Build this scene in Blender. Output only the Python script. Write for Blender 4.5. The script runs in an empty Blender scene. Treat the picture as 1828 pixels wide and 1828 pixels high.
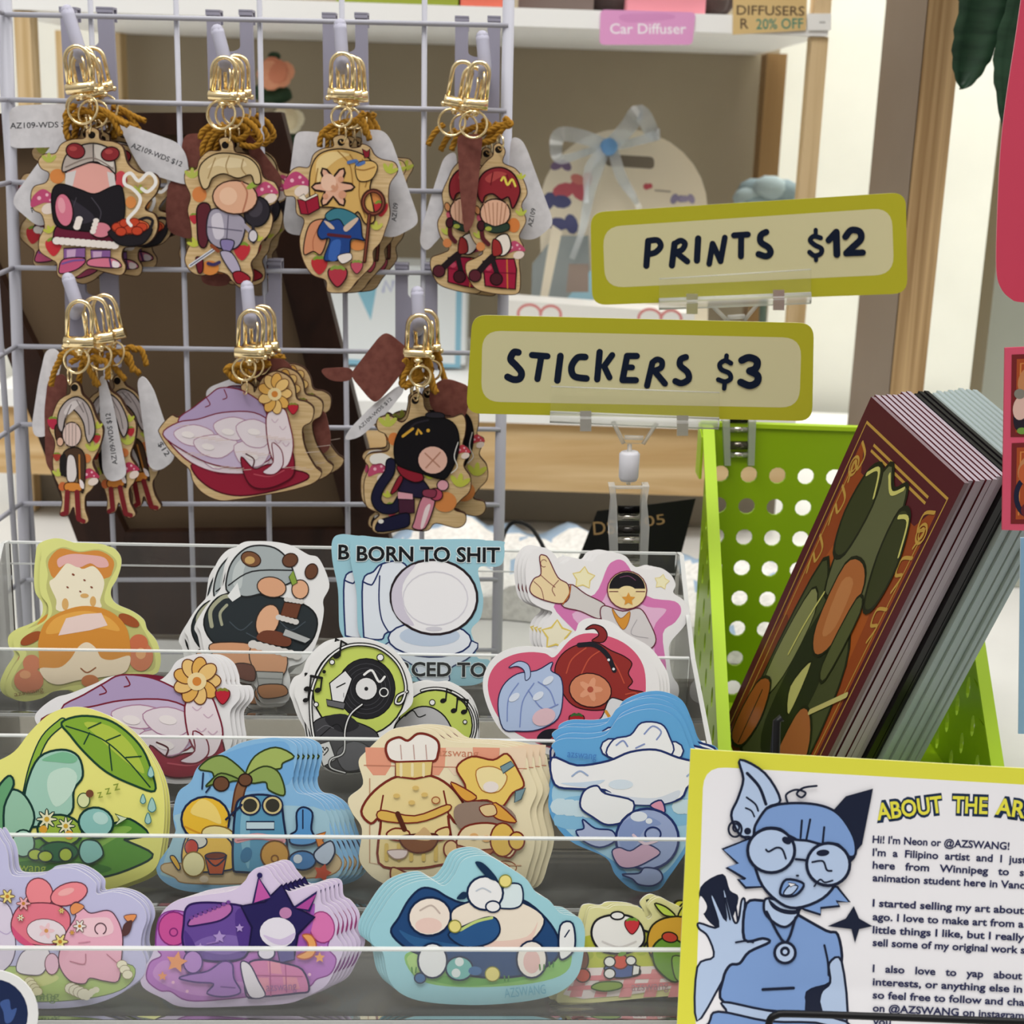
import bpy, math, random
from mathutils import Vector, Matrix
random.seed(7)
C = bpy.context.scene.collection
# ------------------------------------------------------------------ camera, world, lights, exposure
W = 1828.0; FPX = 2650.0; H = 0.28
PITCH = math.radians(15.0); ROLL = math.radians(1.9)
CAM = Vector((0, 0, H))
FWD = Vector((0, math.cos(PITCH), -math.sin(PITCH)))
_R0 = Vector((1, 0, 0)); _U0 = Vector((0, math.sin(PITCH), math.cos(PITCH)))
RGT = _R0*math.cos(ROLL) + _U0*math.sin(ROLL)
UPV = -_R0*math.sin(ROLL) + _U0*math.cos(ROLL)
cd = bpy.data.cameras.new('camera'); cam = bpy.data.objects.new('camera', cd); C.objects.link(cam)
cam.matrix_world = Matrix(((RGT.x, UPV.x, -FWD.x, CAM.x), (RGT.y, UPV.y, -FWD.y, CAM.y), (RGT.z, UPV.z, -FWD.z, CAM.z), (0, 0, 0, 1)))
cd.sensor_width = 36; cd.lens = 36*FPX/W; cd.clip_start = .01; cd.clip_end = 20
cd.dof.use_dof = True; cd.dof.focus_distance = .53; cd.dof.aperture_fstop = 22
sc = bpy.context.scene; sc.camera = cam
sc.view_settings.view_transform = 'Standard'; sc.view_settings.look = 'None'
sc.view_settings.gamma = 1; sc.view_settings.use_curve_mapping = False
sc.view_settings.exposure = 0.22
sc.cycles.transparent_max_bounces = 24
wd = bpy.data.worlds.new('shop_surroundings'); sc.world = wd; wd.use_nodes = True
nt = wd.node_tree; bg = nt.nodes['Background']
tc = nt.nodes.new('ShaderNodeTexCoord'); sx = nt.nodes.new('ShaderNodeSeparateXYZ'); rp = nt.nodes.new('ShaderNodeValToRGB')
mp = nt.nodes.new('ShaderNodeMapRange'); mp.inputs[1].default_value = -1; mp.inputs[2].default_value = 1
nt.links.new(tc.outputs['Generated'], sx.inputs[0]); nt.links.new(sx.outputs['Z'], mp.inputs[0]); nt.links.new(mp.outputs[0], rp.inputs[0])
r = rp.color_ramp; r.elements[0].position = 0; r.elements[0].color = (.10, .09, .08, 1); r.elements[1].position = 1; r.elements[1].color = (1, .98, .94, 1)
e = r.elements.new(.48); e.color = (.30, .28, .26, 1)
e = r.elements.new(.62); e.color = (.52, .50, .48, 1)
nt.links.new(rp.outputs[0], bg.inputs[0]); bg.inputs[1].default_value = .74
def area(name, loc, tgt, sx_, sy_, power, col=(1, .985, .95)):
    d = bpy.data.lights.new(name, 'AREA'); d.shape = 'RECTANGLE'; d.size = sx_; d.size_y = sy_; d.energy = power; d.color = col
    o = bpy.data.objects.new(name, d); C.objects.link(o); o.location = loc
    o.rotation_euler = (Vector(tgt)-Vector(loc)).to_track_quat('-Z', 'Y').to_euler()
    return o
area('ceiling_panel_light', (-.35, .05, 1.75), (-.1, .6, 0), 1.2, .5, 18.5)
area('ceiling_panel_light', (.7, .75, 1.85), (.2, .9, 0), 1.2, .5, 16)
area('added_wall_fill', (.3, 1.34, 1.05), (.32, 1.5, .3), 1.6, .12, 13)  # unseen fill added behind the shelf to brighten the back wall

# ------------------------------------------------------------------ pixel to place helpers
def ray(x, y): return FWD + RGT*((x-W/2)/FPX) - UPV*((y-W/2)/FPX)
def at(x, y, d): return CAM + ray(x, y)*d
def dY(x, y, Y): return Y/ray(x, y).y
def at_y(x, y, Y): d = ray(x, y); return CAM + d*(Y/d.y)
def at_z(x, y, z): d = ray(x, y); return CAM + d*((z-H)/d.z)
class Frame:
    """a plane in the place: origin o, axes u (right), v (up), w (towards the viewer)"""
    def __init__(s, px, py, d, lean=0, yaw=0, spin=0):
        s.o = at(px, py, d)
        L = math.radians(lean); Yw = math.radians(yaw)
        s.w = Vector((math.sin(Yw)*math.cos(L), -math.cos(Yw)*math.cos(L), math.sin(L)))
        s.u = Vector((0, 0, 1)).cross(s.w).normalized(); s.v = s.w.cross(s.u)
        s.s = d/FPX
    def L(s, x, y, k=0):
        d = ray(x, y); t = (s.o-CAM).dot(s.w)/d.dot(s.w); p = CAM+d*t-s.o
        return Vector((p.dot(s.u), p.dot(s.v), k))
    def M(s):
        return Matrix(((s.u.x, s.v.x, s.w.x, s.o.x), (s.u.y, s.v.y, s.w.y, s.o.y), (s.u.z, s.v.z, s.w.z, s.o.z), (0, 0, 0, 1)))
    @classmethod
    def axes(c, o, u, v):
        f = c.__new__(c); f.o = o; f.u = u.normalized(); f.w = f.u.cross(v).normalized(); f.v = f.w.cross(f.u); f.s = (o-CAM).dot(FWD)/FPX; return f
# ------------------------------------------------------------------ materials
def lin(c): return c/12.92 if c <= .04045 else ((c+.055)/1.055)**2.4
def hexc(h): return [lin(int(h[i:i+2], 16)/255) for i in (1, 3, 5)]
_mats = {}
def mat(h, rough=.55, metal=0, k=1.0, spec=.2):
    key = (h, rough, metal, k)
    if key in _mats: return _mats[key]
    m = bpy.data.materials.new('paint_'+h[1:]); m.use_nodes = True; b = m.node_tree.nodes['Principled BSDF']
    b.inputs['Base Color'].default_value = [min(.93, c*k) for c in hexc(h)]+[1]
    b.inputs['Roughness'].default_value = rough; b.inputs['Metallic'].default_value = metal; b.inputs['Specular IOR Level'].default_value = spec
    _mats[key] = m; return m
def noisy(name, h1, h2, scale=(8, 8, 8), rough=.6, detail=4, contrast=(.35, .65), metal=0, bump=0, dist=0):
    m = bpy.data.materials.new(name); m.use_nodes = True; t = m.node_tree; b = t.nodes['Principled BSDF']
    tc = t.nodes.new('ShaderNodeTexCoord'); mp = t.nodes.new('ShaderNodeMapping'); n = t.nodes.new('ShaderNodeTexNoise'); r = t.nodes.new('ShaderNodeValToRGB')
    mp.inputs['Scale'].default_value = scale; n.inputs['Scale'].default_value = 1; n.inputs['Detail'].default_value = detail; n.inputs['Distortion'].default_value = dist
    r.color_ramp.elements[0].position = contrast[0]; r.color_ramp.elements[1].position = contrast[1]
    r.color_ramp.elements[0].color = hexc(h1)+[1]; r.color_ramp.elements[1].color = hexc(h2)+[1]
    t.links.new(tc.outputs['Object'], mp.inputs[0]); t.links.new(mp.outputs[0], n.inputs[0]); t.links.new(n.outputs[0], r.inputs[0]); t.links.new(r.outputs[0], b.inputs['Base Color'])
    b.inputs['Roughness'].default_value = rough; b.inputs['Metallic'].default_value = metal; b.inputs['Specular IOR Level'].default_value = .25
    if bump:
        bp = t.nodes.new('ShaderNodeBump'); bp.inputs['Strength'].default_value = bump; bp.inputs['Distance'].default_value = .001
        t.links.new(n.outputs[0], bp.inputs['Height']); t.links.new(bp.outputs[0], b.inputs['Normal'])
    return m
def clear(name, tint=(.965, .975, .97), refl=.10, rough=.03, haze=0.0, ior=1.35):
    m = bpy.data.materials.new(name); m.use_nodes = True; t = m.node_tree; t.nodes.remove(t.nodes['Principled BSDF']); out = t.nodes['Material Output']
    tr = t.nodes.new('ShaderNodeBsdfTransparent'); tr.inputs[0].default_value = (*tint, 1)
    gl = t.nodes.new('ShaderNodeBsdfGlossy'); gl.inputs['Roughness'].default_value = rough
    fr = t.nodes.new('ShaderNodeFresnel'); fr.inputs[0].default_value = ior
    mx = t.nodes.new('ShaderNodeMixShader'); t.links.new(fr.outputs[0], mx.inputs[0]); t.links.new(tr.outputs[0], mx.inputs[1]); t.links.new(gl.outputs[0], mx.inputs[2])
    last = mx
    if haze:
        df = t.nodes.new('ShaderNodeBsdfDiffuse'); df.inputs[0].default_value = (.9, .91, .9, 1)
        m2 = t.nodes.new('ShaderNodeMixShader'); m2.inputs[0].default_value = haze; t.links.new(mx.outputs[0], m2.inputs[1]); t.links.new(df.outputs[0], m2.inputs[2]); last = m2
    t.links.new(last.outputs[0], out.inputs[0]); return m
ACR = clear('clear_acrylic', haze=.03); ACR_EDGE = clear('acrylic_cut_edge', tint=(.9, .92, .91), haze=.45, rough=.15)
ACR_DIM = clear('acrylic_shade_tint', tint=(.66, .64, .60), haze=.05); CLIP = clear('clear_clip_plastic', tint=(.995, .995, .98), haze=.03, rough=.05, ior=1.04)  # ACR_DIM: clear acrylic, shade between the steps put into its dark tint
CLIPE = clear('clip_ridge', tint=(.97, .97, .95), haze=.30, rough=.05, ior=1.2)
RIBBON = clear('sheer_ribbon', tint=(.62, .74, .86), haze=.45, rough=.5)
GOLD = mat('#f8e0ae', .2, 1); STEEL = mat('#e6e4de', .3, 1)
GRIDM = mat('#aeaeb8', .45); HOOKM = mat('#9c9aab', .5); PEGM = mat('#acabbb', .45)
CORDM = mat('#a27526', .9); LEATHER = noisy('brown_leather_card', '#6d3c34', '#7d4a40', (300, 300, 300), .6); TAGW = noisy('white_tag_paper', '#d6d4d8', '#e4e2e6', (200, 200, 200), .4, bump=.15)
WOODFACE = noisy('printed_birch', '#c9a978', '#dcc092', (60, 900, 60), .5); BURNT = mat('#3c2418', .7)
# ------------------------------------------------------------------ mesh builder
def P(s): return [tuple(float(c) for c in q.split(',')) for q in s.split()] if isinstance(s, str) else [tuple(q) for q in s]
def crom(pts, closed=True, n=5):
    N = len(pts); out = []
    if N < 3: return pts
    for i in range(N if closed else N-1):
        if closed: p0, p1, p2, p3 = pts[i-1], pts[i], pts[(i+1) % N], pts[(i+2) % N]
        else: p0, p1, p2, p3 = pts[max(i-1, 0)], pts[i], pts[i+1], pts[min(i+2, N-1)]
        for k in range(n):
            t = k/n
            out.append(tuple(.5*(2*b+(c-a)*t+(2*a-5*b+4*c-d)*t*t+(3*b-a-3*c+d)*t**3) for a, b, c, d in zip(p0, p1, p2, p3)))
    if not closed: out.append(pts[-1])
    return out
def rrect(q, r, n=5):
    """rounded polygon: corners q, radius r (same units)"""
    out = []; N = len(q)
    for i in range(N):
        p = Vector(q[i]); a = (Vector(q[i-1])-p); b = (Vector(q[(i+1) % N])-p)
        ra = min(r, a.length*.5); rb = min(r, b.length*.5); A = p+a.normalized()*ra; B = p+b.normalized()*rb
        for k in range(n+1):
            t = k/n; out.append(tuple((1-t)**2*A+2*t*(1-t)*p+t*t*B))
    return out
class MB:
    def __init__(s): s.v = []; s.fc = []; s.m = []; s.sm = []; s.mats = []
    def mi(s, m):
        if m not in s.mats: s.mats.append(m)
        return s.mats.index(m)
    def face(s, idx, m, smooth=False): s.fc.append(tuple(idx)); s.m.append(s.mi(m)); s.sm.append(smooth)
    def add(s, vs): b = len(s.v); s.v += [Vector(q) for q in vs]; return b
    def poly(s, vs, m): b = s.add(vs); s.face(range(b, b+len(vs)), m)
    def prism(s, front, off, m, mside=None):
        """closed solid from an outline of 3-D points swept by the vector off (front face keeps the outline's winding)"""
        n = len(front); off = Vector(off); a = s.add(front); b = s.add([Vector(q)+off for q in front])
        s.face(range(a, a+n), m); s.face(range(b+n-1, b-1, -1), mside or m)
        for i in range(n): j = (i+1) % n; s.face((a+j, a+i, b+i, b+j), mside or m)
    def box(s, lo, hi, m):
        x0, y0, z0 = lo; x1, y1, z1 = hi
        s.hexa([(x0, y0, z0), (x1, y0, z0), (x1, y1, z0), (x0, y1, z0), (x0, y0, z1), (x1, y0, z1), (x1, y1, z1), (x0, y1, z1)], m)
    def hexa(s, c, m):
        b = s.add(c)
        for q in ((0, 3, 2, 1), (4, 5, 6, 7), (0, 1, 5, 4), (1, 2, 6, 5), (2, 3, 7, 6), (3, 0, 4, 7)): s.face([b+i for i in q], m)
    def tube(s, path, r, m, n=8, closed=False, cap=True):
        path = [Vector(q) for q in path]; N = len(path); rings = []
        rr = r if isinstance(r, (list, tuple)) else [r]*N
        prev = None
        for i in range(N):
            a = path[i-1] if (i > 0 or closed) else path[i]; b = path[(i+1) % N] if (i < N-1 or closed) else path[i]
            t = (b-a).normalized() if (b-a).length > 1e-12 else Vector((0, 0, 1))
            if prev is None:
                prev = t.orthogonal().normalized()
            prev = (prev-t*prev.dot(t)).normalized(); bi = t.cross(prev)
            rings.append(s.add([path[i]+(prev*math.cos(2*math.pi*k/n)+bi*math.sin(2*math.pi*k/n))*rr[i] for k in range(n)]))
        for i in range(N if closed else N-1):
            A = rings[i]; B = rings[(i+1) % N]
            for k in range(n): s.face((A+k, A+(k+1) % n, B+(k+1) % n, B+k), m, True)
        if cap and not closed:
            s.face([rings[0]+k for k in range(n-1, -1, -1)], m); s.face([rings[-1]+k for k in range(n)], m)
    def ell(s, c, rx, ry, rz, m, nu=14, nv=9):
        rows = []
        for j in range(nv+1):
            a = math.pi*j/nv; rows.append(s.add([(c[0]+rx*math.sin(a)*math.cos(2*math.pi*i/nu), c[1]+ry*math.sin(a)*math.sin(2*math.pi*i/nu), c[2]+rz*math.cos(a)) for i in range(nu)]))
        for j in range(nv):
            for i in range(nu): k = (i+1) % nu; s.face((rows[j]+i, rows[j+1]+i, rows[j+1]+k, rows[j]+k), m, True)
    def build(s, name, parent=None, frame=None):
        me = bpy.data.meshes.new(name); me.from_pydata([tuple(q) for q in s.v], [], s.fc)
        for m in s.mats: me.materials.append(m)
        me.polygons.foreach_set('material_index', s.m); me.polygons.foreach_set('use_smooth', s.sm); me.update()
        o = bpy.data.objects.new(name, me); C.objects.link(o)
        if parent: o.parent = parent
        if frame: o.matrix_world = frame.M() if not isinstance(frame, Matrix) else frame
        return o
def tag(o, label, cat, group=None, kind=None):
    o['label'] = label; o['category'] = cat
    if group: o['group'] = group
    if kind: o['kind'] = kind
    return o
def thing(name, label, cat, frame=None, loc=None, group=None):
    o = bpy.data.objects.new(name, None); C.objects.link(o); o.empty_display_size = .01
    if frame: o.matrix_world = frame.M()
    elif loc is not None: o.location = loc
    return tag(o, label, cat, group)
def struct(o): o['kind'] = 'structure'; return o
def dup(o, delta, label, swing=0, turn=0, skip=()):
    c = o.copy(); C.objects.link(c); c['label'] = label
    c.matrix_world = Matrix.Translation(delta) @ o.matrix_world @ Matrix.Rotation(math.radians(swing), 4, 'Z') @ Matrix.Rotation(math.radians(turn), 4, 'Y')
    for ch in list(o.children):
        if ch.name.split('.')[0] in skip: continue
        d = ch.copy(); C.objects.link(d); d.parent = c
        for g in ch.children: h = g.copy(); C.objects.link(h); h.parent = d
    return c
# ------------------------------------------------------------------ flat printed artwork on a board
_txt = {}
def textmesh(body, bold):
    key = (body, bold)
    if key in _txt: return _txt[key]
    cu = bpy.data.curves.new('text_shape', 'FONT'); cu.body = body; cu.size = 1; cu.offset = bold; cu.resolution_u = 3
    o = bpy.data.objects.new('text_shape', cu); C.objects.link(o); dg = bpy.context.evaluated_depsgraph_get()
    me = bpy.data.meshes.new_from_object(o.evaluated_get(dg)); r = ([tuple(v.co) for v in me.vertices], [tuple(p.vertices) for p in me.polygons])
    bpy.data.objects.remove(o); bpy.data.curves.remove(cu); bpy.data.meshes.remove(me)
    _txt[key] = r; return r
class Art(MB):
    DZ = 1.4e-5
    def __init__(s, fr, k=1.0, rough=.42):
        super().__init__(); s.lwk = 1.0; s.fr = fr; s.k = k; s.rough = rough; s.z = 0; s.t(); s.lay = 0; s.w0 = 0
    def t(s, ox=0, oy=0, sc=1.0, sy=None): s.ox, s.oy, s.sc, s.sy = ox, oy, sc, sy or sc; return s
    def px(s, q): return (s.ox+q[0]/s.sc, s.oy+q[1]/s.sy)
    def loc(s, q, z): p = s.px(q); return s.fr.L(p[0], p[1], z)
    def c(s, h): return h if not isinstance(h, str) else mat(h, s.rough, 0, s.k)
    def up(s): s.lay += 1; return s.z + s.DZ*s.lay
    def _ori(s, pts):
        a = sum(pts[i-1][0]*pts[i][1]-pts[i][0]*pts[i-1][1] for i in range(len(pts)))
        return list(pts) if a < 0 else list(pts)[::-1]     # counter-clockwise seen from the front (photo y runs down)
    def base(s, pts, th, face, side=None, smooth=True, w=0):
        pts = P(pts); pts = crom(pts) if smooth else pts
        pts = s._ori(pts); s.z = w
        s.prism([s.loc(q, w) for q in pts], (0, 0, -th), s.c(face), s.c(side or face)); s.outline = pts; return s
    def f(s, h, pts, ol=None, lw=0, smooth=True):
        pts = P(pts); pts = crom(pts, True, 4) if smooth and len(pts) > 2 else pts
        pts = s._ori(pts); z = s.up(); s.poly([s.loc(q, z) for q in pts], s.c(h))
        if ol: s.l(ol, lw, pts, False, True)
        return s
    def l(s, h, w, pts, smooth=True, closed=False, dots=False):
        raw = P(pts); pts = crom(raw, closed, 5) if smooth and len(raw) > 2 else raw
        w *= s.lwk; z = s.up(); m = s.c(h); N = len(pts); L = []; R = []
        for i in range(N):
            a = pts[i-1] if (i > 0 or closed) else pts[i]; b = pts[(i+1) % N] if (i < N-1 or closed) else pts[i]
            dx, dy = b[0]-a[0], b[1]-a[1]; d = math.hypot(dx, dy) or 1; nx, ny = -dy/d*w/2, dx/d*w/2
            if not smooth and not closed and 0 < i < N-1: pass
            L.append((pts[i][0]+nx, pts[i][1]+ny)); R.append((pts[i][0]-nx, pts[i][1]-ny))
        a = s.add([s.loc(q, z) for q in L]); b = s.add([s.loc(q, z) for q in R])
        for i in range(N if closed else N-1): j = (i+1) % N; s.face((b+i, b+j, a+j, a+i), m)
        if not closed:
            for q, e_ in ((pts[0], L[0]), (pts[-1], R[-1])):      # half-round ends
                a0 = math.atan2(e_[1]-q[1], e_[0]-q[0]); s.poly([s.loc(v, z) for v in s._ori([(q[0]+w/2*math.cos(a0+t*math.pi/6), q[1]+w/2*math.sin(a0+t*math.pi/6)) for t in range(7)])], m)
        return s
    def e(s, h, cx, cy, rx, ry=None, rot=0, ol=None, lw=0, n=20):
        ry = ry or rx; c, q = math.cos(math.radians(rot)), math.sin(math.radians(rot))
        return s.f(h, [(cx+rx*math.cos(2*math.pi*i/n)*c-ry*math.sin(2*math.pi*i/n)*q, cy+rx*math.cos(2*math.pi*i/n)*q+ry*math.sin(2*math.pi*i/n)*c) for i in range(n)], ol, lw, False)
    def ring(s, h, w, cx, cy, rx, ry=None, a0=0, a1=360):
        ry = ry or rx; n = 24; full = abs(a1-a0) >= 360
        return s.l(h, w, [(cx+rx*math.cos(math.radians(a0+(a1-a0)*i/n)), cy+ry*math.sin(math.radians(a0+(a1-a0)*i/n))) for i in range(n if full else n+1)], False, full)
    def text(s, h, body, x, y, size=None, width=None, rot=0, bold=.0, halo=None, hb=.03):
        """baseline start x, y; rot clockwise in degrees; width fits the line"""
        for hh, bo in (([(halo, bold+hb)] if halo else []) + [(h, bold)]):
            vs, fs = textmesh(body, bo); z = s.up(); xs = [v[0] for v in textmesh(body, bold)[0]]
            sx = width/(max(xs)-min(xs)) if width else size; sy = size or sx; x0 = min(xs) if width else 0
            c, q = math.cos(math.radians(rot)), math.sin(math.radians(rot)); m = s.c(hh)
            b = s.add([s.loc((x+(v[0]-x0)*sx*c+v[1]*sy*q, y+(v[0]-x0)*sx*q-v[1]*sy*c), z) for v in vs])
            for p in fs: s.face([b+i for i in p], m)
        return s
    # small printed motifs
    def flower(s, h, cx, cy, r, mid='#d9a53a', n=5, ol=None):
        pts = []
        for i in range(n*6):
            a = 2*math.pi*i/(n*6); q = r*(.72+.28*math.cos(n*a)); pts.append((cx+q*math.cos(a), cy+q*math.sin(a)))
        return s.f(h, pts, ol, r*.1, False).e(mid, cx, cy, r*.25, n=10)
    def star(s, h, cx, cy, r, ol=None, lw=0, rot=0, inner=.48, n=5):
        return s.f(h, [(cx+(r if i % 2 == 0 else r*inner)*math.sin(math.pi*i/n+rot), cy-(r if i % 2 == 0 else r*inner)*math.cos(math.pi*i/n+rot)) for i in range(2*n)], ol, lw, False)
    def leafs(s, h, cx, cy, r, rot=0):
        for d in (-45, 0, 45):
            a = math.radians(rot+d-90); s.e(h, cx+math.cos(a)*r*.6, cy+math.sin(a)*r*.6, r*.6, r*.24, math.degrees(a), n=10)
        return s
    def berry(s, cx, cy, r, h='#b8303e', leaf='#7f9a3a', ol=None):
        s.f(h, [(cx-r*.8, cy-r*.6), (cx, cy-r*.8), (cx+r*.8, cy-r*.6), (cx+r*.75, cy+r*.2), (cx, cy+r), (cx-r*.75, cy+r*.2)], ol, r*.12)
        for d in (-1, 0, 1): s.e(leaf, cx+d*r*.4, cy-r*.75, r*.36, r*.16, d*35, n=8)
        return s
    def shroom(s, cx, cy, r, h='#c24f78', stem='#ead9cf'):
        s.e(stem, cx+r*.35, cy+r*.6, r*.6, r*.42, -20, n=12)
        s.f(h, [(cx-r, cy+r*.5), (cx-r*.9, cy-r*.3), (cx-r*.1, cy-r*.9), (cx+r*.8, cy-r*.3), (cx+r, cy+r*.2), (cx, cy+r*.15)])
        for dx, dy, q in ((-.4, -.2, .16), (.2, -.45, .13), (.45, -.05, .1)): s.e('#f0b8c8', cx+dx*r, cy+dy*r, q*r, n=8)
        return s
    def fluff(s, h, x0, y0, x1, y1, r, n, ol=None, lw=0):
        for i in range(n): t = i/(n-1); s.e(h, x0+(x1-x0)*t, y0+(y1-y0)*t, r, r*.85, 0, ol, lw, 10)
        return s
    def note(s, h, x, y, r, two=False):
        s.e(h, x, y, r*.5, r*.38, -20, n=10); s.l(h, r*.25, [(x+r*.4, y), (x+r*.6, y-r*1.9)], False)
        if two: s.e(h, x+r*1.6, y+r*.2, r*.5, r*.38, -20, n=10); s.l(h, r*.25, [(x+r*2, y+r*.2), (x+r*2.2, y-r*1.6)], False); s.l(h, r*.4, [(x+r*.6, y-r*1.9), (x+r*2.2, y-r*1.6)], False)
        else: s.l(h, r*.25, [(x+r*.6, y-r*1.9), (x+r*1.3, y-r*1.5)], False)
        return s
T = {1: (0, 0, 3.656), 2: (450, 0, 3.656), 3: (900, 0, 3.656), 4: (1328, 0, 3.656), 5: (0, 480, 3.656), 6: (450, 480, 3.656), 7: (850, 480, 3.656), 8: (1328, 480, 3.656)}
S = {1: (0, 930, 3.974), 2: (440, 930, 3.974), 3: (860, 930, 3.974), 4: (1300, 900, 3.462), 5: (0, 1368, 3.974), 6: (440, 1368, 3.974), 7: (860, 1368, 3.974), 8: (1200, 1328, 2.911)}
ORD = ['front', 'second', 'third', 'fourth', 'fifth', 'sixth', 'seventh', 'eighth']
# ------------------------------------------------------------------ the place: table, walls, shelf unit behind
OAK = noisy('oak_grain', '#8c6c46', '#c6a67a', (230, 230, 5), .55, 6, (.3, .7), dist=.6)
PALEWOOD = noisy('pale_ply', '#bd9660', '#dfc294', (4, 4, 45), .5, 5, (.3, .7), dist=1.5)
POSTW = noisy('pale_post', '#bb9c6a', '#dcc298', (160, 160, 6), .55)
WALNUT = noisy('walnut_grain', '#22120b', '#362016', (60, 20, 8), .45, 6, (.3, .7), dist=.8)
WHITEB = noisy('white_lacquer', '#f1f1f0', '#f6f6f4', (5, 5, 5), .45)
WALLM = noisy('white_plaster', '#dcdcd4', '#e6e6de', (6, 6, 6), .8)
TAUPE = noisy('taupe_board', '#a0947f', '#aa9e89', (5, 5, 5), .7)
def slab(name, lo, hi, m, parent=None):
    b = MB(); b.box(lo, hi, m); return b.build(name, parent)
struct(slab('floor', (-1.6, -1.2, -.79), (1.6, 1.62, -.76), noisy('grey_vinyl', '#8c8a86', '#9a9894', (3, 3, 3), .5)))
struct(slab('wall_back', (-1.6, 1.5, -.76), (1.6, 1.62, 2.3), WALLM))
tb = thing('display_table', 'white topped display table carrying the sticker rack, basket and shelf', 'table', loc=(0, .75, -.76))
b = MB(); b.box((-.95, -.47, .735), (.95, .72, .76), noisy('white_tabletop', '#cfcecb', '#d8d7d4', (9, 9, 9), .35)); b.build('tabletop', tb)
for x in (-.9, .9):
    for y in (-.42, .67): b = MB(); b.box((x-.025, y-.025, 0), (x+.025, y+.025, .735), WHITEB); b.build('leg', tb)

YS = .97
su = thing('shelf_unit', 'white and pale wood shelf unit standing behind the wire grid', 'shelf', loc=(0, 1.1, 0))
def sput(b, name, label=None):
    o = b.build(name); o.matrix_world = Matrix(); o.parent = su; o.matrix_parent_inverse = Matrix.Translation((0, -1.1, 0))
    if label: o['label'] = label
    return o
ua, ub = at_y(905, 13, YS), at_y(905, 46, YS); ztop, zbot = ua.z, ub.z
xl, xr = at_y(-60, 30, YS).x, at_y(1480, 40, YS).x
YB = 1.27
b = MB(); b.box((xl, YS, zbot), (xr, YB, ztop), WHITEB); sput(b, 'upper_shelf')
lz1, lz0 = at_y(1000, 727, YS).z, at_y(1000, 758, YS).z; wz = at_y(1000, 880, YS).z
b = MB(); b.box((xl, YS, lz0), (xr, YB, lz1), WHITEB); sput(b, 'lower_shelf')
b = MB(); b.box((xl, YS+.004, wz), (xr, YS+.02, lz0-.0003), PALEWOOD); sput(b, 'apron_panel', 'pale wood panel with wavy grain')
b = MB(); b.box((xl, YS+.05, 0.0008), (xr, YS+.06, wz-.0003), noisy('grey_plinth', '#8f887c', '#978f84', (4, 4, 4), .7)); sput(b, 'plinth')
b = MB(); b.box((xl, YB+.001, .0008), (xr+.02, YB+.012, 1.0), TAUPE); sput(b, 'back_panel')
def post(x0, x1, py, Y, m=POSTW, depth=.03, z0=None, z1=.9):
    a, c = at_y(x0, py, Y), at_y(x1, py, Y); b = MB(); b.box((a.x, Y, z0 if z0 is not None else lz1+.0004), (c.x, Y+depth, z1), m); return sput(b, 'post')
post(1431, 1460, 300, YS+.002, depth=.016, z0=ztop+.0004)
post(1431, 1460, 300, YS+.002, depth=.016, z1=zbot-.0004)
post(1362, 1398, 200, YB-.05, noisy('dark_post', '#8a6a44', '#9b7b52', (60, 60, 4), .6), z1=zbot-.0004)
post(28, 56, 100, YS+.002, depth=.016, z1=zbot-.0004)
post(30, 60, 880, YS+.03, depth=.016, z0=.0008, z1=wz)
post(100, 113, 100, YB-.04, depth=.02, z1=zbot-.0004)
post(203, 216, 130, YB-.03, depth=.02, z1=zbot-.0004)
post(120, 146, 930, YS+.03, depth=.018, z0=.0008, z1=wz-.0004)
# oak upright standing nearer, right of the shelf unit
ou = thing('oak_upright', 'tall oak post with a taupe side right of the shelf', 'post', loc=(at_y(1659, 300, .86).x, .86, 0))
A, B_, Cc = at_y(1642, 170, .86), at_y(1587, 170, .96), at_y(1704, 170, .862)
b = MB(); b.prism([(0, 0, .0008), (Cc.x-A.x, Cc.y-A.y, .0008), (Cc.x-A.x, .10, .0008), (0.004, .10, .0008)][::-1], (0, 0, .95), OAK); b.build('oak_face', ou)
b = MB(); b.prism([(-.0005, .0012, .0008), (-.0005, .101, .0008), (B_.x-A.x, .101, .0008), (B_.x-A.x-.0, .0995, .0008)], (0, 0, .95), noisy('taupe_side', '#8a7b6c', '#958677', (5, 5, 5), .6)); b.build('side_face', ou)  # left side in one flat taupe, without the oak grain
ou.location = (A.x, .86, 0)
# white box cabinet at the far right, shade on its front painted in as grey-green
c0 = at_y(1764, 600, .90)
struct(slab('wall_right', (c0.x, .90, .0005), (1.2, .925, 1.2), noisy('white_paint_shaded', '#a2a699', '#adb0a4', (5, 5, 5), .8)))
# dark wooden frame leaning behind the grid
fr = Frame(400, 1150, .80, lean=2)
df = thing('wooden_frame', 'dark walnut frame around a brown board leaning behind the wire grid', 'frame', fr)
o = {'tl': (-150, 203), 'tr': (502, 200), 'br': (742, 1144), 'bl': (200, 1130)}
i = {'tl': (-120, 243), 'tr': (488, 240), 'br': (628, 945), 'bl': (224, 950)}
i2 = {'tl': (-120, 243), 'tr': (440, 240), 'br': (620, 945), 'bl': (224, 950)}
def bar(name, q, th, w, m):
    b = Art(fr); q = b._ori(q); b.prism([fr.L(*p, w) for p in q], (0, 0, -th), m); return b.build(name, df)
bar('top_rail', [o['tl'], o['tr'], i2['tr'], i['tl']], .012, 0, WALNUT)
bar('bottom_rail', [i['bl'], i2['br'], o['br'], o['bl']], .012, 0, WALNUT)
bar('right_stile', [o['tr'], o['br'], i2['br'], i2['tr']], .012, .0002, WALNUT)
bar('left_stile', [o['tl'], i['tl'], i['bl'], o['bl']], .012, .0002, WALNUT)
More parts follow.
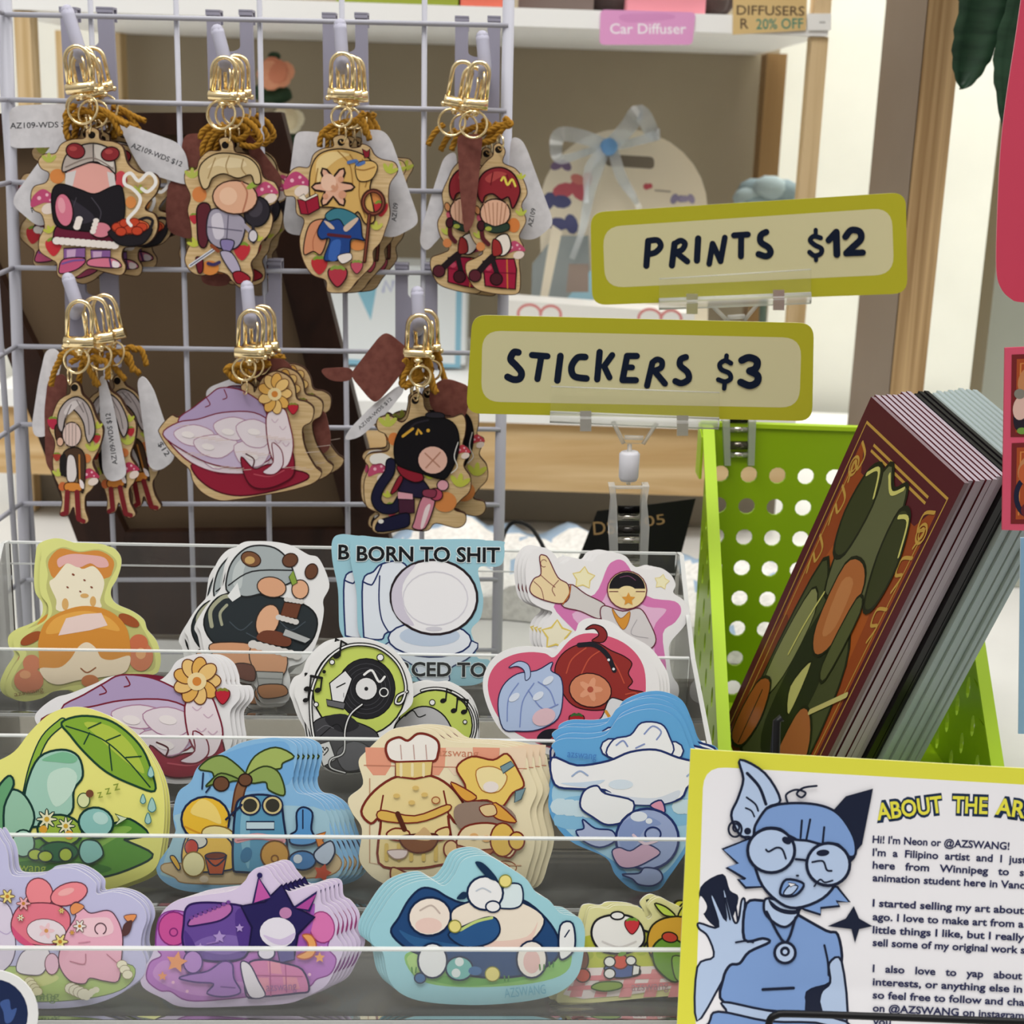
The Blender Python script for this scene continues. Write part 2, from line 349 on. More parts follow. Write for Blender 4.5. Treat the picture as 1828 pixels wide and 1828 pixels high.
bar('brown_board', [(-125, 238), (445, 236), (625, 950), (220, 955)], .003, -.008, noisy('brown_card', '#5c4a37', '#68553f', (6, 6, 6), .7))
# ------------------------------------------------------------------ things on the shelf behind
def simple(name, label, cat, mb, group=None, frame=None): return tag(mb.build(name, None, frame), label, cat, group)
# gift bag with rounded top, bow, butterflies
gd = 1.06
fr = Frame(1110, 684, gd, lean=1)
gb = thing('gift_bag', 'cream round-topped gift bag with butterflies and a blue ribbon', 'gift bag', fr)
a = Art(fr); body = [(972, 684)]+[(1113+150*math.cos(math.pi*(1-t/16)), 372-142*math.sin(math.pi*t/16)) for t in range(17)]+[(1264, 684)]
a.base(body, .004, '#e6dcc6', smooth=False)
a.f('#7d7466', rrect([(1080, 275), (1168, 280), (1168, 302), (1080, 296)], 9), None, 0, False)
for x, y, r_, h, q in ((1020, 340, 34, '#c0606a', 20), (990, 360, 30, '#56587e', -30), (1008, 400, 30, '#5a5c84', 40), (1002, 295, 20, '#7c6a88', 10), (1040, 320, 22, '#d08078', 60), (1210, 355, 16, '#8d86a4', -30), (1228, 355, 15, '#9a92ae', 30)):
    a.e(h, x-r_*.4, y, r_*.62, r_*.4, q-35, n=10); a.e(h, x+r_*.4, y, r_*.62, r_*.4, q+35, n=10)
a.e('#c05a64', 1154, 333, 6, n=8); a.e('#c05a64', 1160, 332, 5, n=8); a.l('#a8a094', 3, '1170,340 1196,342')
a.build('front_panel', gb)
a = Art(fr); a.base([(944, 684), (950, 470), (990, 420), (1050, 420), (1060, 684)], .002, '#8f9696', smooth=False, w=.006)
a.f('#e6dcc6', '962,540 985,400 1003,412 975,545', None, 0, False); a.f('#9cc4d4', '1000,545 1055,480 1060,548', None, 0, False); a.f('#9a8a80', '1015,470 1050,470 1050,520 1010,520', None, 0, False)
a.build('side_pocket', gb)
a = MB()
def ribbon(pts, w, z): 
    p = crom(P(pts), False, 5); L = []; R = []
    for k in range(len(p)):
        q0 = p[max(k-1, 0)]; q1 = p[min(k+1, len(p)-1)]; dx, dy = q1[0]-q0[0], q1[1]-q0[1]; d = math.hypot(dx, dy) or 1
        ww = w*(.5+.5*math.sin(math.pi*min(1, .25+k/len(p)))); L.append((p[k][0]-dy/d*ww/2, p[k][1]+dx/d*ww/2)); R.append((p[k][0]+dy/d*ww/2, p[k][1]-dx/d*ww/2))
    zz = [z+.004*math.sin(k*.7) for k in range(len(p))]
    A = a.add([fr.L(*q, zz[k]) for k, q in enumerate(L)]); B = a.add([fr.L(*q, zz[k]) for k, q in enumerate(R)])
    for k in range(len(p)-1): a.face((B+k, B+k+1, A+k+1, A+k), RIBBON, True)
ribbon('1082,262 1040,245 1000,240 992,262 1000,284 1050,270 1082,262', 26, .016); ribbon('1085,262 1120,225 1138,202 1160,235 1165,242 1120,256 1085,262', 30, .017)
ribbon('1080,262 1055,330 1040,400 1020,460', 20, .013); ribbon('1090,262 1105,310 1125,345 1140,372', 20, .013); ribbon('1078,264 1048,300 1045,360', 16, .02)
a.ell(fr.L(1084, 262, .02), .006, .006, .006, mat('#6f9fd0', .5))
a.build('ribbon_bow', gb)
# white box with red bows printed, under the sign
fr = Frame(1120, 709, 1.0, lean=0)
a = Art(fr); a.base([(905, 535), (1240, 560), (1240, 709), (905, 709)], .035, '#e9e7e2', smooth=False)
for x, y in ((965, 560), (1180, 568)):
    a.ring('#d58a88', 5, x-20, y, 20, 16, 150, 360); a.ring('#d58a88', 5, x+18, y+2, 18, 16, 180, 380)
tag(a.build('bow_box', None, fr), 'white box printed with thin red bows behind the sticker sign', 'box')
# white gift box with pale blue edges
fr = Frame(715, 652, 1.11, lean=0)
a = Art(fr); a.base([(560, 470), (833, 478), (830, 651), (560, 651)], .06, '#e9eef0', smooth=False)
a.f('#8fc0d6', '815,480 826,480 822,655 812,655', None, 0, False); a.f('#8fc0d6', '600,640 822,650 822,657 600,650', None, 0, False)
a.f('#8fc4d8', '636,515 672,515 662,572', None, 0, False); a.l('#c3c8e0', 6, '684,520 688,502 698,520 702,503', False)
tag(a.build('gift_box', None, fr), 'white and pale blue gift box behind the lower keychains', 'box')
# roses in a hidden vase
fr = Frame(490, 300, 1.12)
vz = thing('rose_vase', 'peach rose and cream rose with dark leaves seen through the grid', 'flowers', fr)
def rose(cx, cy, r, m1, m2):
    b = MB(); c = fr.L(cx, cy, 0); s_ = fr.s
    for k in range(9):
        t = k*2.4; q = r*(.35+.06*k)*s_; b.ell((c.x+math.cos(t)*q*.7, c.y+math.sin(t)*q*.55, c.z+.004*(9-k)/3), r*s_*.62, r*s_*.6, r*s_*.35, m1 if k % 3 else m2, 10, 7)
    return b.build('rose', vz)
rose(492, 132, 30, mat('#e8a382', .6), mat('#d98a6c', .6)); rose(512, 216, 28, mat('#ece3c8', .6), mat('#e2d4b0', .6))
b = MB()
for (x, y, rx, ry) in ((485, 172, 36, 12), (500, 168, 20, 16), (505, 262, 32, 15), (488, 100, 12, 8), (530, 245, 20, 10), (470, 160, 20, 10)): c = fr.L(x, y, -.004); b.ell(c, rx*fr.s, ry*fr.s, .006, mat('#2f4632', .6), 10, 6)
b.build('leaves', vz)
b = MB(); b.tube([fr.L(492, 140, -.01), fr.L(495, 260, -.012), fr.L(490, 420, -.012)], .003, mat('#3f5a3a')); b.tube([fr.L(512, 220, -.01), fr.L(500, 420, -.012)], .003, mat('#3f5a3a')); b.build('stem', vz)
b = MB(); bot = fr.o.z; zz = lz1-bot; b.tube([(0, zz+.0005, -.012), (0, zz+.01, -.012), (0, zz+.05, -.012), (0, zz+.085, -.012)], [.02, .028, .03, .018], WHITEB, 16); b.build('vase', vz)
# grey-blue fabric flower
fr = Frame(1372, 345, 1.14); b = MB()
for k in range(8): t = k*.8; b.ell((math.cos(t)*.014, math.sin(t)*.008-.004, .003*(k % 3)), .014, .010, .008, mat('#8a9ca2' if k % 2 else '#a4b4b8', .7), 10, 7)
b.tube([(0, -.01, 0), (0.004, lz1-fr.o.z+.001, 0)], .003, mat('#5c6c60'))
simple('fabric_flower', 'grey-blue fabric flower peeping over the prints sign', 'flower', b, None, fr)
# labels on the upper shelf edge
fr = Frame(1155, 50, dY(1155, 50, YS-.0012))
a = Art(fr); a.base(rrect([(1072, 17), (1242, 22), (1236, 80), (1070, 80)], 9), .0006, '#e3a0d0', smooth=False); a.f('#d994c6', '1110,26 1190,24 1200,34 1120,40')
a.text('#f8eef6', 'Car Diffuser', 1089, 60, 26, 136, 0, .012); tag(a.build('price_label', None, fr), 'pink label hanging on the white shelf edge', 'label')
fr = Frame(1375, 30, dY(1375, 30, YS-.0012))
a = Art(fr); a.base([(1309, -45), (1442, -38), (1439, 54), (1308, 62)], .0006, '#d9bc84', smooth=False)
a.text('#5c4a3c', 'DIFFUSERS', 1315, 26, 24, 121, 1, .012); a.text('#5c4a3c', 'R', 1320, 51, 26, None, 0, .012); a.text('#4f8a78', '20% OFF', 1350, 52, 26, 84, -1, .014)
tag(a.build('price_label', None, fr), 'kraft paper label with handwritten discount on the shelf edge', 'label')
fr = Frame(1462, 40, dY(1462, 40, YS-.0012))
a = Art(fr); a.base([(1440, 24), (1484, 24), (1484, 54), (1443, 54)], .0006, '#f2f2f0', smooth=False); a.l('#b0b0ae', 3, '1464,40 1472,40', False)
tag(a.build('price_label', None, fr), 'small plain white tag at the shelf edge end', 'label')
# things standing on the upper shelf, only their bottoms in the photo
def onshelf(name, label, cat, x0, x1, y1, Y, h, hgt=.05, shape='box'):
    p, q = at_z(x0, y1, ztop+.0004) if False else at_y(x0, 5, Y), at_y(x1, 5, Y); b = MB()
    if shape == 'box': b.box((p.x, Y, ztop+.0005), (q.x, Y+.05, ztop+hgt), mat(h, .5))
    else:
        for k in range(14): t = k/13; b.ell((p.x+(q.x-p.x)*t, Y+.02+.006*math.sin(k*3), ztop+.012+.004*math.sin(k*5)), .012, .012, .0115+.004*math.sin(k*5)-.0005, mat(h, .9), 9, 6)
    return tag(b.build(name), label, cat)
onshelf('carton', 'olive green carton on the upper shelf above the grid', 'box', 600, 818, 4, YS+.006, '#8f9a3a')
onshelf('carton', 'coral red carton on the upper shelf beside the green one', 'box', 822, 897, 4, YS+.006, '#d8705c')
onshelf('plush', 'dark furry bundle on the upper shelf behind the pink label', 'plush toy', 1075, 1290, 12, YS+.03, '#453a38', shape='fur')
onshelf('pouch', 'pink pouch lying on the upper shelf above its pink label', 'pouch', 1120, 1260, 5, YS+.01, '#e0909c', .012)
onshelf('carton', 'grey brown carton on the upper shelf left of the dark bundle', 'box', 925, 1060, 5, YS+.03, '#6f625c')
# doily runner on the table behind the rack
b = MB(); NX, NY = 60, 14; WD = noisy('white_crochet', '#dcdad6', '#f0eeea', (260, 260, 260), .9, 3, (.35, .6), bump=.6); BL = mat('#9db4cc', .9)
x0, x1, y0, y1 = -.08, .24, .775, .925
def hz(x, y): return .016+.006*math.sin(x*70+1)*math.sin(y*60)+.003*math.sin(x*180+y*90)
def edge(x): return .007*abs(math.sin((x-x0)/.022*math.pi))
g0 = b.add([(x0+(x1-x0)*i/NX, y0+(y1-y0)*j/NY+(edge(x0+(x1-x0)*i/NX) if j == NY else 0)+.03*math.sin(i*.12), hz(x0+(x1-x0)*i/NX, y0+(y1-y0)*j/NY)) for j in range(NY+1) for i in range(NX+1)])
g1 = b.add([(v.x, v.y, .0006) for v in b.v[g0:g0+(NX+1)*(NY+1)]])
for j in range(NY):
    for i_ in range(NX): k = j*(NX+1)+i_; b.face((g0+k, g0+k+1, g0+k+NX+2, g0+k+NX+1), BL if (j == NY-1 or ((i_*7+j*13) % 17 == 0)) else WD, True)
rim = [j*(NX+1) for j in range(NY+1)][::-1]+list(range(1, NX+1))+[j*(NX+1)+NX for j in range(1, NY+1)]+[NY*(NX+1)+k for k in range(NX-1, 0, -1)]
for k in range(len(rim)): p, q = rim[k], rim[(k+1) % len(rim)]; b.face((g0+q, g0+p, g1+p, g1+q), WD)
simple('crochet_runner', 'white crocheted runner with pale blue scalloped edge on the table', 'runner', b)
# black card with handwriting leaning on the runner, black cable
fr = Frame(1130, 1010, .775, lean=12)
bc = thing('black_card', 'black chalk card with tan handwriting behind the clear sign clamp', 'card', fr)
a = Art(fr); a.base([(1066, 912), (1242, 890), (1200, 1050), (1008, 1060)], .0012, '#0f0f10', smooth=False); a.build('card', bc)
a = Art(fr, rough=.8); a.z = .0001; a.text('#9a7c54', 'DS', 1060, 955, 34, 38, -4); a.text('#9a7c54', '05', 1152, 940, 26, 36, -8); a.build('handwriting', bc)['label'] = 'tan handwritten code'
b = MB(); b.tube([at(*q) for q in crom([(890, 990, .79), (903, 947, .80), (920, 932, .80), (945, 940, .79), (962, 962, .78), (975, 990, .775), (990, 1040, .765)], False, 6)], .0011, mat('#141414', .5), 8)
simple('cable', 'thin black cable looping over the white runner', 'cable', b)
# hanging plant at the top right
fr = Frame(1740, 60, .735)
pl = thing('hanging_plant', 'dark green plant with long drooping leaves at the top right', 'plant', fr)
LEAF = noisy('dark_leaf', '#1f3526', '#2c4733', (40, 200, 40), .45)
def leaf(mid, wid, z):
    b = MB(); m_ = crom(P(mid), False, 6); n = len(m_); rows = []
    for k, q in enumerate(m_):
        t = k/(n-1); w_ = wid*math.sin(math.pi*min(1, .12+.88*t))**.8*(1+.05*math.sin(k*2.1)); a0, a1 = m_[max(k-1, 0)], m_[min(k+1, n-1)]
        dx, dy = a1[0]-a0[0], a1[1]-a0[1]; d = math.hypot(dx, dy) or 1
        rows.append(b.add([fr.L(q[0]-dy/d*w_*c, q[1]+dx/d*w_*c, z+(.006*abs(c))) for c in (-1, -.5, 0, .5, 1)]))
    for k in range(n-1):
        for j in range(4): b.face((rows[k]+j, rows[k+1]+j, rows[k+1]+j+1, rows[k]+j+1), LEAF, True)
    o = b.build('leaf', pl); md = o.modifiers.new('thickness', 'SOLIDIFY'); md.thickness = .0006
leaf('1790,-160 1765,-60 1740,50 1722,120 1712,160', 42, 0); leaf('1850,-120 1815,0 1790,100 1785,180 1790,300', 36, .012); leaf('1700,-180 1722,-80 1735,-20 1738,60', 30, -.01)
b = MB(); b.tube([fr.L(1735, 40, -.002), fr.L(1790, -170, -.004), fr.L(1830, -330, -.004)], .0018, LEAF, 6); b.tube([fr.L(1800, 60, .01), fr.L(1850, -130, .0), fr.L(1830, -330, -.004)], .0018, LEAF, 6); b.build('stem', pl)
b = MB(); b.tube([fr.L(1830, -330, -.004), fr.L(1830, -345, -.004), fr.L(1830, -470, -.004)], [.035, .05, .06], mat('#c9c6be', .6), 20); b.build('pot', pl)

# ------------------------------------------------------------------ wire grid panels
GD = .70; gf = Frame(460, 620, GD); GY = gf.o.y
HW = [(26, 46), (178, 198), (325, 344), (477, 488), (617, 630), (756, 765), (897, 899), (1033, 1032), (1163, 1158), (1288, 1280)]
gp = thing('wire_grid_panel', 'pale grey wire grid panel carrying the hooks of keychains', 'grid panel', gf)
def ln(p0, p1, y): t = (y-p0[1])/(p1[1]-p0[1]); return (p0[0]+(p1[0]-p0[0])*t, y)
PL = ((10, 0), (43, 960)); PR = ((908, 0), (887, 1150))
zb = lambda x: -gf.o.z/gf.v.z     # local height of the table top
b = MB()
for yl, yr in HW[:-1]:
    a_, c_ = ln(*PL, yl), ln(*PR, yr); b.tube([gf.L(*a_, .002), gf.L(*c_, .002)], .00115, GRIDM, 8)
b.tube([Vector((gf.L(*ln(*PL, 1150)).x, zb(0)+.004, .002)), Vector((gf.L(*ln(*PR, 1150)).x, zb(0)+.004, .002))], .00115, GRIDM, 8)
a_, c_ = ln(*PL, -118), ln(*PR, -100); b.tube([gf.L(*a_, .002), gf.L(*c_, .002)], .00115, GRIDM, 8)

for p0, p1 in (((161, 0), (202, 960)), ((314, 0), (342, 940)), ((463, 0), (481, 960)), ((610, 0), (621, 940)), ((758, 0), (753, 960))):
    t_ = gf.L(*ln(p0, p1, -130), 0); u_ = gf.L(*ln(p0, p1, 1200), 0); b.tube([t_, u_, Vector((u_.x, zb(0)+.003, 0))], .00125, GRIDM, 8)
b.build('wire_mesh', gp)
for nm, q in (('left_rod', PL), ('right_rod', PR)):
    t_ = gf.L(*ln(*q, -135)); u_ = gf.L(*ln(*q, 1150)); u2 = Vector((u_.x, zb(0)+.003, 0)); b = MB(); b.tube([t_, u_, u2], .0027, GRIDM, 12); b.build('frame_rod', gp)
sg = thing('wire_grid_panel', 'pale grey wire side grid at the left edge of the stand', 'grid panel', gf)
b = MB()
for (yl, _), dy in zip(HW[:-1], (-24, 0, 14, 30, 44, 52, 60, 66, 72, 78)):
    p = ln(*PL, yl); q0 = gf.L(*p, .0); e_ = at(-45, yl+dy, .635)-gf.o; q1 = Vector((e_.dot(gf.u), e_.dot(gf.v), e_.dot(gf.w))); q1.y = max(q1.y, zb(0)+.004); q0 = q0+(q1-q0).normalized()*.0035
    b.tube([q0, q1], .0012, GRIDM, 8)

for X, dd in ((-6, .664), (-42, .636)):
    e_ = at(X, 0, dd)-gf.o; f_ = at(X, 1100, dd)-gf.o; p_ = Vector((e_.dot(gf.u), e_.dot(gf.v), e_.dot(gf.w))); b.tube([p_+Vector((0, .02, 0)), Vector((p_.x+.004, zb(0)+.003, p_.z))], .0014, GRIDM, 8)
b.build('wire_mesh', sg)
# ------------------------------------------------------------------ clear acrylic step rack for the stickers
TIER = [('D', 1702, 1694, .463), ('C', 1496, 1498, .500), ('B', 1319, 1322, .537), ('A', 1166, 1169, .574)]
XL = at(50, 975, .61).x; XR = at(1236, 985, .61).x
rk = thing('sticker_rack', 'clear acrylic stepped rack holding rows of die-cut stickers', 'display rack', loc=((XL+XR)/2, at(600, 1400, .53).y, 0))
RM = Matrix.Translation(-Vector(rk.location))
rk.rotation_euler.z = math.radians(3.2)
def rput(b, name, label=None):
    for v in b.v: v -= Vector(rk.location)
    o = b.build(name); o.parent = rk
    if label: o['label'] = label
    return o
prof = []
for n_, yl, yr, d in TIER:
    m_ = at(640, (yl+yr)/2, d); Y, Z = m_.y, m_.z; fl = Z-.026
    if n_ == 'D': fl = .0015; 
    prof.append((Y, Z, max(fl, .0015)))
bk = at(640, 978, .61); YBK, ZBK = bk.y, bk.z
TH = .0018
for k, (Y, Z, fl) in enumerate(prof):
    yn = prof[k+1][0] if k < 3 else YBK
    b = MB(); b.box((XL, Y, fl), (XR, Y+TH, Z-.0006), ACR); b.box((XL, Y, Z-.0006), (XR, Y+TH, Z), ACR_EDGE); rput(b, 'lip')
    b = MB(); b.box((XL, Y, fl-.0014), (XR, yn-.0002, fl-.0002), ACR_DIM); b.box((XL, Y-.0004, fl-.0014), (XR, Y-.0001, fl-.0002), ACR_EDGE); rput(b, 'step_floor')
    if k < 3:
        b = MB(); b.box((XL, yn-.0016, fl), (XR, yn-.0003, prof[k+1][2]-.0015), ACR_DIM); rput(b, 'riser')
b = MB(); b.box((XL, YBK, .0012), (XR, YBK+TH, ZBK-.0008), ACR); b.box((XL, YBK, ZBK-.0008), (XR, YBK+TH, ZBK), ACR_EDGE)
b.box((XL, YBK-.0004, ZBK-.0095), (XR, YBK-.0001, ZBK-.0088), ACR_EDGE); rput(b, 'back_panel')
for sx_ in (XL-.0021, XR+.0003):
    b = MB(); x0, x1 = sx_, sx_+.0018
    out = [(YBK+TH, .0012), (YBK+TH, ZBK), (YBK-.006, ZBK+.001), (YBK-.022, ZBK-.012)]
    for Y, Z, fl in prof[::-1]: out += [(Y-.001, Z)]
    out += [(prof[0][0]-.001, .0012)]
    b.prism([(x0, y, z) for y, z in out][::-1], (1*(x1-x0), 0, 0), ACR_DIM, ACR_EDGE); rput(b, 'side_panel', 'side panel with shade put into its tint')
# ------------------------------------------------------------------ stickers
ROWD = {n: d+.0125 for n, _, _, d in TIER}
LEAN = 15
def stack(a, fr, n, step, label, group, th=.00035, gap=.0011):
    """front sticker plus n-1 identical ones fanned out behind it (step in photo pixels per copy)"""
    for v in a.v: pass
    o = tag(a.build('sticker', None, fr), 'front copy of the '+label if n > 1 else label, 'sticker', group if n > 1 else None)
    for k in range(1, n):
        du, dv = step[0]*k, step[1]*k
        if len(step) > 2: du += step[2]*math.sin(k*2.3); dv += step[2]*.5*math.cos(k*1.7)
        dup(o, fr.u*(du*fr.s)+fr.v*(-dv*fr.s)-fr.w*(gap*k), ORD[k]+' copy of the '+label)
    return o
SK = .92
def sticker(row, cx, yb, outline, border, z=None, k=SK, smooth=True, side=None, dd=0):
    d0 = ROWD[row]; fr = Frame(cx, yb, d0+dd+(cx-640)/FPX*d0*.056, lean=LEAN, yaw=3.2); a = Art(fr, k)
    if z: a.t(*z)
    a.base(outline, .00035, border, side or '#e6e4e0', smooth); return a, fr

# row A ---------------------------------------------------------------
a, fr = sticker('A', 150, 1250, "310,180 400,140 480,140 560,165 680,170 790,185 850,240 860,310 830,410 790,480 790,540 830,590 940,640 1020,700 1045,770 1110,850 1140,960 1130,1050 1090,1090 950,1110 850,1120 700,1180 560,1230 500,1200 380,1210 290,1260 160,1280 60,1240 40,1160 80,1060 140,960 100,900 100,830 160,780 260,740 330,690 340,600 290,520 280,400 290,270", '#dde08c', S[1])
a.f('#c3c27a', "330,260 440,185 560,215 700,200 800,250 830,320 770,440 740,560 800,620 960,690 1010,760 1060,850 1100,960 1080,1060 900,1080 700,1150 500,1170 300,1230 150,1230 80,1160 130,1040 190,940 140,880 220,790 340,700 370,620 330,480 340,380")
a.f('#d58d42', "350,270 430,195 560,222 700,210 800,270 800,350 740,410 420,420 350,350"); a.f('#f2e9cf', "390,400 470,300 520,280 580,340 660,320 720,380 740,450 710,560 700,620 420,640 400,560 350,440")
a.f('#e6b3b0', "410,270 500,235 620,240 740,260 770,320 700,330 640,300 560,330 480,300 420,330"); a.e('#dcae6c', 463, 590, 24, 42); a.e('#dcae6c', 660, 570, 22, 36); a.e('#dcae6c', 600, 530, 30, 16)
for x, y, r_ in ((520, 380, 12), (600, 420, 10), (650, 470, 11), (480, 470, 10), (570, 500, 9)): a.e('#8a4a34', x, y, r_, r_*.6, 30, n=8)
a.e('#a2552e', 222, 832, 85, 36, -28); a.e('#a2552e', 915, 705, 82, 36, 28)
a.e('#cf7f5e', 205, 1130, 105, 90); a.e('#d2805c', 225, 1010, 62, 62); a.e('#d2805c', 1000, 960, 88, 105); a.e('#cf7450', 985, 865, 66, 62); a.e('#e0a074', 180, 1090, 40, 30); a.e('#e6ac78', 1000, 940, 36, 40)
a.f('#d8923c', "278,960 275,840 330,710 470,630 620,602 780,640 890,740 925,880 920,1020 870,1080 700,1110 550,1130 420,1160 330,1130 285,1060"); a.f('#e8ab50', "330,800 380,700 500,650 640,640 780,690 850,780 700,760 500,780")
a.f('#f0dfc4', "285,1045 420,1040 500,980 560,890 620,860 680,900 720,970 800,985 920,955 912,1040 860,1085 700,1110 550,1130 420,1160 330,1130"); a.f('#eed6cf', "470,690 600,660 720,652 765,740 640,775 415,812", None, 0, False)
a.e('#c97a48', 640, 1135, 62, 45); a.l('#9a5a2e', 10, "575,1045 620,1075 680,1040")
a.text('#9a7a48', 'azswang', 105, 1245, 50, 210, -10)
stack(a, fr, 2, (-11, -3), 'lime-edged bun and loaf sticker, top step left', 'bun and loaf stickers')

a, fr = sticker('A', 470, 1250, "460,966 430,970 407,998 398,1045 371,1078 352,1112 358,1130 366,1165 380,1172 410,1190 418,1212 440,1220 455,1224 465,1253 490,1256 515,1250 518,1214 515,1192 541,1182 561,1156 573,1121 578,1091 577,1071 588,1043 570,998 550,990 523,975 495,968", '#eeeeee')
a.f('#2d3438', "364,1115 376,1080 405,1060 470,1062 540,1078 566,1105 556,1145 520,1170 440,1168 385,1150", '#1c1e20', 3); a.l('#a9aa90', 7, "378,1118 376,1090 395,1068 410,1064"); a.l('#a9aa90', 5, "396,1115 393,1095 405,1080")
for q in ("410,1110 430,1125 450,1110", "440,1130 465,1140 490,1125", "500,1110 520,1125 545,1110"): a.l('#48525a', 2, q)
a.f('#a9b2b4', "404,1052 410,1012 430,985 455,974 490,978 515,1000 525,1030 515,1042 450,1064 425,1062", '#2a2c2e', 3); a.f('#c4cccc', "415,1040 420,1010 440,990 450,988 436,1015 430,1050"); a.l('#2a2c2e', 2.5, "408,1045 450,1020 522,1018"); a.f('#eceeee', "406,1064 424,1040 430,1064 415,1074", None, 0, False)
a.e('#7a5238', 448, 998, 18, 13, 20, '#3a241a', 2); a.e('#c9a468', 446, 1000, 9, 7); a.e('#6b4632', 518, 1000, 14, 12, -20, '#3a241a', 2); a.e('#6b4632', 556, 1020, 11, 14, 20, '#3a241a', 2)
a.e('#dfa884', 485, 1048, 26, 18, 10, '#3a2c26', 2); a.e('#e4b08c', 478, 1108, 20, 30, 20, '#3a2c26', 2); a.e('#e4b08c', 536, 1052, 15, 17, 0, '#3a2c26', 2); a.f('#70422f', "508,1075 538,1078 530,1104 500,1100", '#3a241a', 2, False)
a.fluff('#d9d6d2', 498, 1102, 528, 1110, 6, 5); a.fluff('#d9d6d2', 512, 1070, 538, 1074, 5, 5); a.f('#8aa544', "516,1030 524,1018 531,1040 522,1045", '#3a4a20', 1.5, False)
a.f('#744230', "470,1126 500,1128 520,1142 510,1154 460,1142"); a.f('#b9bcbc', "510,1122 555,1140 545,1148 505,1134", '#34383a', 1.5, False)
a.f('#dca37c', "380,1148 450,1150 460,1180 420,1190 380,1168", '#3a2c26', 2); a.f('#dca37c', "448,1156 508,1160 506,1205 458,1200", '#3a2c26', 2); a.fluff('#e2dfdb', 452, 1150, 530, 1170, 9, 8)
a.f('#b4b6b4', "458,1198 506,1200 504,1222 462,1226", '#3a3c3c', 2, False); a.l('#8f9290', 2, '460,1210 505,1212', False); a.f('#c58a5e', "462,1224 505,1222 512,1240 470,1246", '#3a2c26', 2); a.f('#70463a', "420,1185 452,1188 454,1215 425,1208", '#3a241a', 2)
stack(a, fr, 5, (-9, 7, 5), 'dark cauldron and grey lid sticker, top step', 'cauldron stickers')

a, fr = sticker('A', 760, 1230, "740,150 800,105 950,118 1300,140 1780,140 1828,180 1820,290 1770,325 1650,330 1660,450 1680,560 1660,690 1595,770 1620,870 1640,970 1720,985 1745,1060 1700,1125 1560,1170 1200,1140 1000,1110 880,1100 700,1090 690,980 830,930 830,860 790,760 780,500 740,290", '#9ecbd9', S[2])
a.f('#e3eaf3', "825,430 900,360 960,305 1100,290 1180,420 1200,740 1000,790 960,840 850,830 830,780", '#1f2f63', 12); a.l('#1f2f63', 11, "825,430 870,450 900,440 960,310"); a.l('#1f2f63', 10, "945,390 940,560 960,700 1010,790")
a.f('#dfe7f2', "1010,860 1080,960 1200,1040 1230,1130 1430,1140 1440,1050 1590,960 1598,850", '#1f2f63', 10)
a.e('#e9eef6', 1300, 840, 295, 125, 2, '#1f2f63', 12); a.e('#c3d2e6', 1300, 815, 215, 75)
a.e('#f3f2f5', 1330, 540, 308, 265, 5, '#271d22', 18, 28); a.f('#d4cedd', "1040,620 1035,480 1110,360 1200,310 1110,450 1120,620 1190,740 1100,710"); a.ring('#d9d6e0', 8, 1340, 550, 230, 190); a.e('#d5d3dc', 1330, 765, 60, 16)
a.text('#15181c', 'BORN TO SHIT', 782, 281, 146, 1015, .6, .028, '#eef6f8', .03)
a.text('#15181c', 'FORCED TO', 895, 1096, 140, 808, .6, .028, '#eef6f8', .03)
stack(a, fr, 2, (-33, -2), 'pale blue lettered toilet sticker on the top step', 'toilet stickers', gap=.0010)

a, fr = sticker('A', 1080, 1255, "330,260 380,200 450,190 520,240 560,310 660,265 780,290 830,240 920,220 1020,250 1080,320 1180,345 1260,330 1340,380 1375,450 1360,510 1430,560 1475,640 1440,740 1340,860 1330,950 1350,1090 1395,1170 1390,1250 1330,1290 1230,1290 1000,1150 800,1000 500,930 430,890 420,790 440,720 500,650 430,620 350,570 320,480 310,350", '#f1f0f1', S[3])
a.f('#dc7fb9', "890,330 935,285 985,275 1040,320 1170,530 1370,570 1415,640 1370,720 1285,800 1310,1060 1265,1118 1190,1080 1000,960 780,890 660,780 510,610 620,560 800,520", None); a.f('#eabbdb', "930,420 990,400 1130,590 1290,620 1300,650 1220,760 1230,980 1210,1010 1000,860 780,800 640,660 830,600")
a.star('#f5efc6', 722, 405, 82, '#e8d27a', 9, .1, .6); a.star('#f5efc6', 1277, 432, 55, '#ecdc98', 7, .2, .6); a.star('#f6f0d4', 530, 810, 108, '#e8cf66', 14, .05, .6)
a.f('#d9d5d2', "620,450 740,520 870,590 860,650 830,695 700,640 565,595", '#6b2438', 8); a.f('#f0daac', "410,255 440,242 475,270 540,400 612,450 620,540 570,585 470,570 370,530 340,480 370,410 420,375", '#6b2438', 8)
for q in ("370,430 420,480 440,555", "420,385 470,430 520,470", "545,420 500,480 520,530"): a.l('#8a4448', 5, q)
a.ring('#8a4448', 4, 440, 300, 22, 26, 60, 330); a.l('#b5652c', 9, "630,455 620,520 575,590")
a.f('#dcd8d9', "840,650 870,600 1000,640 1120,620 1190,720 1235,840 1190,905 1080,860 960,800 870,740", '#6b2438', 8); a.f('#dd9a3e', "925,620 985,690 1050,640 1040,720 1000,770 945,690", '#8a4a28', 4); a.l('#a8a4aa', 4, "1100,700 1060,800 1180,830")
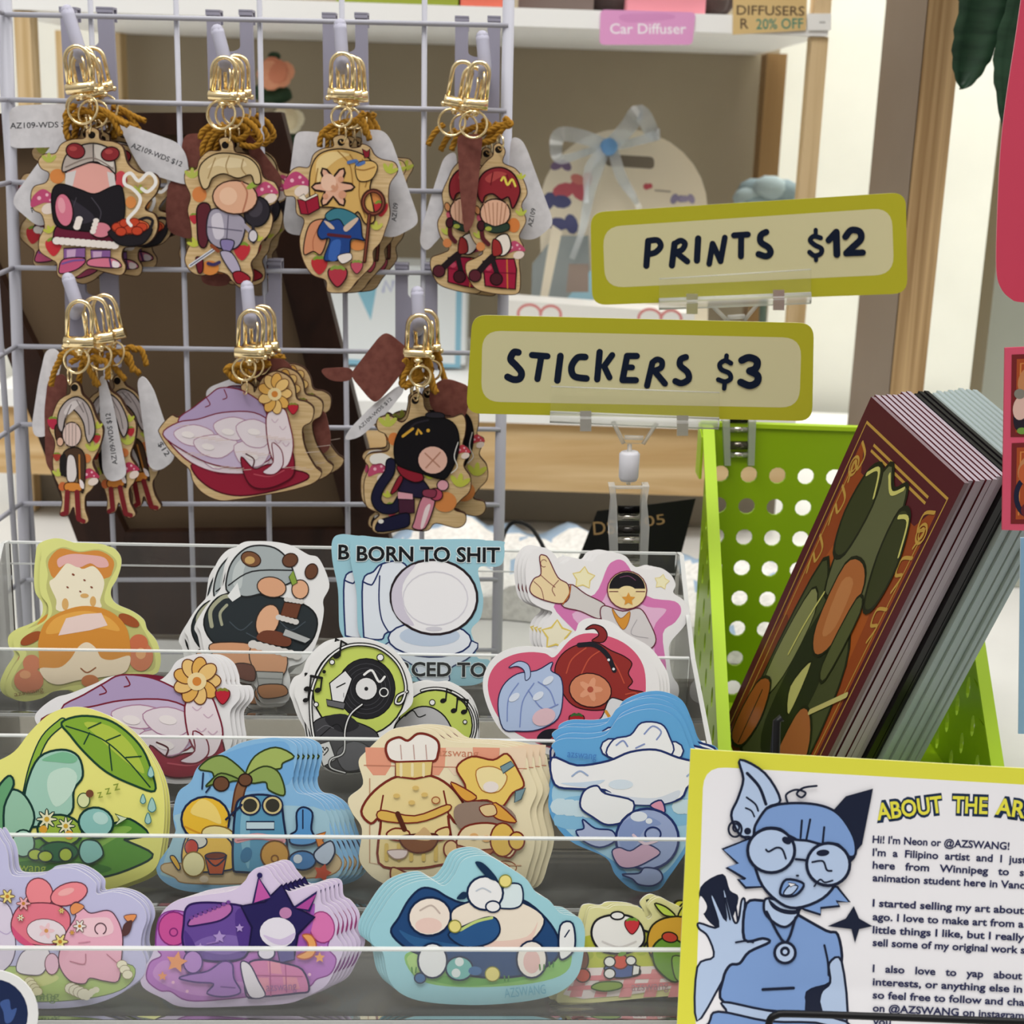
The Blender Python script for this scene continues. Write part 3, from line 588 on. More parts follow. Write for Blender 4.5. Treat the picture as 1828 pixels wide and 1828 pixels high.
a.e('#f0dca6', 1030, 490, 140, 135, 0, '#6b2438', 8); a.f('#1e1b20', [(1030+128*math.cos(math.pi*t/14), 480-118*math.sin(math.pi*t/14)) for t in range(15)], None, 0, False); a.e('#f0dca6', 1030, 500, 62, 40); a.l('#6b2438', 6, '905,500 965,500', False); a.l('#6b2438', 6, '1095,500 1155,500', False); a.l('#7a4a6a', 5, "980,400 1040,390 1090,420"); a.star('#dd9a3e', 1040, 555, 50)
stack(a, fr, 4, (-6.5, -1.2), 'pink star sticker with a pointing hand, top step right', 'pink star stickers')
# row B ---------------------------------------------------------------
def feathers(a, f):
    """winged flower motif, coordinates in photo pixels of the sticker, mapped by f"""
    def g(pts): return [f(q) for q in P(pts)]
    k = abs(f((100, 0))[0]-f((0, 0))[0])/100
    def ell(h, cx, cy, rx, ry, rot=0, ol=None, lw=0): a.e(h, *f((cx, cy)), rx*k, ry*k, rot, ol, lw*k)
    OL = '#7d2338'
    a.f('#b4a0c6', g("110,1265 150,1240 185,1220 215,1205 262,1208 300,1222 325,1240 330,1280 250,1310 150,1300"), OL, 3*k); a.l(OL, 2.5*k, g("180,1222 190,1235 178,1240")); a.l(OL, 2.5*k, g("225,1208 232,1222 222,1226"))
    a.f('#cdbcd8', g("72,1290 110,1268 160,1262 220,1250 300,1250 345,1275 345,1330 280,1350 200,1345 130,1322"), OL, 3*k)
    for q in ("100,1285 150,1272 200,1288 160,1310 120,1305", "150,1300 210,1290 260,1305 220,1332 170,1325", "200,1270 250,1258 300,1275 262,1300 215,1292", "250,1310 300,1300 340,1310 320,1345 270,1345", "255,1275 300,1262 345,1282 325,1312 280,1308"): a.f('#eadfe6', g(q), '#b487a4', 2*k)
    for x, y in ((135, 1290), (185, 1312), (235, 1285), (295, 1330), (300, 1285)): ell('#f4ecec', x, y, 16, 8, 10)
    a.f('#96233a', g("268,1330 300,1352 330,1345 372,1340 395,1320 400,1360 372,1378 330,1388 295,1384 275,1362"), '#52101e', 3*k); a.l('#52101e', 3*k, g("280,1325 300,1335 296,1350")); a.l('#c05060', 3*k, g("300,1362 340,1366 375,1355"))
    a.f('#efe2e8', g("330,1262 345,1245 375,1243 388,1268 398,1310 385,1345 360,1350 338,1318"), OL, 3*k)
    for x, y in ((352, 1262), (372, 1275), (360, 1300), (380, 1305), (362, 1328)): a.l('#d3b6c8', 2*k, g(f"{x-8},{y} {x},{y+6} {x+8},{y}"))
    a.f('#eadde6', g("345,1305 368,1318 372,1345 350,1362 322,1358 348,1340"), OL, 2.5*k)
    for t in range(9): q = t*40; ell('#e6b25c' if t % 2 else '#efc77e', 352+24*math.cos(math.radians(q)), 1215+24*math.sin(math.radians(q)), 19, 13, q, '#6b3a22', 2)
    ell('#f3dca6', 352, 1216, 17, 16); ell('#d98a3e', 352, 1216, 8, 8)
    x, y = f((398, 1242)); a.berry(x, y, 15*k, '#c0283a', '#8a8a3a', '#5a141e')
a, fr = sticker('B', 260, 1395, "72,1300 62,1280 75,1262 100,1245 125,1238 170,1220 190,1210 215,1205 240,1205 265,1212 285,1214 302,1200 316,1180 340,1170 368,1168 392,1182 402,1205 405,1222 424,1225 428,1246 412,1268 412,1292 415,1322 402,1355 384,1375 357,1394 300,1398 220,1370 150,1345 100,1325", '#f0eff1')
feathers(a, lambda q: q)
stack(a, fr, 4, (7.5, .6), 'white-edged lavender wing sticker left on the second step', 'white-edged wing stickers')

a, fr = sticker('B', 725, 1398, "1140,1180 1250,1140 1340,1150 1430,1150 1560,1230 1620,1330 1640,1450 1635,1600 1560,1740 1300,1800 1100,1740 1040,1500 1060,1300", '#f0f0ef', S[2], dd=.006)
a.e('#cbdb6a', 1340, 1450, 262, 250, 0, '#1c1c1c', 10, 28); a.f('#bfbfc2', "1050,1470 1120,1380 1220,1320 1330,1330 1430,1420 1480,1600 1300,1690 1100,1600", '#1c1c1c', 10); a.l('#1c1c1c', 8, "1125,1385 1180,1345 1220,1390 1270,1375")
a.ring('#1c1c1c', 26, 1340, 1450, 285, 262, 250, 380); a.ring('#f0f0ef', 10, 1340, 1450, 285, 262, 250, 380)
a.note('#1c1c1c', 1395, 1275, 45); a.note('#1c1c1c', 1470, 1345, 45, True); a.e('#f4f4f2', 1318, 1287, 20, ol='#1c1c1c', lw=6); a.e('#f4f4f2', 1550, 1425, 14, ol='#1c1c1c', lw=6)
stack(a, fr, 2, (3, -2), 'lime sticker with a grey mound behind the bakery sticker', 'grey mound stickers')

a, fr = sticker('B', 600, 1398, "560,895 640,855 760,840 900,850 1010,890 1090,960 1150,1060 1180,1160 1180,1280 1140,1340 1060,1420 1000,1600 900,1750 700,1800 560,1760 480,1660 450,1500 400,1400 365,1300 340,1220 370,1130 430,1090 470,990", '#f1f1f0', S[2])
a.e('#cbdb6a', 800, 1200, 330, 325, 0, '#1c1c1c', 12, 30); a.e('#26262a', 850, 1190, 205, 215, 0, '#101012', 6, 28)
for r_ in (170, 140, 112): a.ring('#4a4a50', 4, 850, 1190, r_, r_*1.05)
a.e('#e9e9ea', 850, 1190, 78, 80, ol='#101012', lw=6); a.e('#26262a', 850, 1190, 14); a.l('#f1f1f0', 16, "835,1090 890,1060 940,1140 980,1105"); a.e('#26262a', 975, 1215, 30, ol='#f1f1f0', lw=8)
a.f('#ececee', "590,1150 700,1060 750,1120 690,1290 610,1290", '#101012', 9, False); a.f('#6a6a6e', "565,1265 700,1290 690,1335 575,1310", '#101012', 7, False); a.l('#101012', 8, "640,1180 700,1150"); a.l('#8a8a8e', 4, "690,1220 690,1250", False)
a.f('#48484c', "470,1440 600,1380 760,1420 900,1480 940,1560 900,1740 700,1785 560,1740 490,1600", '#1a1a1c', 8); a.f('#2e2e32', "560,1390 700,1370 800,1450 700,1500 600,1460"); a.l('#1a1a1c', 6, "520,1530 640,1440 700,1520"); a.l('#7c7c82', 4, "500,1490 560,1450 620,1470"); a.f('#636368', "640,1640 760,1560 880,1620 840,1740 700,1770", '#1a1a1c', 6)
a.f('#f0f0f0', "500,1590 590,1560 635,1690 545,1740", '#1a1a1c', 9, False); a.l('#1a1a1c', 8, "545,1640 530,1615 545,1605 555,1625 570,1605 580,1625 550,1660"); 
a.l('#1a1a1c', 22, "820,1300 740,1370 700,1480 690,1640 600,1690 600,1750 700,1785", True); a.l('#e6e6e6', 9, "820,1300 740,1370 700,1480 690,1640 600,1690 600,1750 700,1785", True)
a.l('#1c1c1c', 28, "490,1600 460,1400 465,1200 550,1010 680,900 820,875 960,910 1080,1020 1130,1170 1105,1280 1060,1290 1075,1240 1140,1210", True); a.l('#f1f1f0', 11, "490,1600 460,1400 465,1200 550,1010 680,900 820,875 960,910 1080,1020 1130,1170 1105,1280 1060,1290 1075,1240 1140,1210", True)
a.note('#1c1c1c', 640, 955, 55); a.note('#1c1c1c', 430, 1190, 48, True); a.note('#1c1c1c', 420, 1270, 42)
for x, y, r_ in ((950, 967, 24), (608, 1000, 18), (495, 1300, 17)): a.e('#f4f4f2', x, y, r_, ol='#1c1c1c', lw=7)
a.e('#1c1c1c', 552, 1068, 13)
stack(a, fr, 2, (-10, -3), 'lime and grey music sticker with a record and notes', 'music stickers')

a, fr = sticker('B', 1010, 1335, "510,925 560,865 660,790 690,725 760,690 860,715 950,790 1110,880 1200,990 1255,1110 1250,1290 1150,1450 1000,1570 880,1640 700,1700 450,1650 200,1540 90,1420 20,1250 10,1120 60,1000 150,925 280,890 420,895", '#f2f1f2', S[3])
a.f('#dc5f7e', "515,965 620,850 720,800 850,805 1000,860 1110,960 1160,1090 1150,1290 1050,1430 900,1560 700,1650 450,1600 220,1490 110,1380 50,1230 50,1110 110,1010 220,950 340,930 450,940")
a.f('#8e2f2f', "735,770 790,735 860,755 890,810 860,860 780,850 830,810 800,765", '#33141a', 8)
a.f('#97332f', "520,1090 550,970 650,890 800,860 920,920 1010,960 1065,1010 1040,1080 1070,1140 1040,1190 1160,1220 1165,1290 1090,1320 1000,1290 860,1340 700,1330 600,1260", '#33141a', 8)
for q in ("600,1080 640,980 740,900", "700,1100 760,980 840,920", "900,960 960,1040 1010,1150", "1020,1230 1090,1220 1120,1270"): a.l('#c65540', 9, q)
a.l('#22222a', 34, "690,880 800,880 890,950 940,1060"); a.e('#e8ecf0', 900, 985, 10, n=8); a.e('#e8ecf0', 935, 1050, 10, n=8)
a.e('#d68a66', 770, 1200, 150, 120, 10, '#33141a', 8); a.flower('#e6a380', 770, 1195, 90, '#b85a44')
a.f('#b6c9ea', "115,1300 150,1170 250,1085 390,1060 500,1000 490,1060 560,1110 575,1240 540,1400 400,1480 250,1490 150,1470", '#252c55', 8); a.f('#b6c9ea', "190,1040 260,995 330,1020 345,1100 310,1130 300,1060 250,1030", '#252c55', 6)
for q in ("180,1420 190,1260 260,1150", "270,1460 290,1280 370,1150", "400,1140 480,1200 520,1300", "330,1200 430,1330 540,1300"): a.l('#7f93cc', 8, q)
for x, y in ((230, 1250), (400, 1240), (470, 1130)): a.e('#dfe8f6', x, y, 44, 24, -35)
a.e('#e6c4cc', 440, 1390, 85, 60, -20); a.f('#23222c', "390,1540 450,1480 560,1480 610,1540 560,1590 450,1590"); a.l('#b04048', 10, "480,1560 520,1520")
a.f('#e4e6ea', "770,1460 850,1390 900,1270 960,1260 1100,1330 1000,1400 900,1450 830,1540", '#23222c', 8); a.l('#d99a3a', 22, "880,1350 930,1430"); a.f('#23222c', "720,1470 770,1450 800,1530 760,1560")
a.berry(672, 1420, 62, '#b3242f', '#3f6b3a', '#33141a'); a.e('#d68a66', 650, 1480, 50, 25, 10)
stack(a, fr, 4, (7, 1), 'pink heart sticker with pale blue and russet blossoms', 'pink heart stickers')
# row C ---------------------------------------------------------------
a, fr = sticker('C', 120, 1590, "-70,1560 -85,1470 -60,1390 -15,1364 25,1342 55,1305 90,1274 130,1262 170,1268 215,1290 255,1330 285,1385 294,1440 289,1509 274,1554 219,1580 171,1592 100,1598 20,1595", '#efec86')
a.f('#5e9a3e', "-40,1540 10,1510 75,1495 160,1478 210,1468 232,1462 265,1488 230,1498 224,1500 273,1525 240,1548 175,1567 90,1563 -10,1556", '#173a34', 4); a.f('#8cba55', "150,1490 215,1475 235,1480 200,1500 160,1520", None); a.f('#3f7a34', "0,1550 60,1535 160,1540 200,1552 150,1563 60,1560")
a.l('#173a34', 15, "112,1288 80,1318 58,1370 45,1428"); a.l('#92b842', 10, "112,1288 80,1318 58,1370 45,1428")
a.f('#87b03a', "110,1290 145,1278 190,1284 225,1305 255,1338 272,1380 276,1412 240,1402 190,1378 150,1342 125,1312", '#1c4430', 4); a.f('#b4c94c', "150,1290 195,1296 235,1330 258,1380 225,1360 180,1320")
for q in ("118,1296 180,1318 225,1355 268,1405", "160,1308 150,1328", "195,1330 200,1375", "190,1322 215,1312", "225,1352 252,1350", "158,1300 180,1290"): a.l('#1c4430', 2.5, q)
a.f('#a8d4c2', "42,1450 48,1400 70,1352 110,1338 140,1350 148,1385 132,1410 128,1450 90,1470 50,1475", '#173a34', 4); a.f('#c9e6d6', "90,1380 120,1370 138,1385 126,1420 100,1440 85,1410"); a.f('#7fbf98', "75,1356 112,1342 138,1352 130,1362 100,1360")
a.f('#9ccab0', "5,1500 8,1440 20,1410 45,1420 62,1460 40,1500", '#173a34', 4); a.f('#6aa878', "-20,1490 -10,1420 15,1385 25,1400 8,1440 5,1500", '#173a34', 4); a.e('#a8d4c2', 42, 1505, 20, 24, 0, '#173a34', 3)
a.e('#a2c04a', 107, 1482, 40, 28, 5, '#173a34', 4); a.flower('#f1ecc6', 84, 1462, 19, '#d9b040', 8, '#173a34'); a.flower('#f1ecc6', 118, 1474, 17, '#d9b040', 8, '#173a34'); a.e('#e5a93c', 78, 1480, 7); a.e('#e5a93c', 124, 1490, 8)
a.e('#93cbc6', 172, 1468, 31, 27, 10, '#173a34', 4); a.e('#bfe4de', 180, 1460, 14, 11, 20); a.e('#2f6a48', 105, 1520, 35, 18, 0, '#173a34', 3); a.e('#b6c84e', 64, 1525, 13, 10, 0, '#173a34', 3); a.e('#b6c84e', 82, 1528, 13, 10, 0, '#173a34', 3); a.e('#b6c84e', 118, 1525, 12, 12, 0, '#173a34', 3)
a.f('#93cbc6', "142,1520 150,1500 175,1502 185,1525 165,1540 150,1538", '#173a34', 3); a.e('#dfe6b0', 150, 1428, 11, 13, 0, '#3c5a34', 2); a.e('#7a4a34', 161, 1416, 7, 7); a.f('#dbe8c8', "206,1452 228,1460 206,1474 214,1462", '#3c5a34', 2, False)
for x, y, r_ in ((256, 1428, 6), (272, 1440, 9), (265, 1463, 7), (270, 1380, 7)): a.f('#a6d2cc', [(x, y-r_*1.9), (x+r_*.8, y+r_*.2), (x, y+r_), (x-r_*.8, y+r_*.2)], '#3c7a80', 1.5)
a.text('#8a9a3c', 'z', 176, 1424, 22, None, -12); a.text('#8a9a3c', 'z', 190, 1418, 24, None, -12); a.text('#8a9a3c', 'z', 205, 1411, 26, None, -12)
a.text('#a8c43c', 'azswang', 8, 1552, 22, 75, 3)
stack(a, fr, 3, (4, 3), 'yellow pond sticker with a leaf umbrella at far left', 'pond stickers')

a, fr = sticker('C', 450, 1592, "400,1342 430,1326 470,1318 505,1318 528,1330 530,1355 522,1392 530,1414 552,1420 575,1436 588,1465 600,1500 614,1535 605,1564 570,1582 500,1588 420,1590 340,1592 295,1576 279,1550 296,1520 314,1494 309,1455 318,1415 340,1396 356,1366", '#8cbfe8')
a.f('#a9cfe0', "315,1480 330,1450 560,1440 590,1490 605,1540 590,1568 420,1582 300,1566 290,1548", None); a.f('#79b2e4', "370,1365 410,1342 470,1326 515,1330 515,1400 400,1410")
a.f('#dcc39a', "288,1553 305,1540 420,1548 560,1535 590,1520 610,1540 590,1562 520,1570 420,1578 330,1576 312,1566", '#a8845a', 2)
a.l('#5a3424', 20, "438,1388 428,1412 422,1450"); a.l('#8e6242', 14, "438,1388 428,1412 422,1450")
a.f('#93aa5c', "440,1384 405,1352 378,1352 355,1372 378,1378 384,1388 405,1384 420,1394", '#33421f', 3); a.f('#a9bb66', "438,1384 455,1350 492,1334 525,1350 505,1362 500,1372 470,1374 452,1386", '#33421f', 3); a.f('#93aa5c', "440,1386 470,1368 495,1376 507,1402 506,1420 480,1410 474,1396 450,1398", '#33421f', 3); a.f('#7f9a50', "428,1392 395,1380 375,1395 368,1404 385,1400 392,1412 410,1396", '#33421f', 3)
a.e('#6f4a34', 395, 1399, 14, 13, 0, '#2a1a14', 2.5); a.e('#6f4a34', 438, 1392, 12, 11, 0, '#2a1a14', 2.5)
a.l('#1f2d50', 3, "363,1380 361,1408"); a.l('#1f2d50', 3, "375,1405 368,1414")
a.e('#f1c23c', 367, 1462, 43, 40, 0, '#1e2a4a', 4); a.f('#f8dc7c', "340,1450 360,1426 385,1440 395,1470 370,1462"); a.l('#d99a2c', 3, "330,1475 370,1490 405,1475"); a.e('#ece0a4', 390, 1490, 30, 16, 10, '#8a6a2a', 2.5)
a.f('#efc45a', "330,1500 345,1490 405,1495 418,1530 412,1552 340,1555 325,1535", '#1e2a4a', 3); a.e('#dfe0d8', 352, 1502, 18, 12, 0, '#1e2a4a', 2.5); a.e('#c94a3e', 342, 1512, 12, 14, 0, '#1e2a4a', 2); a.e('#f3ebb6', 346, 1542, 20, 22, 0, '#8a6a2a', 2.5); a.f('#e8b648', "304,1530 312,1528 322,1546 318,1552", '#1e2a4a', 2)
a.f('#c25a34', "366,1528 405,1526 398,1560 374,1560", '#1e2a4a', 3, False); a.e('#7a3a2a', 385, 1527, 19, 6, -3, '#1e2a4a', 2); a.l('#1e2a4a', 3, "368,1530 385,1545 404,1530")
a.f('#5f9dc0', "420,1450 432,1424 470,1418 498,1428 506,1460 508,1545 430,1556 416,1540", '#1e2a4a', 4); a.f('#86bcd4', "430,1500 432,1450 445,1440 445,1550"); a.f('#c8e0ea', "440,1466 490,1466 490,1480 440,1480", '#1e2a4a', 2.5, False); a.l('#e3a4aa', 11, "424,1499 460,1492 505,1500"); a.l('#b2707c', 2, "424,1500 460,1497 505,1501"); a.e('#3f7aa4', 440, 1525, 10, 14, 20)
for x in (447, 487): a.e('#d8c78e', x, 1437, 18, 17, 0, '#1e2a4a', 3); a.e('#3a3830', x, 1437, 12.5, 12)
a.l('#1e2a4a', 4, "404,1462 432,1436", False)
a.e('#cf9c4c', 491, 1525, 25, 25, 0, '#6a4420', 3); a.ring('#8a5a2c', 3, 491, 1532, 6); a.f('#5f9ed8', "530,1480 530,1450 542,1440 558,1450 556,1480 566,1500 545,1508 520,1505 518,1490", '#1e2a4a', 3.5); a.l('#1e2a4a', 2.5, "541,1445 541,1478", False); a.f('#e08a3a', "562,1490 582,1484 576,1500 585,1510 568,1510", '#7a3a1a', 2, False)
a.e('#4f86c0', 540, 1535, 24, 17, 0, '#1e2a4a', 3); a.f('#c4d2e6', "562,1520 590,1500 598,1520 584,1542 566,1536", '#1e2a4a', 3); a.e('#d9e2ee', 532, 1532, 8); a.star('#d2563a', 576, 1557, 17, rot=.3, inner=.55); a.e('#e9d8c0', 365, 1568, 8, 6)
stack(a, fr, 6, (8.5, .8), 'blue beach sticker with a palm tree and red bucket', 'beach stickers')

a, fr = sticker('C', 790, 1592, "640,1360 655,1340 690,1308 720,1298 770,1303 800,1322 850,1326 905,1332 938,1350 945,1375 958,1412 946,1450 955,1500 945,1545 925,1590 870,1592 780,1588 720,1590 680,1575 655,1556 641,1530 646,1480 628,1450 622,1425 648,1400", '#f3e7c4')
for k in range(6):
    x = 652+k*48; a.f('#eba286' if k % 2 == 0 else '#f4dcc0', f"{x},1334 {x+48},1335 {x+46},1368 {x+36},1384 {x+14},1384 {x+2},1368", None, 0, False)
a.l('#c9856a', 1.5, "650,1366 940,1372", False); a.text('#d08a6c', 'azswang', 780, 1349, 20, 74, 2); a.l('#c9a080', 2, "660,1390 660,1540 690,1545 930,1545", False)
a.f('#f1dda0', "712,1385 770,1385 810,1410 832,1448 815,1470 800,1456 808,1530 780,1545 730,1550 676,1540 680,1462 662,1470 645,1448 668,1412", '#7d2d22', 4.5)
a.l('#7d2d22', 3, "684,1420 676,1465"); a.l('#7d2d22', 3, "792,1412 802,1460")
a.f('#f6f1ea', "706,1360 690,1345 692,1325 712,1316 728,1322 745,1310 765,1312 782,1324 782,1345 770,1360", '#7d2d22', 4.5)
for x in (715, 738, 760): a.l('#c9a8a0', 2, f"{x},1330 {x+2},1355")
a.f('#e8cf84', "706,1360 772,1358 770,1384 740,1390 706,1386", '#7d2d22', 3.5, False)
for x in (716, 736, 756): a.l('#f4e6b8', 5, f"{x},1364 {x},1384", False)
a.f('#e6bc5c', "680,1446 740,1456 798,1436 800,1448 745,1468 680,1464", '#7d2d22', 2.5)
for x in (690, 712, 734, 756, 778, 798): a.l('#dfc16c', 7, f"{x},1508 {x},1534", False)
a.f('#f0d796', "720,1555 700,1548 698,1568 712,1578 726,1560", '#7d2d22', 3); a.f('#f0d796', "690,1488 706,1478 730,1484 726,1500 700,1498", '#7d2d22', 3); a.f('#f0d796', "778,1484 800,1476 802,1492 782,1500", '#7d2d22', 3)
a.l('#5a2a1c', 9, "710,1452 722,1480"); a.f('#84502f', "713,1496 730,1490 775,1488 782,1498 770,1516 745,1522 724,1514", '#5a2418', 3); a.f('#d9b684', "735,1496 748,1484 758,1476 770,1490 765,1500"); a.f('#ecdcdc', "692,1518 726,1517 722,1530 704,1532", '#a88c80', 2)
a.e('#e8c98c', 778, 1428, 7, 6, 0, '#a8603a', 2); 
for x, y in ((708, 1420), (735, 1432), (758, 1418), (742, 1406)): a.e('#e2c274', x, y, 6, 4)
a.f('#f2d06e', "815,1370 842,1350 880,1356 905,1345 925,1375 935,1402 915,1415 895,1440 870,1428 835,1428 830,1400", '#7d2d22', 3.5); a.f('#f7e6ac', "850,1375 880,1368 905,1385 890,1412 860,1410", '#b87a3a', 2); a.f('#7c9aa4', "893,1368 912,1358 918,1366 898,1380", '#4a5a60', 2, False); a.f('#7c9aa4', "920,1412 938,1406 930,1426 918,1432", '#4a5a60', 2, False); a.e('#f3e9e4', 876, 1404, 14, 10)
a.f('#9a8476', "812,1440 850,1430 905,1440 920,1470 860,1488 818,1475"); a.f('#e6a948', "805,1395 850,1420 835,1430 820,1420", '#7d2d22', 2.5); a.f('#e6a948', "885,1432 922,1466 890,1462 876,1448", '#7d2d22', 2.5); a.f('#e9cf9a', "856,1440 880,1435 886,1452 866,1456", '#7d2d22', 2)
a.f('#f3e0b4', "815,1500 830,1475 870,1468 905,1478 925,1500 910,1530 880,1520 850,1535 820,1525", '#7d2d22', 3.5); a.e('#efc763', 897, 1498, 22, 30, 0, '#7d2d22', 3); a.e('#efc763', 922, 1500, 14, 16, 0, '#7d2d22', 3); a.e('#f0cf98', 805, 1515, 13, 16, 0, '#7d2d22', 3); a.f('#b07048', "815,1508 850,1516 880,1515 870,1526 835,1530", '#7d2d22', 2.5)
a.e('#ecd0a0', 840, 1545, 18, 10, 0, '#a8603a', 2); a.e('#e6bc80', 890, 1550, 20, 12, 0, '#a8603a', 2); a.e('#eab87a', 846, 1492, 8, 6); a.e('#eab87a', 868, 1496, 8, 6)
stack(a, fr, 4, (12, -1), 'cream bakery sticker with a chef hat and mixing bowl', 'bakery stickers')

a, fr = sticker('C', 1160, 1592, "1105,1282 1140,1268 1175,1267 1208,1283 1226,1320 1240,1355 1272,1370 1275,1420 1262,1470 1235,1500 1222,1525 1195,1564 1174,1589 1132,1589 1099,1562 1081,1531 1016,1500 981,1450 983,1400 992,1350 985,1330 1008,1318 1050,1318 1080,1312 1092,1298", '#66aae0')
a.f('#abd6ee', "990,1400 1040,1390 1240,1390 1262,1430 1235,1490 1190,1555 1140,1575 1100,1540 1020,1490 990,1445"); a.f('#8cc4e8', "1000,1440 1040,1420 1260,1430 1250,1470 1010,1480"); a.fluff('#cfe6f2', 1000, 1440, 1050, 1445, 18, 4); a.fluff('#cfe6f2', 1215, 1440, 1255, 1440, 16, 4)
a.fluff('#f2f4f8', 1092, 1335, 1200, 1340, 20, 7, '#25356e', 3); a.f('#f4f5f9', "1085,1350 1095,1320 1125,1312 1145,1290 1180,1292 1195,1315 1200,1345 1150,1362", '#25356e', 3)
for q in ("1150,1310 1165,1296 1180,1306 1172,1320", "1100,1330 1112,1322 1120,1332", "1135,1335 1150,1328"): a.l('#8a9acb', 3, q)
a.f('#f5f6fa', "985,1352 1030,1366 1085,1358 1125,1342 1170,1338 1210,1352 1265,1368 1268,1398 1230,1402 1215,1425 1170,1436 1110,1432 1080,1410 1030,1408 990,1400", '#25356e', 4); a.f('#dbe3f2', "1080,1412 1110,1420 1170,1424 1212,1410 1205,1428 1165,1436 1110,1432"); a.f('#cfe0f4', "1000,1398 1050,1405 1080,1392 1040,1396"); a.e('#dbe8f6', 1108, 1400, 22, 9)
for x in (1035, 1240): a.l('#9fb4d8', 3, f"{x-14},1385 {x},1376 {x+14},1384")
a.f('#f3f5f9', "1036,1440 1042,1412 1065,1402 1080,1416 1130,1430 1120,1462 1085,1472 1058,1458", '#25356e', 3.5); a.f('#dd9ab6', "1160,1438 1180,1428 1186,1450", '#25356e', 3)
a.f('#b3bfe2', "1028,1483 1042,1478 1040,1462 1062,1478 1092,1482 1098,1500 1070,1512 1040,1500", '#25356e', 3); a.e('#a3b3de', 1155, 1497, 56, 54, 0, '#25356e', 4.5, 28); a.f('#8ea2d4', "1104,1490 1115,1465 1150,1455 1180,1470 1150,1480 1130,1520 1115,1530"); a.e('#e9effa', 1140, 1457, 15, 9); a.e('#e9effa', 1158, 1465, 6, 5)
a.f('#d9b2cc', "1092,1520 1105,1512 1125,1518 1150,1505 1178,1520 1160,1535 1130,1548 1105,1545", '#25356e', 2.5); a.l('#e9d2e2', 5, "1130,1490 1150,1505 1172,1500"); a.ring('#25356e', 3, 1165, 1488, 14, 12, 150, 400)
a.f('#a7b6e0', "1110,1560 1140,1558 1150,1548 1175,1552 1182,1568 1165,1580 1140,1578 1128,1568", '#25356e', 3); a.text('#4a80c4', 'azswang', 1012, 1351, 20, 52, 5)
stack(a, fr, 5, (3, -8, 5), 'blue cloud and bubble sticker beside the artist card', 'cloud stickers')
# row D ---------------------------------------------------------------
a, fr = sticker('D', 120, 1795, "-60,500 20,540 55,620 70,740 120,780 300,770 370,730 500,720 600,760 680,830 690,905 800,890 920,920 1010,990 1040,1080 1010,1180 1000,1280 1035,1380 1020,1480 930,1560 800,1640 600,1700 300,1720 100,1690 -60,1660 -90,1200", '#c8c7ea', S[5])
a.f('#b7d17c', "-40,1440 200,1420 500,1430 900,1400 955,1490 850,1590 600,1650 250,1670 20,1630", '#6a7a5a', 6); a.f('#d6de92', "100,1470 300,1450 420,1500 300,1560 150,1540")
a.f('#e6dcf0', "-60,1000 20,960 80,1020 100,1150 110,1300 60,1420 -60,1450", '#5a4a66', 7); a.l('#c4b2da', 7, "-30,1150 40,1190 80,1170")
a.e('#f58f98', 280, 900, 95, 110, -20, '#6a3040', 8); a.e('#f58f98', 490, 905, 135, 78, -18, '#6a3040', 8); a.e('#f9b4b4', 470, 890, 60, 24, -18)
a.f('#ee7f92', "80,1110 130,1000 230,970 380,975 480,1030 500,1110 470,1220 380,1270 220,1260 110,1210", '#6a3040', 8); a.f('#e05a86', "85,1130 130,1180 250,1270 380,1270 220,1285 110,1220"); a.e('#f3e6ee', 330, 1170, 140, 88, 8, '#6a3040', 5); a.flower('#f6cfd6', 330, 1165, 60, '#e0a060')
a.f('#f1eaf2', "150,1330 230,1290 340,1300 350,1360 310,1460 240,1480 120,1450", '#5a4a66', 6); a.e('#f0c4da', 370, 1400, 50, 75, 0, '#6a3040', 6)
a.f('#f3b6cc', "420,1330 470,1180 540,1060 500,1000 545,960 600,1010 650,1040 760,1020 820,1060 870,1190 862,1380 840,1520 740,1520 640,1500 600,1540 500,1520 430,1430", '#5a3a4a', 8); a.f('#f9d2dc', "560,1090 680,1070 780,1080 800,1180 650,1210 560,1160")
a.f('#ec9a60', "500,1000 540,965 600,995 520,1050", '#5a3a4a', 5); a.f('#ec9a60', "880,1060 970,1050 930,1110", '#5a3a4a', 5); a.f('#5a3a3a', "880,1120 940,1090 920,1180 870,1200"); a.ring('#5a3a4a', 8, 715, 1150, 40, 40, 120, 420); a.l('#c0788e', 8, "500,1380 600,1400 610,1330"); a.l('#c0788e', 7, "760,1330 830,1390"); a.l('#d894ac', 7, "560,1250 640,1240")
for x, y, r_, h in ((55, 920, 55, '#f2e08c'), (170, 970, 52, '#f6b7c0'), (568, 1130, 48, '#f7f1ea'), (430, 1240, 58, '#f4e690'), (150, 1070, 28, '#f9f4d8'), (440, 1020, 24, '#f4e28c'), (515, 1175, 20, '#f0b85c')): a.flower(h, x, y, r_, '#c98a3a', 6, '#6a4a3a')
a.fluff('#f6f2da', 510, 1570, 600, 1610, 48, 4, '#9a8a6a', 4); a.fluff('#f2ecc2', 215, 1520, 270, 1590, 38, 4, '#a89a6a', 4); a.fluff('#f4efd2', 870, 1400, 910, 1470, 38, 3, '#9a8a6a', 4); a.fluff('#f6f2da', 620, 1630, 660, 1590, 26, 3)
a.text('#7a9a5a', 'azswang', 60, 1645, 80, 340, 2)
stack(a, fr, 4, (3.5, -1, 2), 'lavender-edged pink blossom meadow sticker, bottom left', 'blossom meadow stickers')

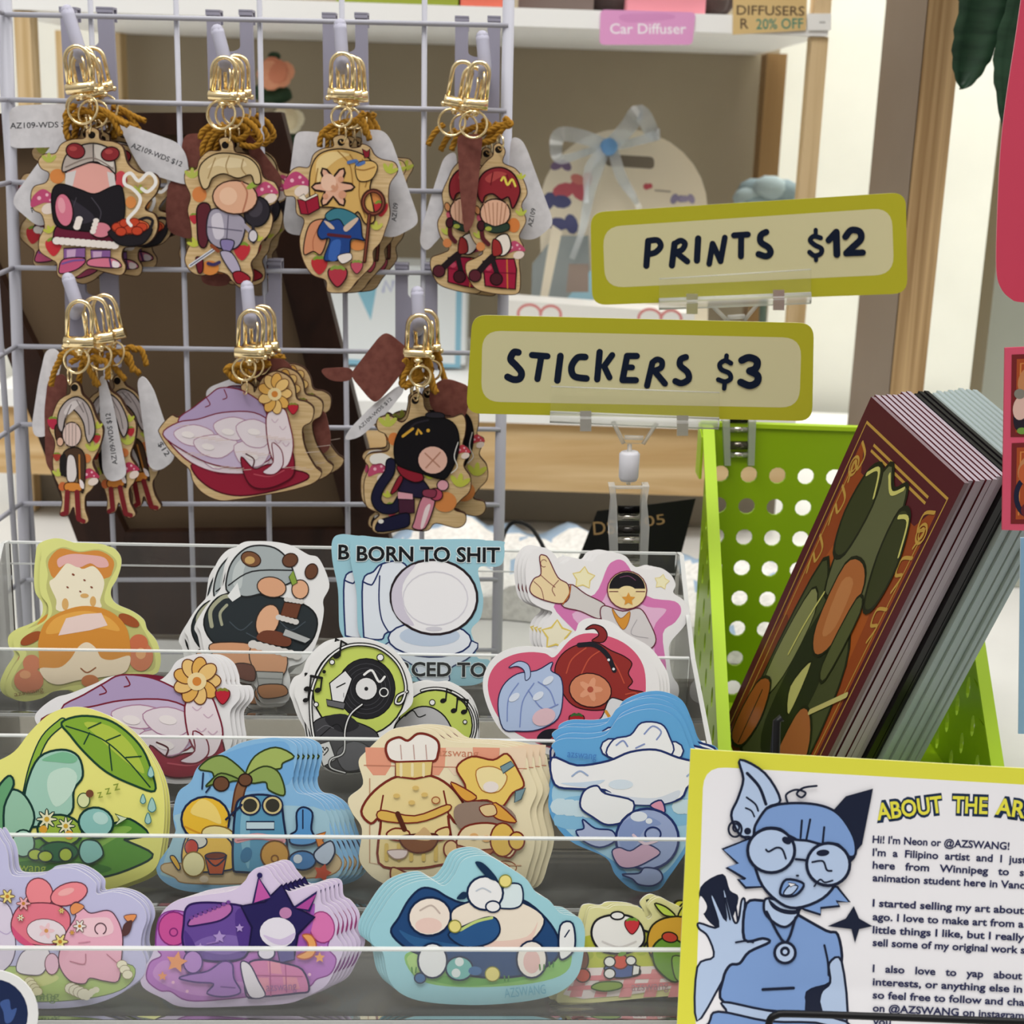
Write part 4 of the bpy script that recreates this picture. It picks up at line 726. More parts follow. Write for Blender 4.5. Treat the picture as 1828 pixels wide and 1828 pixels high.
a, fr = sticker('D', 430, 1797, "322,1605 360,1598 413,1590 436,1574 445,1560 460,1549 478,1551 492,1570 515,1591 550,1582 570,1586 574,1612 588,1622 603,1645 601,1670 613,1695 597,1733 581,1760 553,1776 515,1791 440,1796 330,1798 290,1782 255,1762 252,1735 266,1715 276,1690 280,1650 295,1622", '#dccdea')
a.f('#bd78cc', "262,1748 268,1718 288,1706 278,1688 284,1640 306,1626 340,1630 430,1650 520,1632 570,1640 590,1665 585,1692 600,1712 590,1738 565,1748 550,1762 500,1772 400,1784 335,1786 305,1770 285,1768", '#8a3a94', 2.5); a.f('#cf93d8', "275,1745 290,1715 330,1725 400,1750 500,1755 420,1775 340,1775")
a.e('#cf569e', 310, 1658, 27, 30, 0, '#8a2a78', 2.5); a.ring('#8a2a78', 2.5, 310, 1664, 7); a.e('#e07ab8', 575, 1655, 22, 28, -10, '#a03a80', 2); a.f('#ab5ebc', "540,1640 555,1618 562,1615 558,1650 545,1690 530,1700", None)
a.f('#6a4c9e', "328,1650 332,1622 350,1612 395,1612 440,1620 452,1645 446,1690 430,1712 380,1716 338,1705 326,1680", '#2d1a5a', 4); a.f('#8468b4', "345,1690 370,1672 420,1670 440,1690 400,1704"); a.f('#54388c', "330,1660 350,1690 345,1705 332,1690"); a.f('#54388c', "420,1630 446,1625 448,1680 430,1700")
a.f('#c071b4', "336,1652 345,1636 380,1622 408,1612 414,1626 395,1642 360,1650", '#2d1a5a', 3); a.fluff('#7a4a9c', 342, 1638, 408, 1610, 4, 9); a.l('#9a7ac0', 3, "370,1684 390,1680"); a.star('#b49ad6', 392, 1672, 12); a.star('#b49ad6', 428, 1656, 8); a.star('#b49ad6', 358, 1690, 8)
a.star('#27205a', 493, 1648, 70, '#171040', 4, .15, .62); a.e('#efeaf6', 496, 1664, 32, 27, 5); a.e('#c486b4', 510, 1629, 11, 10); a.f('#d9c8ea', "470,1668 490,1684 515,1684 528,1664 500,1676")
a.f('#c45aa8', "462,1566 452,1612 485,1602", '#27205a', 5, False); a.e('#27205a', 464, 1562, 5, 5); a.f('#b04a9c', "525,1620 566,1592 552,1625", '#27205a', 5, False)
a.f('#5c5496', "495,1694 525,1690 526,1712 500,1718", '#27205a', 2.5, False); a.e('#e9e4f2', 476, 1700, 15, 12, 0, '#27205a', 2.5)
a.f('#db84b6', "442,1722 470,1712 505,1718 540,1730 552,1766 530,1772 470,1778 440,1776", '#2d1a5a', 3.5); a.f('#e99ab0', "478,1715 500,1718 504,1738 480,1736", None, 0, False); a.f('#e99ab0', "505,1742 530,1744 536,1764 508,1766", None, 0, False); a.f('#e99ab0', "462,1744 480,1744 482,1768 464,1770", None, 0, False)
for q in ("458,1740 540,1742", "482,1716 484,1776", "510,1722 512,1770"): a.l('#b85c94', 2, q)
a.f('#efe9f2', "430,1718 446,1720 462,1750 474,1776 450,1780 438,1760", '#2d1a5a', 2.5)
a.f('#a878c6', "320,1745 340,1738 372,1732 398,1715 415,1720 418,1745 430,1770 400,1778 370,1772 382,1755 350,1752", '#4a2a7a', 3); a.e('#b98ad2', 345, 1716, 17, 20, 0, '#4a2a7a', 2.5); a.l('#7a4a9c', 2.5, "395,1760 420,1762")
a.f('#f0a964', "540,1668 556,1668 565,1685 560,1704 544,1711 530,1706 548,1696 550,1682", '#b85a4a', 2.5); a.star('#f0a964', 571, 1708, 10); a.star('#f2a06a', 316, 1716, 20, rot=.2); a.star('#f2a06a', 291, 1741, 9)
for x, y in ((310, 1752), (335, 1768), (553, 1738), (574, 1690)): a.e('#f2c0dc', x, y, 3, n=8)
a.text('#a86aa8', 'azswang', 476, 1768, 22, 54, -3)
stack(a, fr, 6, (7.5, -1.2), 'lilac night sticker with a purple pillow and pink quilt', 'night sky stickers')

a, fr = sticker('D', 850, 1795, "683,1700 664,1685 661,1662 677,1632 702,1596 729,1578 767,1570 792,1581 810,1564 824,1538 845,1528 872,1528 900,1543 938,1568 956,1592 981,1608 1001,1630 1032,1637 1044,1662 1041,1705 1031,1742 1001,1770 948,1786 860,1794 770,1790 720,1776 694,1748", '#a3d6e2')
a.f('#8ec46e', "722,1712 745,1696 850,1690 1000,1698 1020,1716 1000,1742 930,1758 820,1762 750,1750", None); a.f('#6fae58', "760,1745 850,1740 960,1742 900,1755 820,1760"); a.f('#b4d886', "726,1712 745,1702 760,1730 745,1745")
a.f('#21497c', "698,1664 712,1638 730,1606 752,1586 776,1588 800,1602 830,1612 870,1600 930,1605 975,1640 998,1680 990,1715 930,1742 840,1742 770,1712 725,1692", '#10264a', 4); a.f('#2f6194', "712,1660 740,1672 790,1682 830,1690 790,1696 740,1688")
a.f('#f6ead9', "805,1630 830,1612 880,1602 935,1612 972,1640 950,1678 905,1688 850,1684 815,1664", '#10264a', 3.5); a.f('#f3d3c6', "830,1672 880,1680 940,1672 960,1645 940,1690 880,1694"); a.e('#f6e9dc', 767, 1636, 38, 34, -10, '#10264a', 4); a.e('#f3d3c8', 765, 1652, 24, 14); a.l('#c9b8ae', 3, "750,1625 770,1616 785,1630")
a.f('#2b5a90', "800,1668 830,1652 866,1638 886,1640 892,1664 872,1684 830,1690", '#10264a', 3); a.l('#c6da84', 5, "822,1660 850,1645 878,1638")
a.f('#dfeef2', "862,1615 880,1606 895,1590 905,1578 930,1580 932,1612 910,1622", '#10264a', 3); a.e('#f3f3f4', 866, 1594, 32, 30, 0, '#10264a', 4); a.e('#f3f3f4', 880, 1618, 13, 10, 0, '#10264a', 3); a.l('#c4ccd8', 2.5, "850,1590 862,1585 876,1592")
a.f('#143050', "848,1540 862,1540 882,1560 888,1572 870,1566", None); a.f('#143050', "815,1604 825,1592 834,1594 830,1604", None)
a.f('#f3f4f5', "1000,1652 1022,1648 1026,1690 1010,1710 998,1706", '#10264a', 3.5); a.l('#10264a', 2.5, "1008,1672 1016,1660", False); a.e('#f6eee6', 949, 1712, 27, 33, 0, '#10264a', 3.5); a.e('#efc6c2', 949, 1716, 15, 21)
for x, y, r_ in ((812, 1653, 11), (879, 1738, 13), (902, 1572, 11)): a.e('#eee08a', x, y, r_, r_, 0, '#8a8a3a', 2)
a.e('#f2f2f4', 772, 1714, 26, 31, 0, '#10264a', 3.5); a.e('#79bdb8', 820, 1728, 24, 21, 0, '#10264a', 3); a.e('#e6eeee', 820, 1716, 8); a.e('#e6eeee', 814, 1736, 8); a.e('#3f6ea4', 750, 1745, 10, 9, 0, '#10264a', 2.5); a.e('#3f6ea4', 848, 1732, 12, 8)
for x, y in ((740, 1735), (968, 1730), (905, 1750), (985, 1725)): a.l('#4f8a44', 2.5, f"{x-4},{y} {x-5},{y-9}", False); a.l('#4f8a44', 2.5, f"{x+2},{y} {x+3},{y-9}", False)
a.text('#74b4cc', 'AZSWANG', 901, 1780, 24, 74, -6)
stack(a, fr, 5, (-5.5, -2.2), 'pale blue sleepy sticker with a navy beanbag on grass', 'beanbag stickers')

a, fr = sticker('D', 1130, 1795, "1049,1632 1062,1620 1085,1622 1100,1616 1142,1620 1155,1640 1164,1634 1157,1616 1175,1602 1198,1612 1215,1620 1255,1640 1270,1690 1266,1765 1212,1776 1137,1783 1061,1790 1001,1793 996,1772 1020,1740 1036,1700", '#e4e1a6', dd=.004)
a.f('#c3c94a', "1040,1690 1060,1668 1240,1660 1258,1690 1255,1740 1050,1740"); a.fluff('#aebc3c', 1050, 1705, 1240, 1690, 10, 9); a.f('#f3e6e6', "1005,1775 1035,1728 1258,1722 1262,1755 1120,1776 1040,1783", None, 0, False)
for k in range(6): x = 1032+k*44; a.f('#e99aa0', f"{x},1730 {x+20},1729 {x+6},1779 {x-16},1780", None, 0, False)
a.f('#e48a92', "1027,1742 1260,1735 1260,1744 1022,1751", None, 0, False); a.f('#e48a92', "1017,1760 1262,1750 1262,1756 1012,1768", None, 0, False)
a.f('#f4f3f2', "1056,1670 1062,1645 1085,1634 1120,1634 1144,1650 1150,1678 1135,1695 1105,1702 1072,1696", '#1f1f26', 4); a.l('#1f1f26', 4, "1148,1660 1162,1668 1150,1688"); a.e('#f4f3f2', 1102, 1634, 12, 7, 0, '#1f1f26', 3); a.l('#d8d4d4', 3, "1075,1680 1105,1690 1135,1680"); a.berry(1128, 1652, 15, '#d03a44', '#6f9a3c', '#5a141e')
a.f('#4a61a0', "1078,1728 1100,1715 1130,1718 1142,1738 1100,1745", '#1f1f26', 3); a.e('#d8503c', 1107, 1716, 14, 13, 0, '#6a1a1a', 2.5); a.e('#6f9a3c', 1110, 1702, 8, 4, -20); a.e('#f2f1f0', 1088, 1716, 10, 9, 0, '#1f1f26', 2.5); a.e('#f2f1f0', 1088, 1737, 10, 9, 0, '#1f1f26', 2.5); a.e('#f2f1f0', 1126, 1714, 9, 8, 0, '#1f1f26', 2.5); a.f('#f2f1f0', "1130,1722 1142,1724 1140,1738 1128,1740", '#1f1f26', 2.5, False)
a.f('#dba93c', "1155,1680 1165,1650 1195,1636 1235,1640 1256,1680 1245,1715 1190,1720 1165,1710", '#2a2a1a', 3.5); a.f('#c4dc5a', "1168,1612 1188,1618 1205,1634 1184,1632", '#2a2a1a', 3); a.f('#d6d44a', "1210,1634 1222,1614 1240,1616 1228,1632", '#2a2a1a', 3); a.f('#6f9e3a', "1166,1688 1190,1672 1225,1690 1232,1730 1205,1752 1178,1735 1166,1715", '#2a3a1a', 3.5); a.e('#c8473a', 1195, 1672, 14, 9, 10, '#2a2a1a', 2.5); a.f('#8ab84a', "1200,1706 1230,1715 1225,1750 1205,1745", '#2a3a1a', 2.5)
a.e('#7a4434', 1040, 1712, 10, 18, 0, '#3a1f1a', 2.5); a.e('#c8503c', 1040, 1740, 13, 12, 0, '#3a1f1a', 2.5); a.f('#8aa44a', "1055,1762 1070,1752 1105,1752 1108,1762 1080,1768", '#3a5a2a', 2.5); a.text('#b08a94', 'azswang', 1127, 1768, 24, 66, -3)
stack(a, fr, 4, (-5, -1, 3), 'picnic sticker with a white teapot on checked cloth', 'picnic stickers', gap=.0009)

fr = Frame(-10, 1886, .443, lean=12); a = Art(fr, SK)
a.base([(-10+78*math.cos(t*math.pi/16), 1810+78*math.sin(t*math.pi/16)) for t in range(32)], .0004, '#e9e9ea', smooth=False)
a.e('#16264e', -10, 1810, 60, 62, n=28); a.f('#3f5a96', "0,1790 16,1784 20,1802 30,1800 22,1822 10,1826 6,1806"); a.f('#3f5a96', "-40,1810 -20,1800 -10,1830 -30,1850")
tag(a.build('sticker', None, fr), 'round navy sticker with white rim at the bottom left corner', 'sticker')
# ------------------------------------------------------------------ hooks on the grid
def zl(fr, x, y, d):
    """local point of the frame for a pixel at a given depth"""
    p = at(x, y, d)-fr.o; return Vector((p.dot(fr.u), p.dot(fr.v), p.dot(fr.w)))
def hook(x0, x1, xl, xr, y0, yn, yb, tip0, tip1, label, dt=.652, lean=0):
    fr = Frame((x0+x1)/2, (y0+yb)/2, GD-.0035)
    h = thing('display_hook', label, 'hook', fr, group='hooks on the wire grid')
    sk = lambda x, y: (x+lean*(y-y0)/(yb-y0), y)
    out = [(x0, y0), (xl, y0), (xl, yn-8)]+[((xl+xr)/2-(xr-xl)/2*math.cos(math.pi*k/8), yn-8+10*math.sin(math.pi*k/8)) for k in range(1, 8)]+[(xr, yn-8), (xr, y0), (x1, y0), (x1, yb), (x0, yb)]
    a = Art(fr); pts = a._ori([sk(*q) for q in out]); a.prism([fr.L(*q, .0012) for q in pts], (0, 0, -.0024), HOOKM); a.build('plate', h)
    b = MB()
    for xa, xb in ((x0, xl), (xr, x1)):
        p, q = fr.L(*sk(xa, y0), -.006), fr.L(*sk(xb, y0+6), .0012); b.box((p.x-.0002, q.y, .0013), (q.x+.0002, p.y+.0004, .0021), HOOKM); b.box((p.x-.0002, p.y+.0002, -.0048), (q.x+.0002, p.y+.0012, .0021), HOOKM); b.box((p.x-.0002, q.y-.004, -.006), (q.x+.0002, p.y+.0012, -.0049), HOOKM)
    b.build('clip_over_wire', h)
    t0, t1 = zl(fr, *tip0, dt), zl(fr, *tip1, dt+.001); rt = fr.L(tip1[0]-2, tip1[1]+16, .0)
    path = crom([tuple(rt), tuple(rt*.5+t1*.5+Vector((0, -.001, 0))), tuple(t1+Vector((0, -.001, -.0015))), tuple(t1+Vector((0, .002, .0003))), tuple(t0)], False, 5)
    b = MB(); b.tube(path, .0029, PEGM, 12); b.ell(t0, .0029, .0029, .0029, PEGM, 12, 6); b.build('peg', h)
    return h
HK = 'pale grey plastic hook holding the '
hook(108, 202, 137, 174, 17, 82, 232, (120, 20), (141, 92), HK+'top-left keychains', lean=12)
hook(369, 451, 393, 428, 22, 90, 235, (388, 55), (400, 108), HK+'keychains second from left in the top row', lean=6)
hook(576, 656, 599, 634, 27, 92, 232, (607, 45), (611, 112), HK+'keychains third from left in the top row', lean=3)
hook(813, 893, 836, 871, 33, 100, 235, (861, 66), (865, 122), HK+'keychains at the top right of the grid', lean=-2)
hook(115, 210, 152, 180, 470, 526, 655, (122, 498), (136, 545), HK+'tall narrow keychains in the lower row', lean=6)
hook(421, 502, 443, 479, 467, 527, 668, (441, 512), (446, 568), HK+'winged keychains in the lower row', lean=2)
hook(706, 781, 728, 759, 474, 532, 660, (745, 522), (747, 574), HK+'black kettle keychains', lean=0)

# ------------------------------------------------------------------ keychains
KD = .652
def rope(b, fr, pts, w, r=5.5, tw=7.0):
    """twisted cord along photo pixels at height w above the frame"""
    p = [Vector(q) for q in crom([tuple(fr.L(q[0], q[1], w+(q[2] if len(q) > 2 else 0)*fr.s)) for q in pts], False, 7)]; R = r*fr.s
    for k in range(3):
        path = []; L = 0
        for i, q in enumerate(p):
            if i: L += (q-p[i-1]).length
            t = (p[min(i+1, len(p)-1)]-p[max(i-1, 0)]).normalized(); n1 = t.cross(Vector((0.1, .2, 1))).normalized(); n2 = t.cross(n1); ph = L/(tw*fr.s*2)*math.pi+k*2.094
            path.append(q+n1*math.cos(ph)*R*.5+n2*math.sin(ph)*R*.5)
        b.tube(path, R*.62, CORDM, 6)
def clasp(fr, root, top, bar, wid, hgt, rot=0, w=.004, side=1, ring=None, rr=26, jump=None):
    """gold lobster clasp: looped hook, rounded barrel, swivel, split ring and jump ring"""
    s = fr.s; cx, cy = bar; c, q = math.cos(math.radians(rot)), math.sin(math.radians(rot))
    def Q(dx, dy, k=0): return fr.L(cx+dx*c-dy*q, cy+dx*q+dy*c, w+k*s)
    topy = -math.hypot(top[0]-cx, top[1]-cy)
    b = MB(); hw = wid*.40
    lp = [tuple(Q(hw*math.cos(math.radians(a_)), topy+hw*1.1-hw*1.1*math.sin(math.radians(a_)))) for a_ in range(0, 181, 15)]
    b.tube([Q(hw, -hgt*.3)]+[Vector(z) for z in lp]+[Q(-hw, -hgt*.3)], 3.9*s, GOLD, 10)
    b.build('hook_loop', root)
    b = MB(); b.tube([Q(hw*.55, -hgt*.3, 5), Q(hw*.62, topy*.55, 4), Q(hw*.5, topy+hw*.9, 2)], 2.2*s, GOLD, 8); b.build('spring_gate', root)
    b = MB(); b.tube([Q(-wid*.5, 0), Q(-wid*.48, 0), Q(wid*.48, 0), Q(wid*.5, 0)], [hgt*.42*s, hgt*.5*s, hgt*.5*s, hgt*.42*s], GOLD, 14)
    b.ell(Q(side*wid*.34, 0, 10.5), 4.5*s, 4.5*s, 1.5*s, GOLD, 10, 5); b.build('barrel', root)
    b = MB(); b.ell(Q(0, hgt*.5+4), 9*s, 5*s, 8*s, GOLD); b.tube([Q(0, hgt*.3), Q(0, hgt*.5+12)], 5*s, GOLD, 10); b.ell(Q(side*wid*.5, hgt*.35, 2), 5*s, 5*s, 5*s, GOLD); b.build('swivel', root)
    rx, ry = ring
    b = MB(); b.tube([fr.L(rx+rr*math.cos(t*math.pi/12), ry+rr*math.sin(t*math.pi/12), w+.0005+.0008*math.sin(t*.5)) for t in range(24)], 2.3*s, GOLD, 8, True); b.build('split_ring', root)
    b = MB(); jx, jy, jr = jump
    b.tube([fr.L(jx+jr*.45*math.cos(t*math.pi/10), jy+jr*math.sin(t*math.pi/10), .0015+.003*math.cos(t*math.pi/10)) for t in range(20)], 1.9*s, GOLD, 6, True); b.build('jump_ring', root)
def board(fr, root, outline, hole, draw, k=1.0, th=.003):
    a = Art(fr, k); a.base(outline, th, WOODFACE, BURNT)
    # laser-cut dark rim, then the print
    a.l('#4a2e20', 1.6, [((q[0]), (q[1])) for q in a.outline], False, True); a.e('#1a120e', *hole, 6.5, 6.5)
    draw(a); return a.build('charm', root)
def hang_tag(fr, root, q, w, text=None, front=TAGW, label=None, r=14):
    a = Art(fr); a.base(rrect(q, r), .0006, front, TAGW if front is not LEATHER else LEATHER, False, w)
    if text:
        for tx in text: a.text(*tx)
    o = a.build('hang_tag', root)
    if label: o['label'] = label
    return o
def cordpart(fr, root, strands, w):
    b = MB()
    for st in strands: rope(b, fr, st, w)
    b.build('twisted_cord', root)
KG = 'keychains on the wire grid'; SKT = ('hang_tag',)
def keychain(px, py, label, dep=KD, yaw=0):
    fr = Frame(px, py, dep, lean=0, yaw=yaw); return fr, thing('keychain', label, 'keychain', fr, group=KG)
def more(root, fr, n, step, noun, back=.0085):
    for k in range(1, n): dup(root, fr.u*(step[0]*k*fr.s)-fr.v*(step[1]*k*fr.s)-fr.w*(back*k), f'{ORD[k]} copy of the {noun} keychain, behind the front one')
KK = 1.0
# 1: cauldron and stew -------------------------------------------------
fr, r1 = keychain(145, 90, 'front keychain at top left printed with a dark cauldron and stew pan')
def d1(a):
    a.t(*T[1])
    a.leafs('#b7bf5a', 320, 1060, 55, 0); a.e('#d98a4a', 375, 1150, 50, 48); a.shroom(290, 1310, 85); a.berry(350, 1610, 62, '#c8343e'); a.leafs('#c0c24e', 330, 1520, 45, -20); a.leafs('#b7bf5a', 910, 1260, 50, 10); a.e('#dd8f50', 855, 1320, 35, 40); a.e('#cc4a54', 790, 1170, 40, 55)
    a.f('#6b2038', "380,1470 500,1440 720,1450 770,1560 740,1600 380,1590 350,1540", '#1c1012', 9)
    a.f('#e7a9a0', "440,1110 600,1060 745,1120 730,1230 600,1270 460,1220", '#241414', 8); a.f('#d9d3d2', "430,1130 500,1110 470,1240 425,1220", None, 0, False); a.f('#d9d3d2', "745,1130 700,1120 720,1240 760,1220", None, 0, False)
    a.f('#1f1c22', "345,1240 400,1200 520,1235 620,1265 740,1215 800,1230 815,1400 760,1480 640,1510 480,1500 370,1470 340,1360", '#0c0a0c', 8); a.f('#34303a', "430,1300 520,1330 620,1420 540,1460 450,1420"); a.l('#47434c', 7, "600,1290 660,1380 640,1460"); a.l('#47434c', 6, "500,1290 470,1400 500,1470")
    a.f('#b8aca4', "410,1120 430,1020 500,960 610,935 710,965 745,1030 755,1130 700,1085 610,1055 500,1090", '#20181a', 9); a.f('#d8d0c8', "620,945 700,975 735,1040 735,1090 640,1050", None); a.l('#20181a', 6, "610,940 612,1055"); a.l('#8a7c74', 8, "430,1090 600,1030 740,1100")
    a.e('#8e2f34', 495, 985, 62, 50, 15, '#2a1014', 8); a.e('#8e2f34', 722, 1005, 60, 46, -10, '#2a1014', 8); a.e('#b24a4a', 480, 970, 26, 16); a.e('#b24a4a', 712, 990, 26, 16)
    a.e('#d97a92', 420, 1370, 58, 108, -8, '#241414', 8); a.e('#e9a0ae', 405, 1340, 24, 52, -8); a.e('#d98494', 660, 1500, 68, 52, 0, '#241414', 8)
    a.fluff('#efe6e0', 520, 1430, 505, 1480, 24, 4); a.fluff('#efe6e0', 630, 1440, 610, 1510, 20, 4); a.fluff('#eee6e0', 375, 1570, 750, 1600, 30, 12)
    a.f('#8a5f9a', "420,1620 560,1615 560,1680 420,1690", '#241020', 8, False); a.f('#8a5f9a', "595,1630 725,1630 725,1680 600,1690", '#241020', 8, False); a.f('#c9a6c8', "440,1630 500,1625 495,1680 440,1684", None, 0, False); a.f('#c9a6c8', "610,1640 670,1640 665,1680 612,1684", None, 0, False)
    a.f('#c65a80', "390,1745 420,1690 540,1680 560,1710 500,1760 400,1785", '#241020', 8); a.f('#d97a94', "590,1690 720,1680 785,1710 780,1745 590,1735", '#241020', 8); a.l('#7a5a9c', 12, "410,1720 480,1700 550,1695"); a.l('#5c3a6e', 12, "720,1690 730,1740", False); a.f('#efe2e6', "740,1700 782,1715 778,1742 740,1740")
    a.f('#231f24', "725,1500 985,1480 960,1570 900,1600 800,1600 740,1560", '#0c0a0c', 8); a.l('#231f24', 20, "900,1440 960,1420 1000,1440 985,1490"); a.e('#d4683c', 855, 1480, 125, 50, -3, '#3a1410', 6)
    for x, y in ((770, 1480), (820, 1455), (880, 1450), (930, 1480), (850, 1495), (900, 1505), (795, 1510)): a.e('#c5472c', x, y, 36, 28, 0, '#6a1c14', 5, 12)
    a.l('#f2efec', 22, "860,1470 840,1430 900,1360 920,1290 870,1230 820,1200 820,1150 860,1130 910,1180 970,1130 1010,1150 1020,1200 970,1250 930,1230")
board(fr, r1, [(q[0]/3.656, q[1]/3.656) for q in P("553,900 560,850 600,830 645,855 655,910 740,925 800,960 830,1060 880,1110 930,1130 1000,1130 1040,1180 1020,1260 960,1330 950,1370 1010,1400 1030,1470 1010,1540 960,1590 880,1610 810,1620 795,1680 820,1740 790,1795 680,1775 580,1755 500,1805 430,1825 375,1795 370,1720 330,1690 260,1640 255,1560 290,1480 270,1400 220,1370 200,1300 220,1220 300,1190 320,1130 270,1100 250,1050 290,1005 360,1000 400,940 470,910")], (164, 241), d1)
clasp(fr, r1, (137, 84), (150, 157), 52, 20, -8, .005, 1, (154, 195), 26, (160, 222, 16))
cordpart(fr, r1, ["120,215 112,235 113,252", "118,205 140,222 165,205 190,205 205,225 212,240", "130,190 118,205 135,215 160,205", "180,195 200,215 225,222"] and [P(q) for q in ("118,250 112,232 120,212 145,198 165,205", "120,205 140,222 165,208 188,205 203,225 211,241", "165,192 185,200 205,214 224,224", "128,188 112,205 116,222")], -.0045)
hang_tag(fr, r1, [(0, 196), (14, 188), (112, 184), (121, 200), (104, 218), (107, 263), (8, 266), (-6, 255)], -.012, [('#2a2c34', 'AZ109-WDS $', 2, 230, 15, 101, -1.5, .01)])
hang_tag(fr, r1, [(200, 220), (215, 222), (308, 255), (324, 277), (331, 326), (322, 332), (245, 309), (225, 275)], -.010, [('#2a2c34', 'AZ109-WDS $12', 223, 264, 13.5, 98, 21, .01)])
hang_tag(fr, r1, [(118, 235), (82, 260), (14, 352), (14, 370), (55, 405), (72, 405), (90, 370), (100, 270)], -.0075, [('#2a2c34', 'AZ109', 48, 382, 13, None, -40, .01)])
# the copies behind show at the lower left and right of the front one
dup(r1, fr.v*(-9*fr.s)-fr.w*.0095, 'second copy of the cauldron keychain, peeping out lower right', 3.0, 6, SKT)
dup(r1, fr.u*(3*fr.s)-fr.w*.018, 'third copy of the cauldron keychain, rearmost on the right', 5.5, 8, SKT)
dup(r1, -fr.u*(3*fr.s)-fr.w*.014, 'copy of the cauldron keychain swung out to the left', -9, -6, SKT)
# 2: kettle and pan ----------------------------------------------------
fr, r2 = keychain(400, 105, 'front keychain second from left, golden loaf over a steel kettle')
def d2(a):
    a.leafs('#b7bf5a', 343, 318, 16); a.e('#d8854a', 356, 347, 13, 14); a.berry(347, 390, 10, '#bb3440'); a.leafs('#c3c84e', 350, 440, 15, -20); a.shroom(476, 342, 20); a.berry(432, 448, 17, '#c4343e'); a.e('#d98a44', 375, 478, 16, 13); a.leafs('#c3c84e', 462, 430, 9)
    a.f('#5e2630', "352,372 362,362 375,368 376,400 368,440 355,435 352,400", '#241014', 2.5); a.e('#2e2a32', 459, 378, 23, 27, 12, '#0e0c10', 2.5); a.e('#454049', 456, 372, 13, 16, 12); a.l('#2e2a32', 6, "452,402 453,432", False)
    a.f('#a6a0b2', "372,385 385,372 420,380 438,395 432,430 415,445 385,440 370,420", '#26222e', 2.5); a.f('#d4cedb', "378,388 395,382 400,420 384,425"); a.l('#6a6478', 2, "372,405 432,412"); a.l('#6a6478', 2, "408,384 404,442"); a.l('#a6a0b2', 7, "434,400 448,415 446,425"); a.e('#d8d2da', 452, 421, 8, 11, 0, '#26222e', 2)
    a.f('#8b7fb0', "395,428 418,430 412,448 398,446", '#26222e', 2); a.f('#b8b0c8', "395,448 415,452 430,482 418,490 398,462", '#26222e', 2); a.l('#3e3560', 6, "372,470 382,472 392,468")
    a.f('#9b2230', "416,488 430,484 446,494 444,502 424,506", '#2e0c12', 2); a.f('#6e1e2c', "350,460 362,462 362,484 354,486", '#2e0c12', 2)
    a.l('#e0e4ee', 6, "340,474 384,444", False); a.l('#5c5c70', 2, "340,474 384,444", False); a.l('#8e4a2e', 6, "378,438 390,448", False)
    a.e('#e3b091', 420, 352, 40, 30, 4, '#3a2218', 2.5); a.e('#eec4a6', 408, 350, 16, 16); a.l('#b9795e', 3, "432,325 442,345 434,378"); a.e('#9ab04a', 452, 330, 13, 5, -30)
    a.f('#d6bf92', "355,310 362,290 385,275 415,274 445,282 462,300 466,325 455,328 448,312 425,318 400,310 380,318 372,335 362,335", '#3a2a18', 2.5); a.f('#e6d3aa', "370,300 395,282 430,284 440,296 410,300 390,296")
    for q in ("385,282 378,300 372,318", "410,278 404,296 408,310", "435,284 432,300 440,312"): a.l('#a88a5c', 2, q)
board(fr, r2, "394,268 391,250 405,245 416,255 420,271 443,277 462,293 471,317 490,326 498,345 492,361 480,370 487,389 481,416 465,435 459,454 448,470 452,490 448,507 430,514 415,502 405,490 385,485 360,492 340,484 330,465 335,445 342,430 340,400 335,375 340,350 330,325 332,305 350,302 356,285 372,270", (402, 259), d2)
clasp(fr, r2, (400, 103), (402, 172), 52, 19, 2, .005, 1, (399, 205), 25, (408, 240, 15))
cordpart(fr, r2, [P(q) for q in ("360,282 358,262 372,240 395,228 415,235", "372,225 358,235 354,248", "432,212 452,228 462,250 450,262 425,258", "410,212 440,232 420,250 395,232 375,250 366,275")], -.0045)
hang_tag(fr, r2, [(318, 240), (350, 238), (368, 250), (352, 300), (318, 300), (312, 270)], -.012, None, LEATHER, 'brown leather-look tag'); hang_tag(fr, r2, [(290, 325), (345, 318), (350, 420), (330, 432), (290, 418), (285, 380)], -.011, None, LEATHER, 'brown leather-look tag'); hang_tag(fr, r2, [(430, 236), (440, 240), (500, 320), (494, 340), (470, 320), (440, 280)], -.008, None, LEATHER, 'brown leather-look tag')
hang_tag(fr, r2, [(352, 490), (405, 492), (402, 512), (388, 516), (362, 514), (350, 505)], -.010, None, LEATHER, 'brown leather-look tag')
dup(r2, fr.u*(3*fr.s)-fr.w*.0095, 'second copy of the kettle keychain, just behind the front one', 1.8, 5, SKT)
dup(r2, fr.u*(5*fr.s)+fr.v*(5*fr.s)-fr.w*.0185, 'third copy of the kettle keychain, furthest back to the right', 3.4, 7, SKT)
dup(r2, -fr.u*(2*fr.s)-fr.w*.014, 'copy of the kettle keychain swung out to the left of the others', -3.8, -6, SKT)
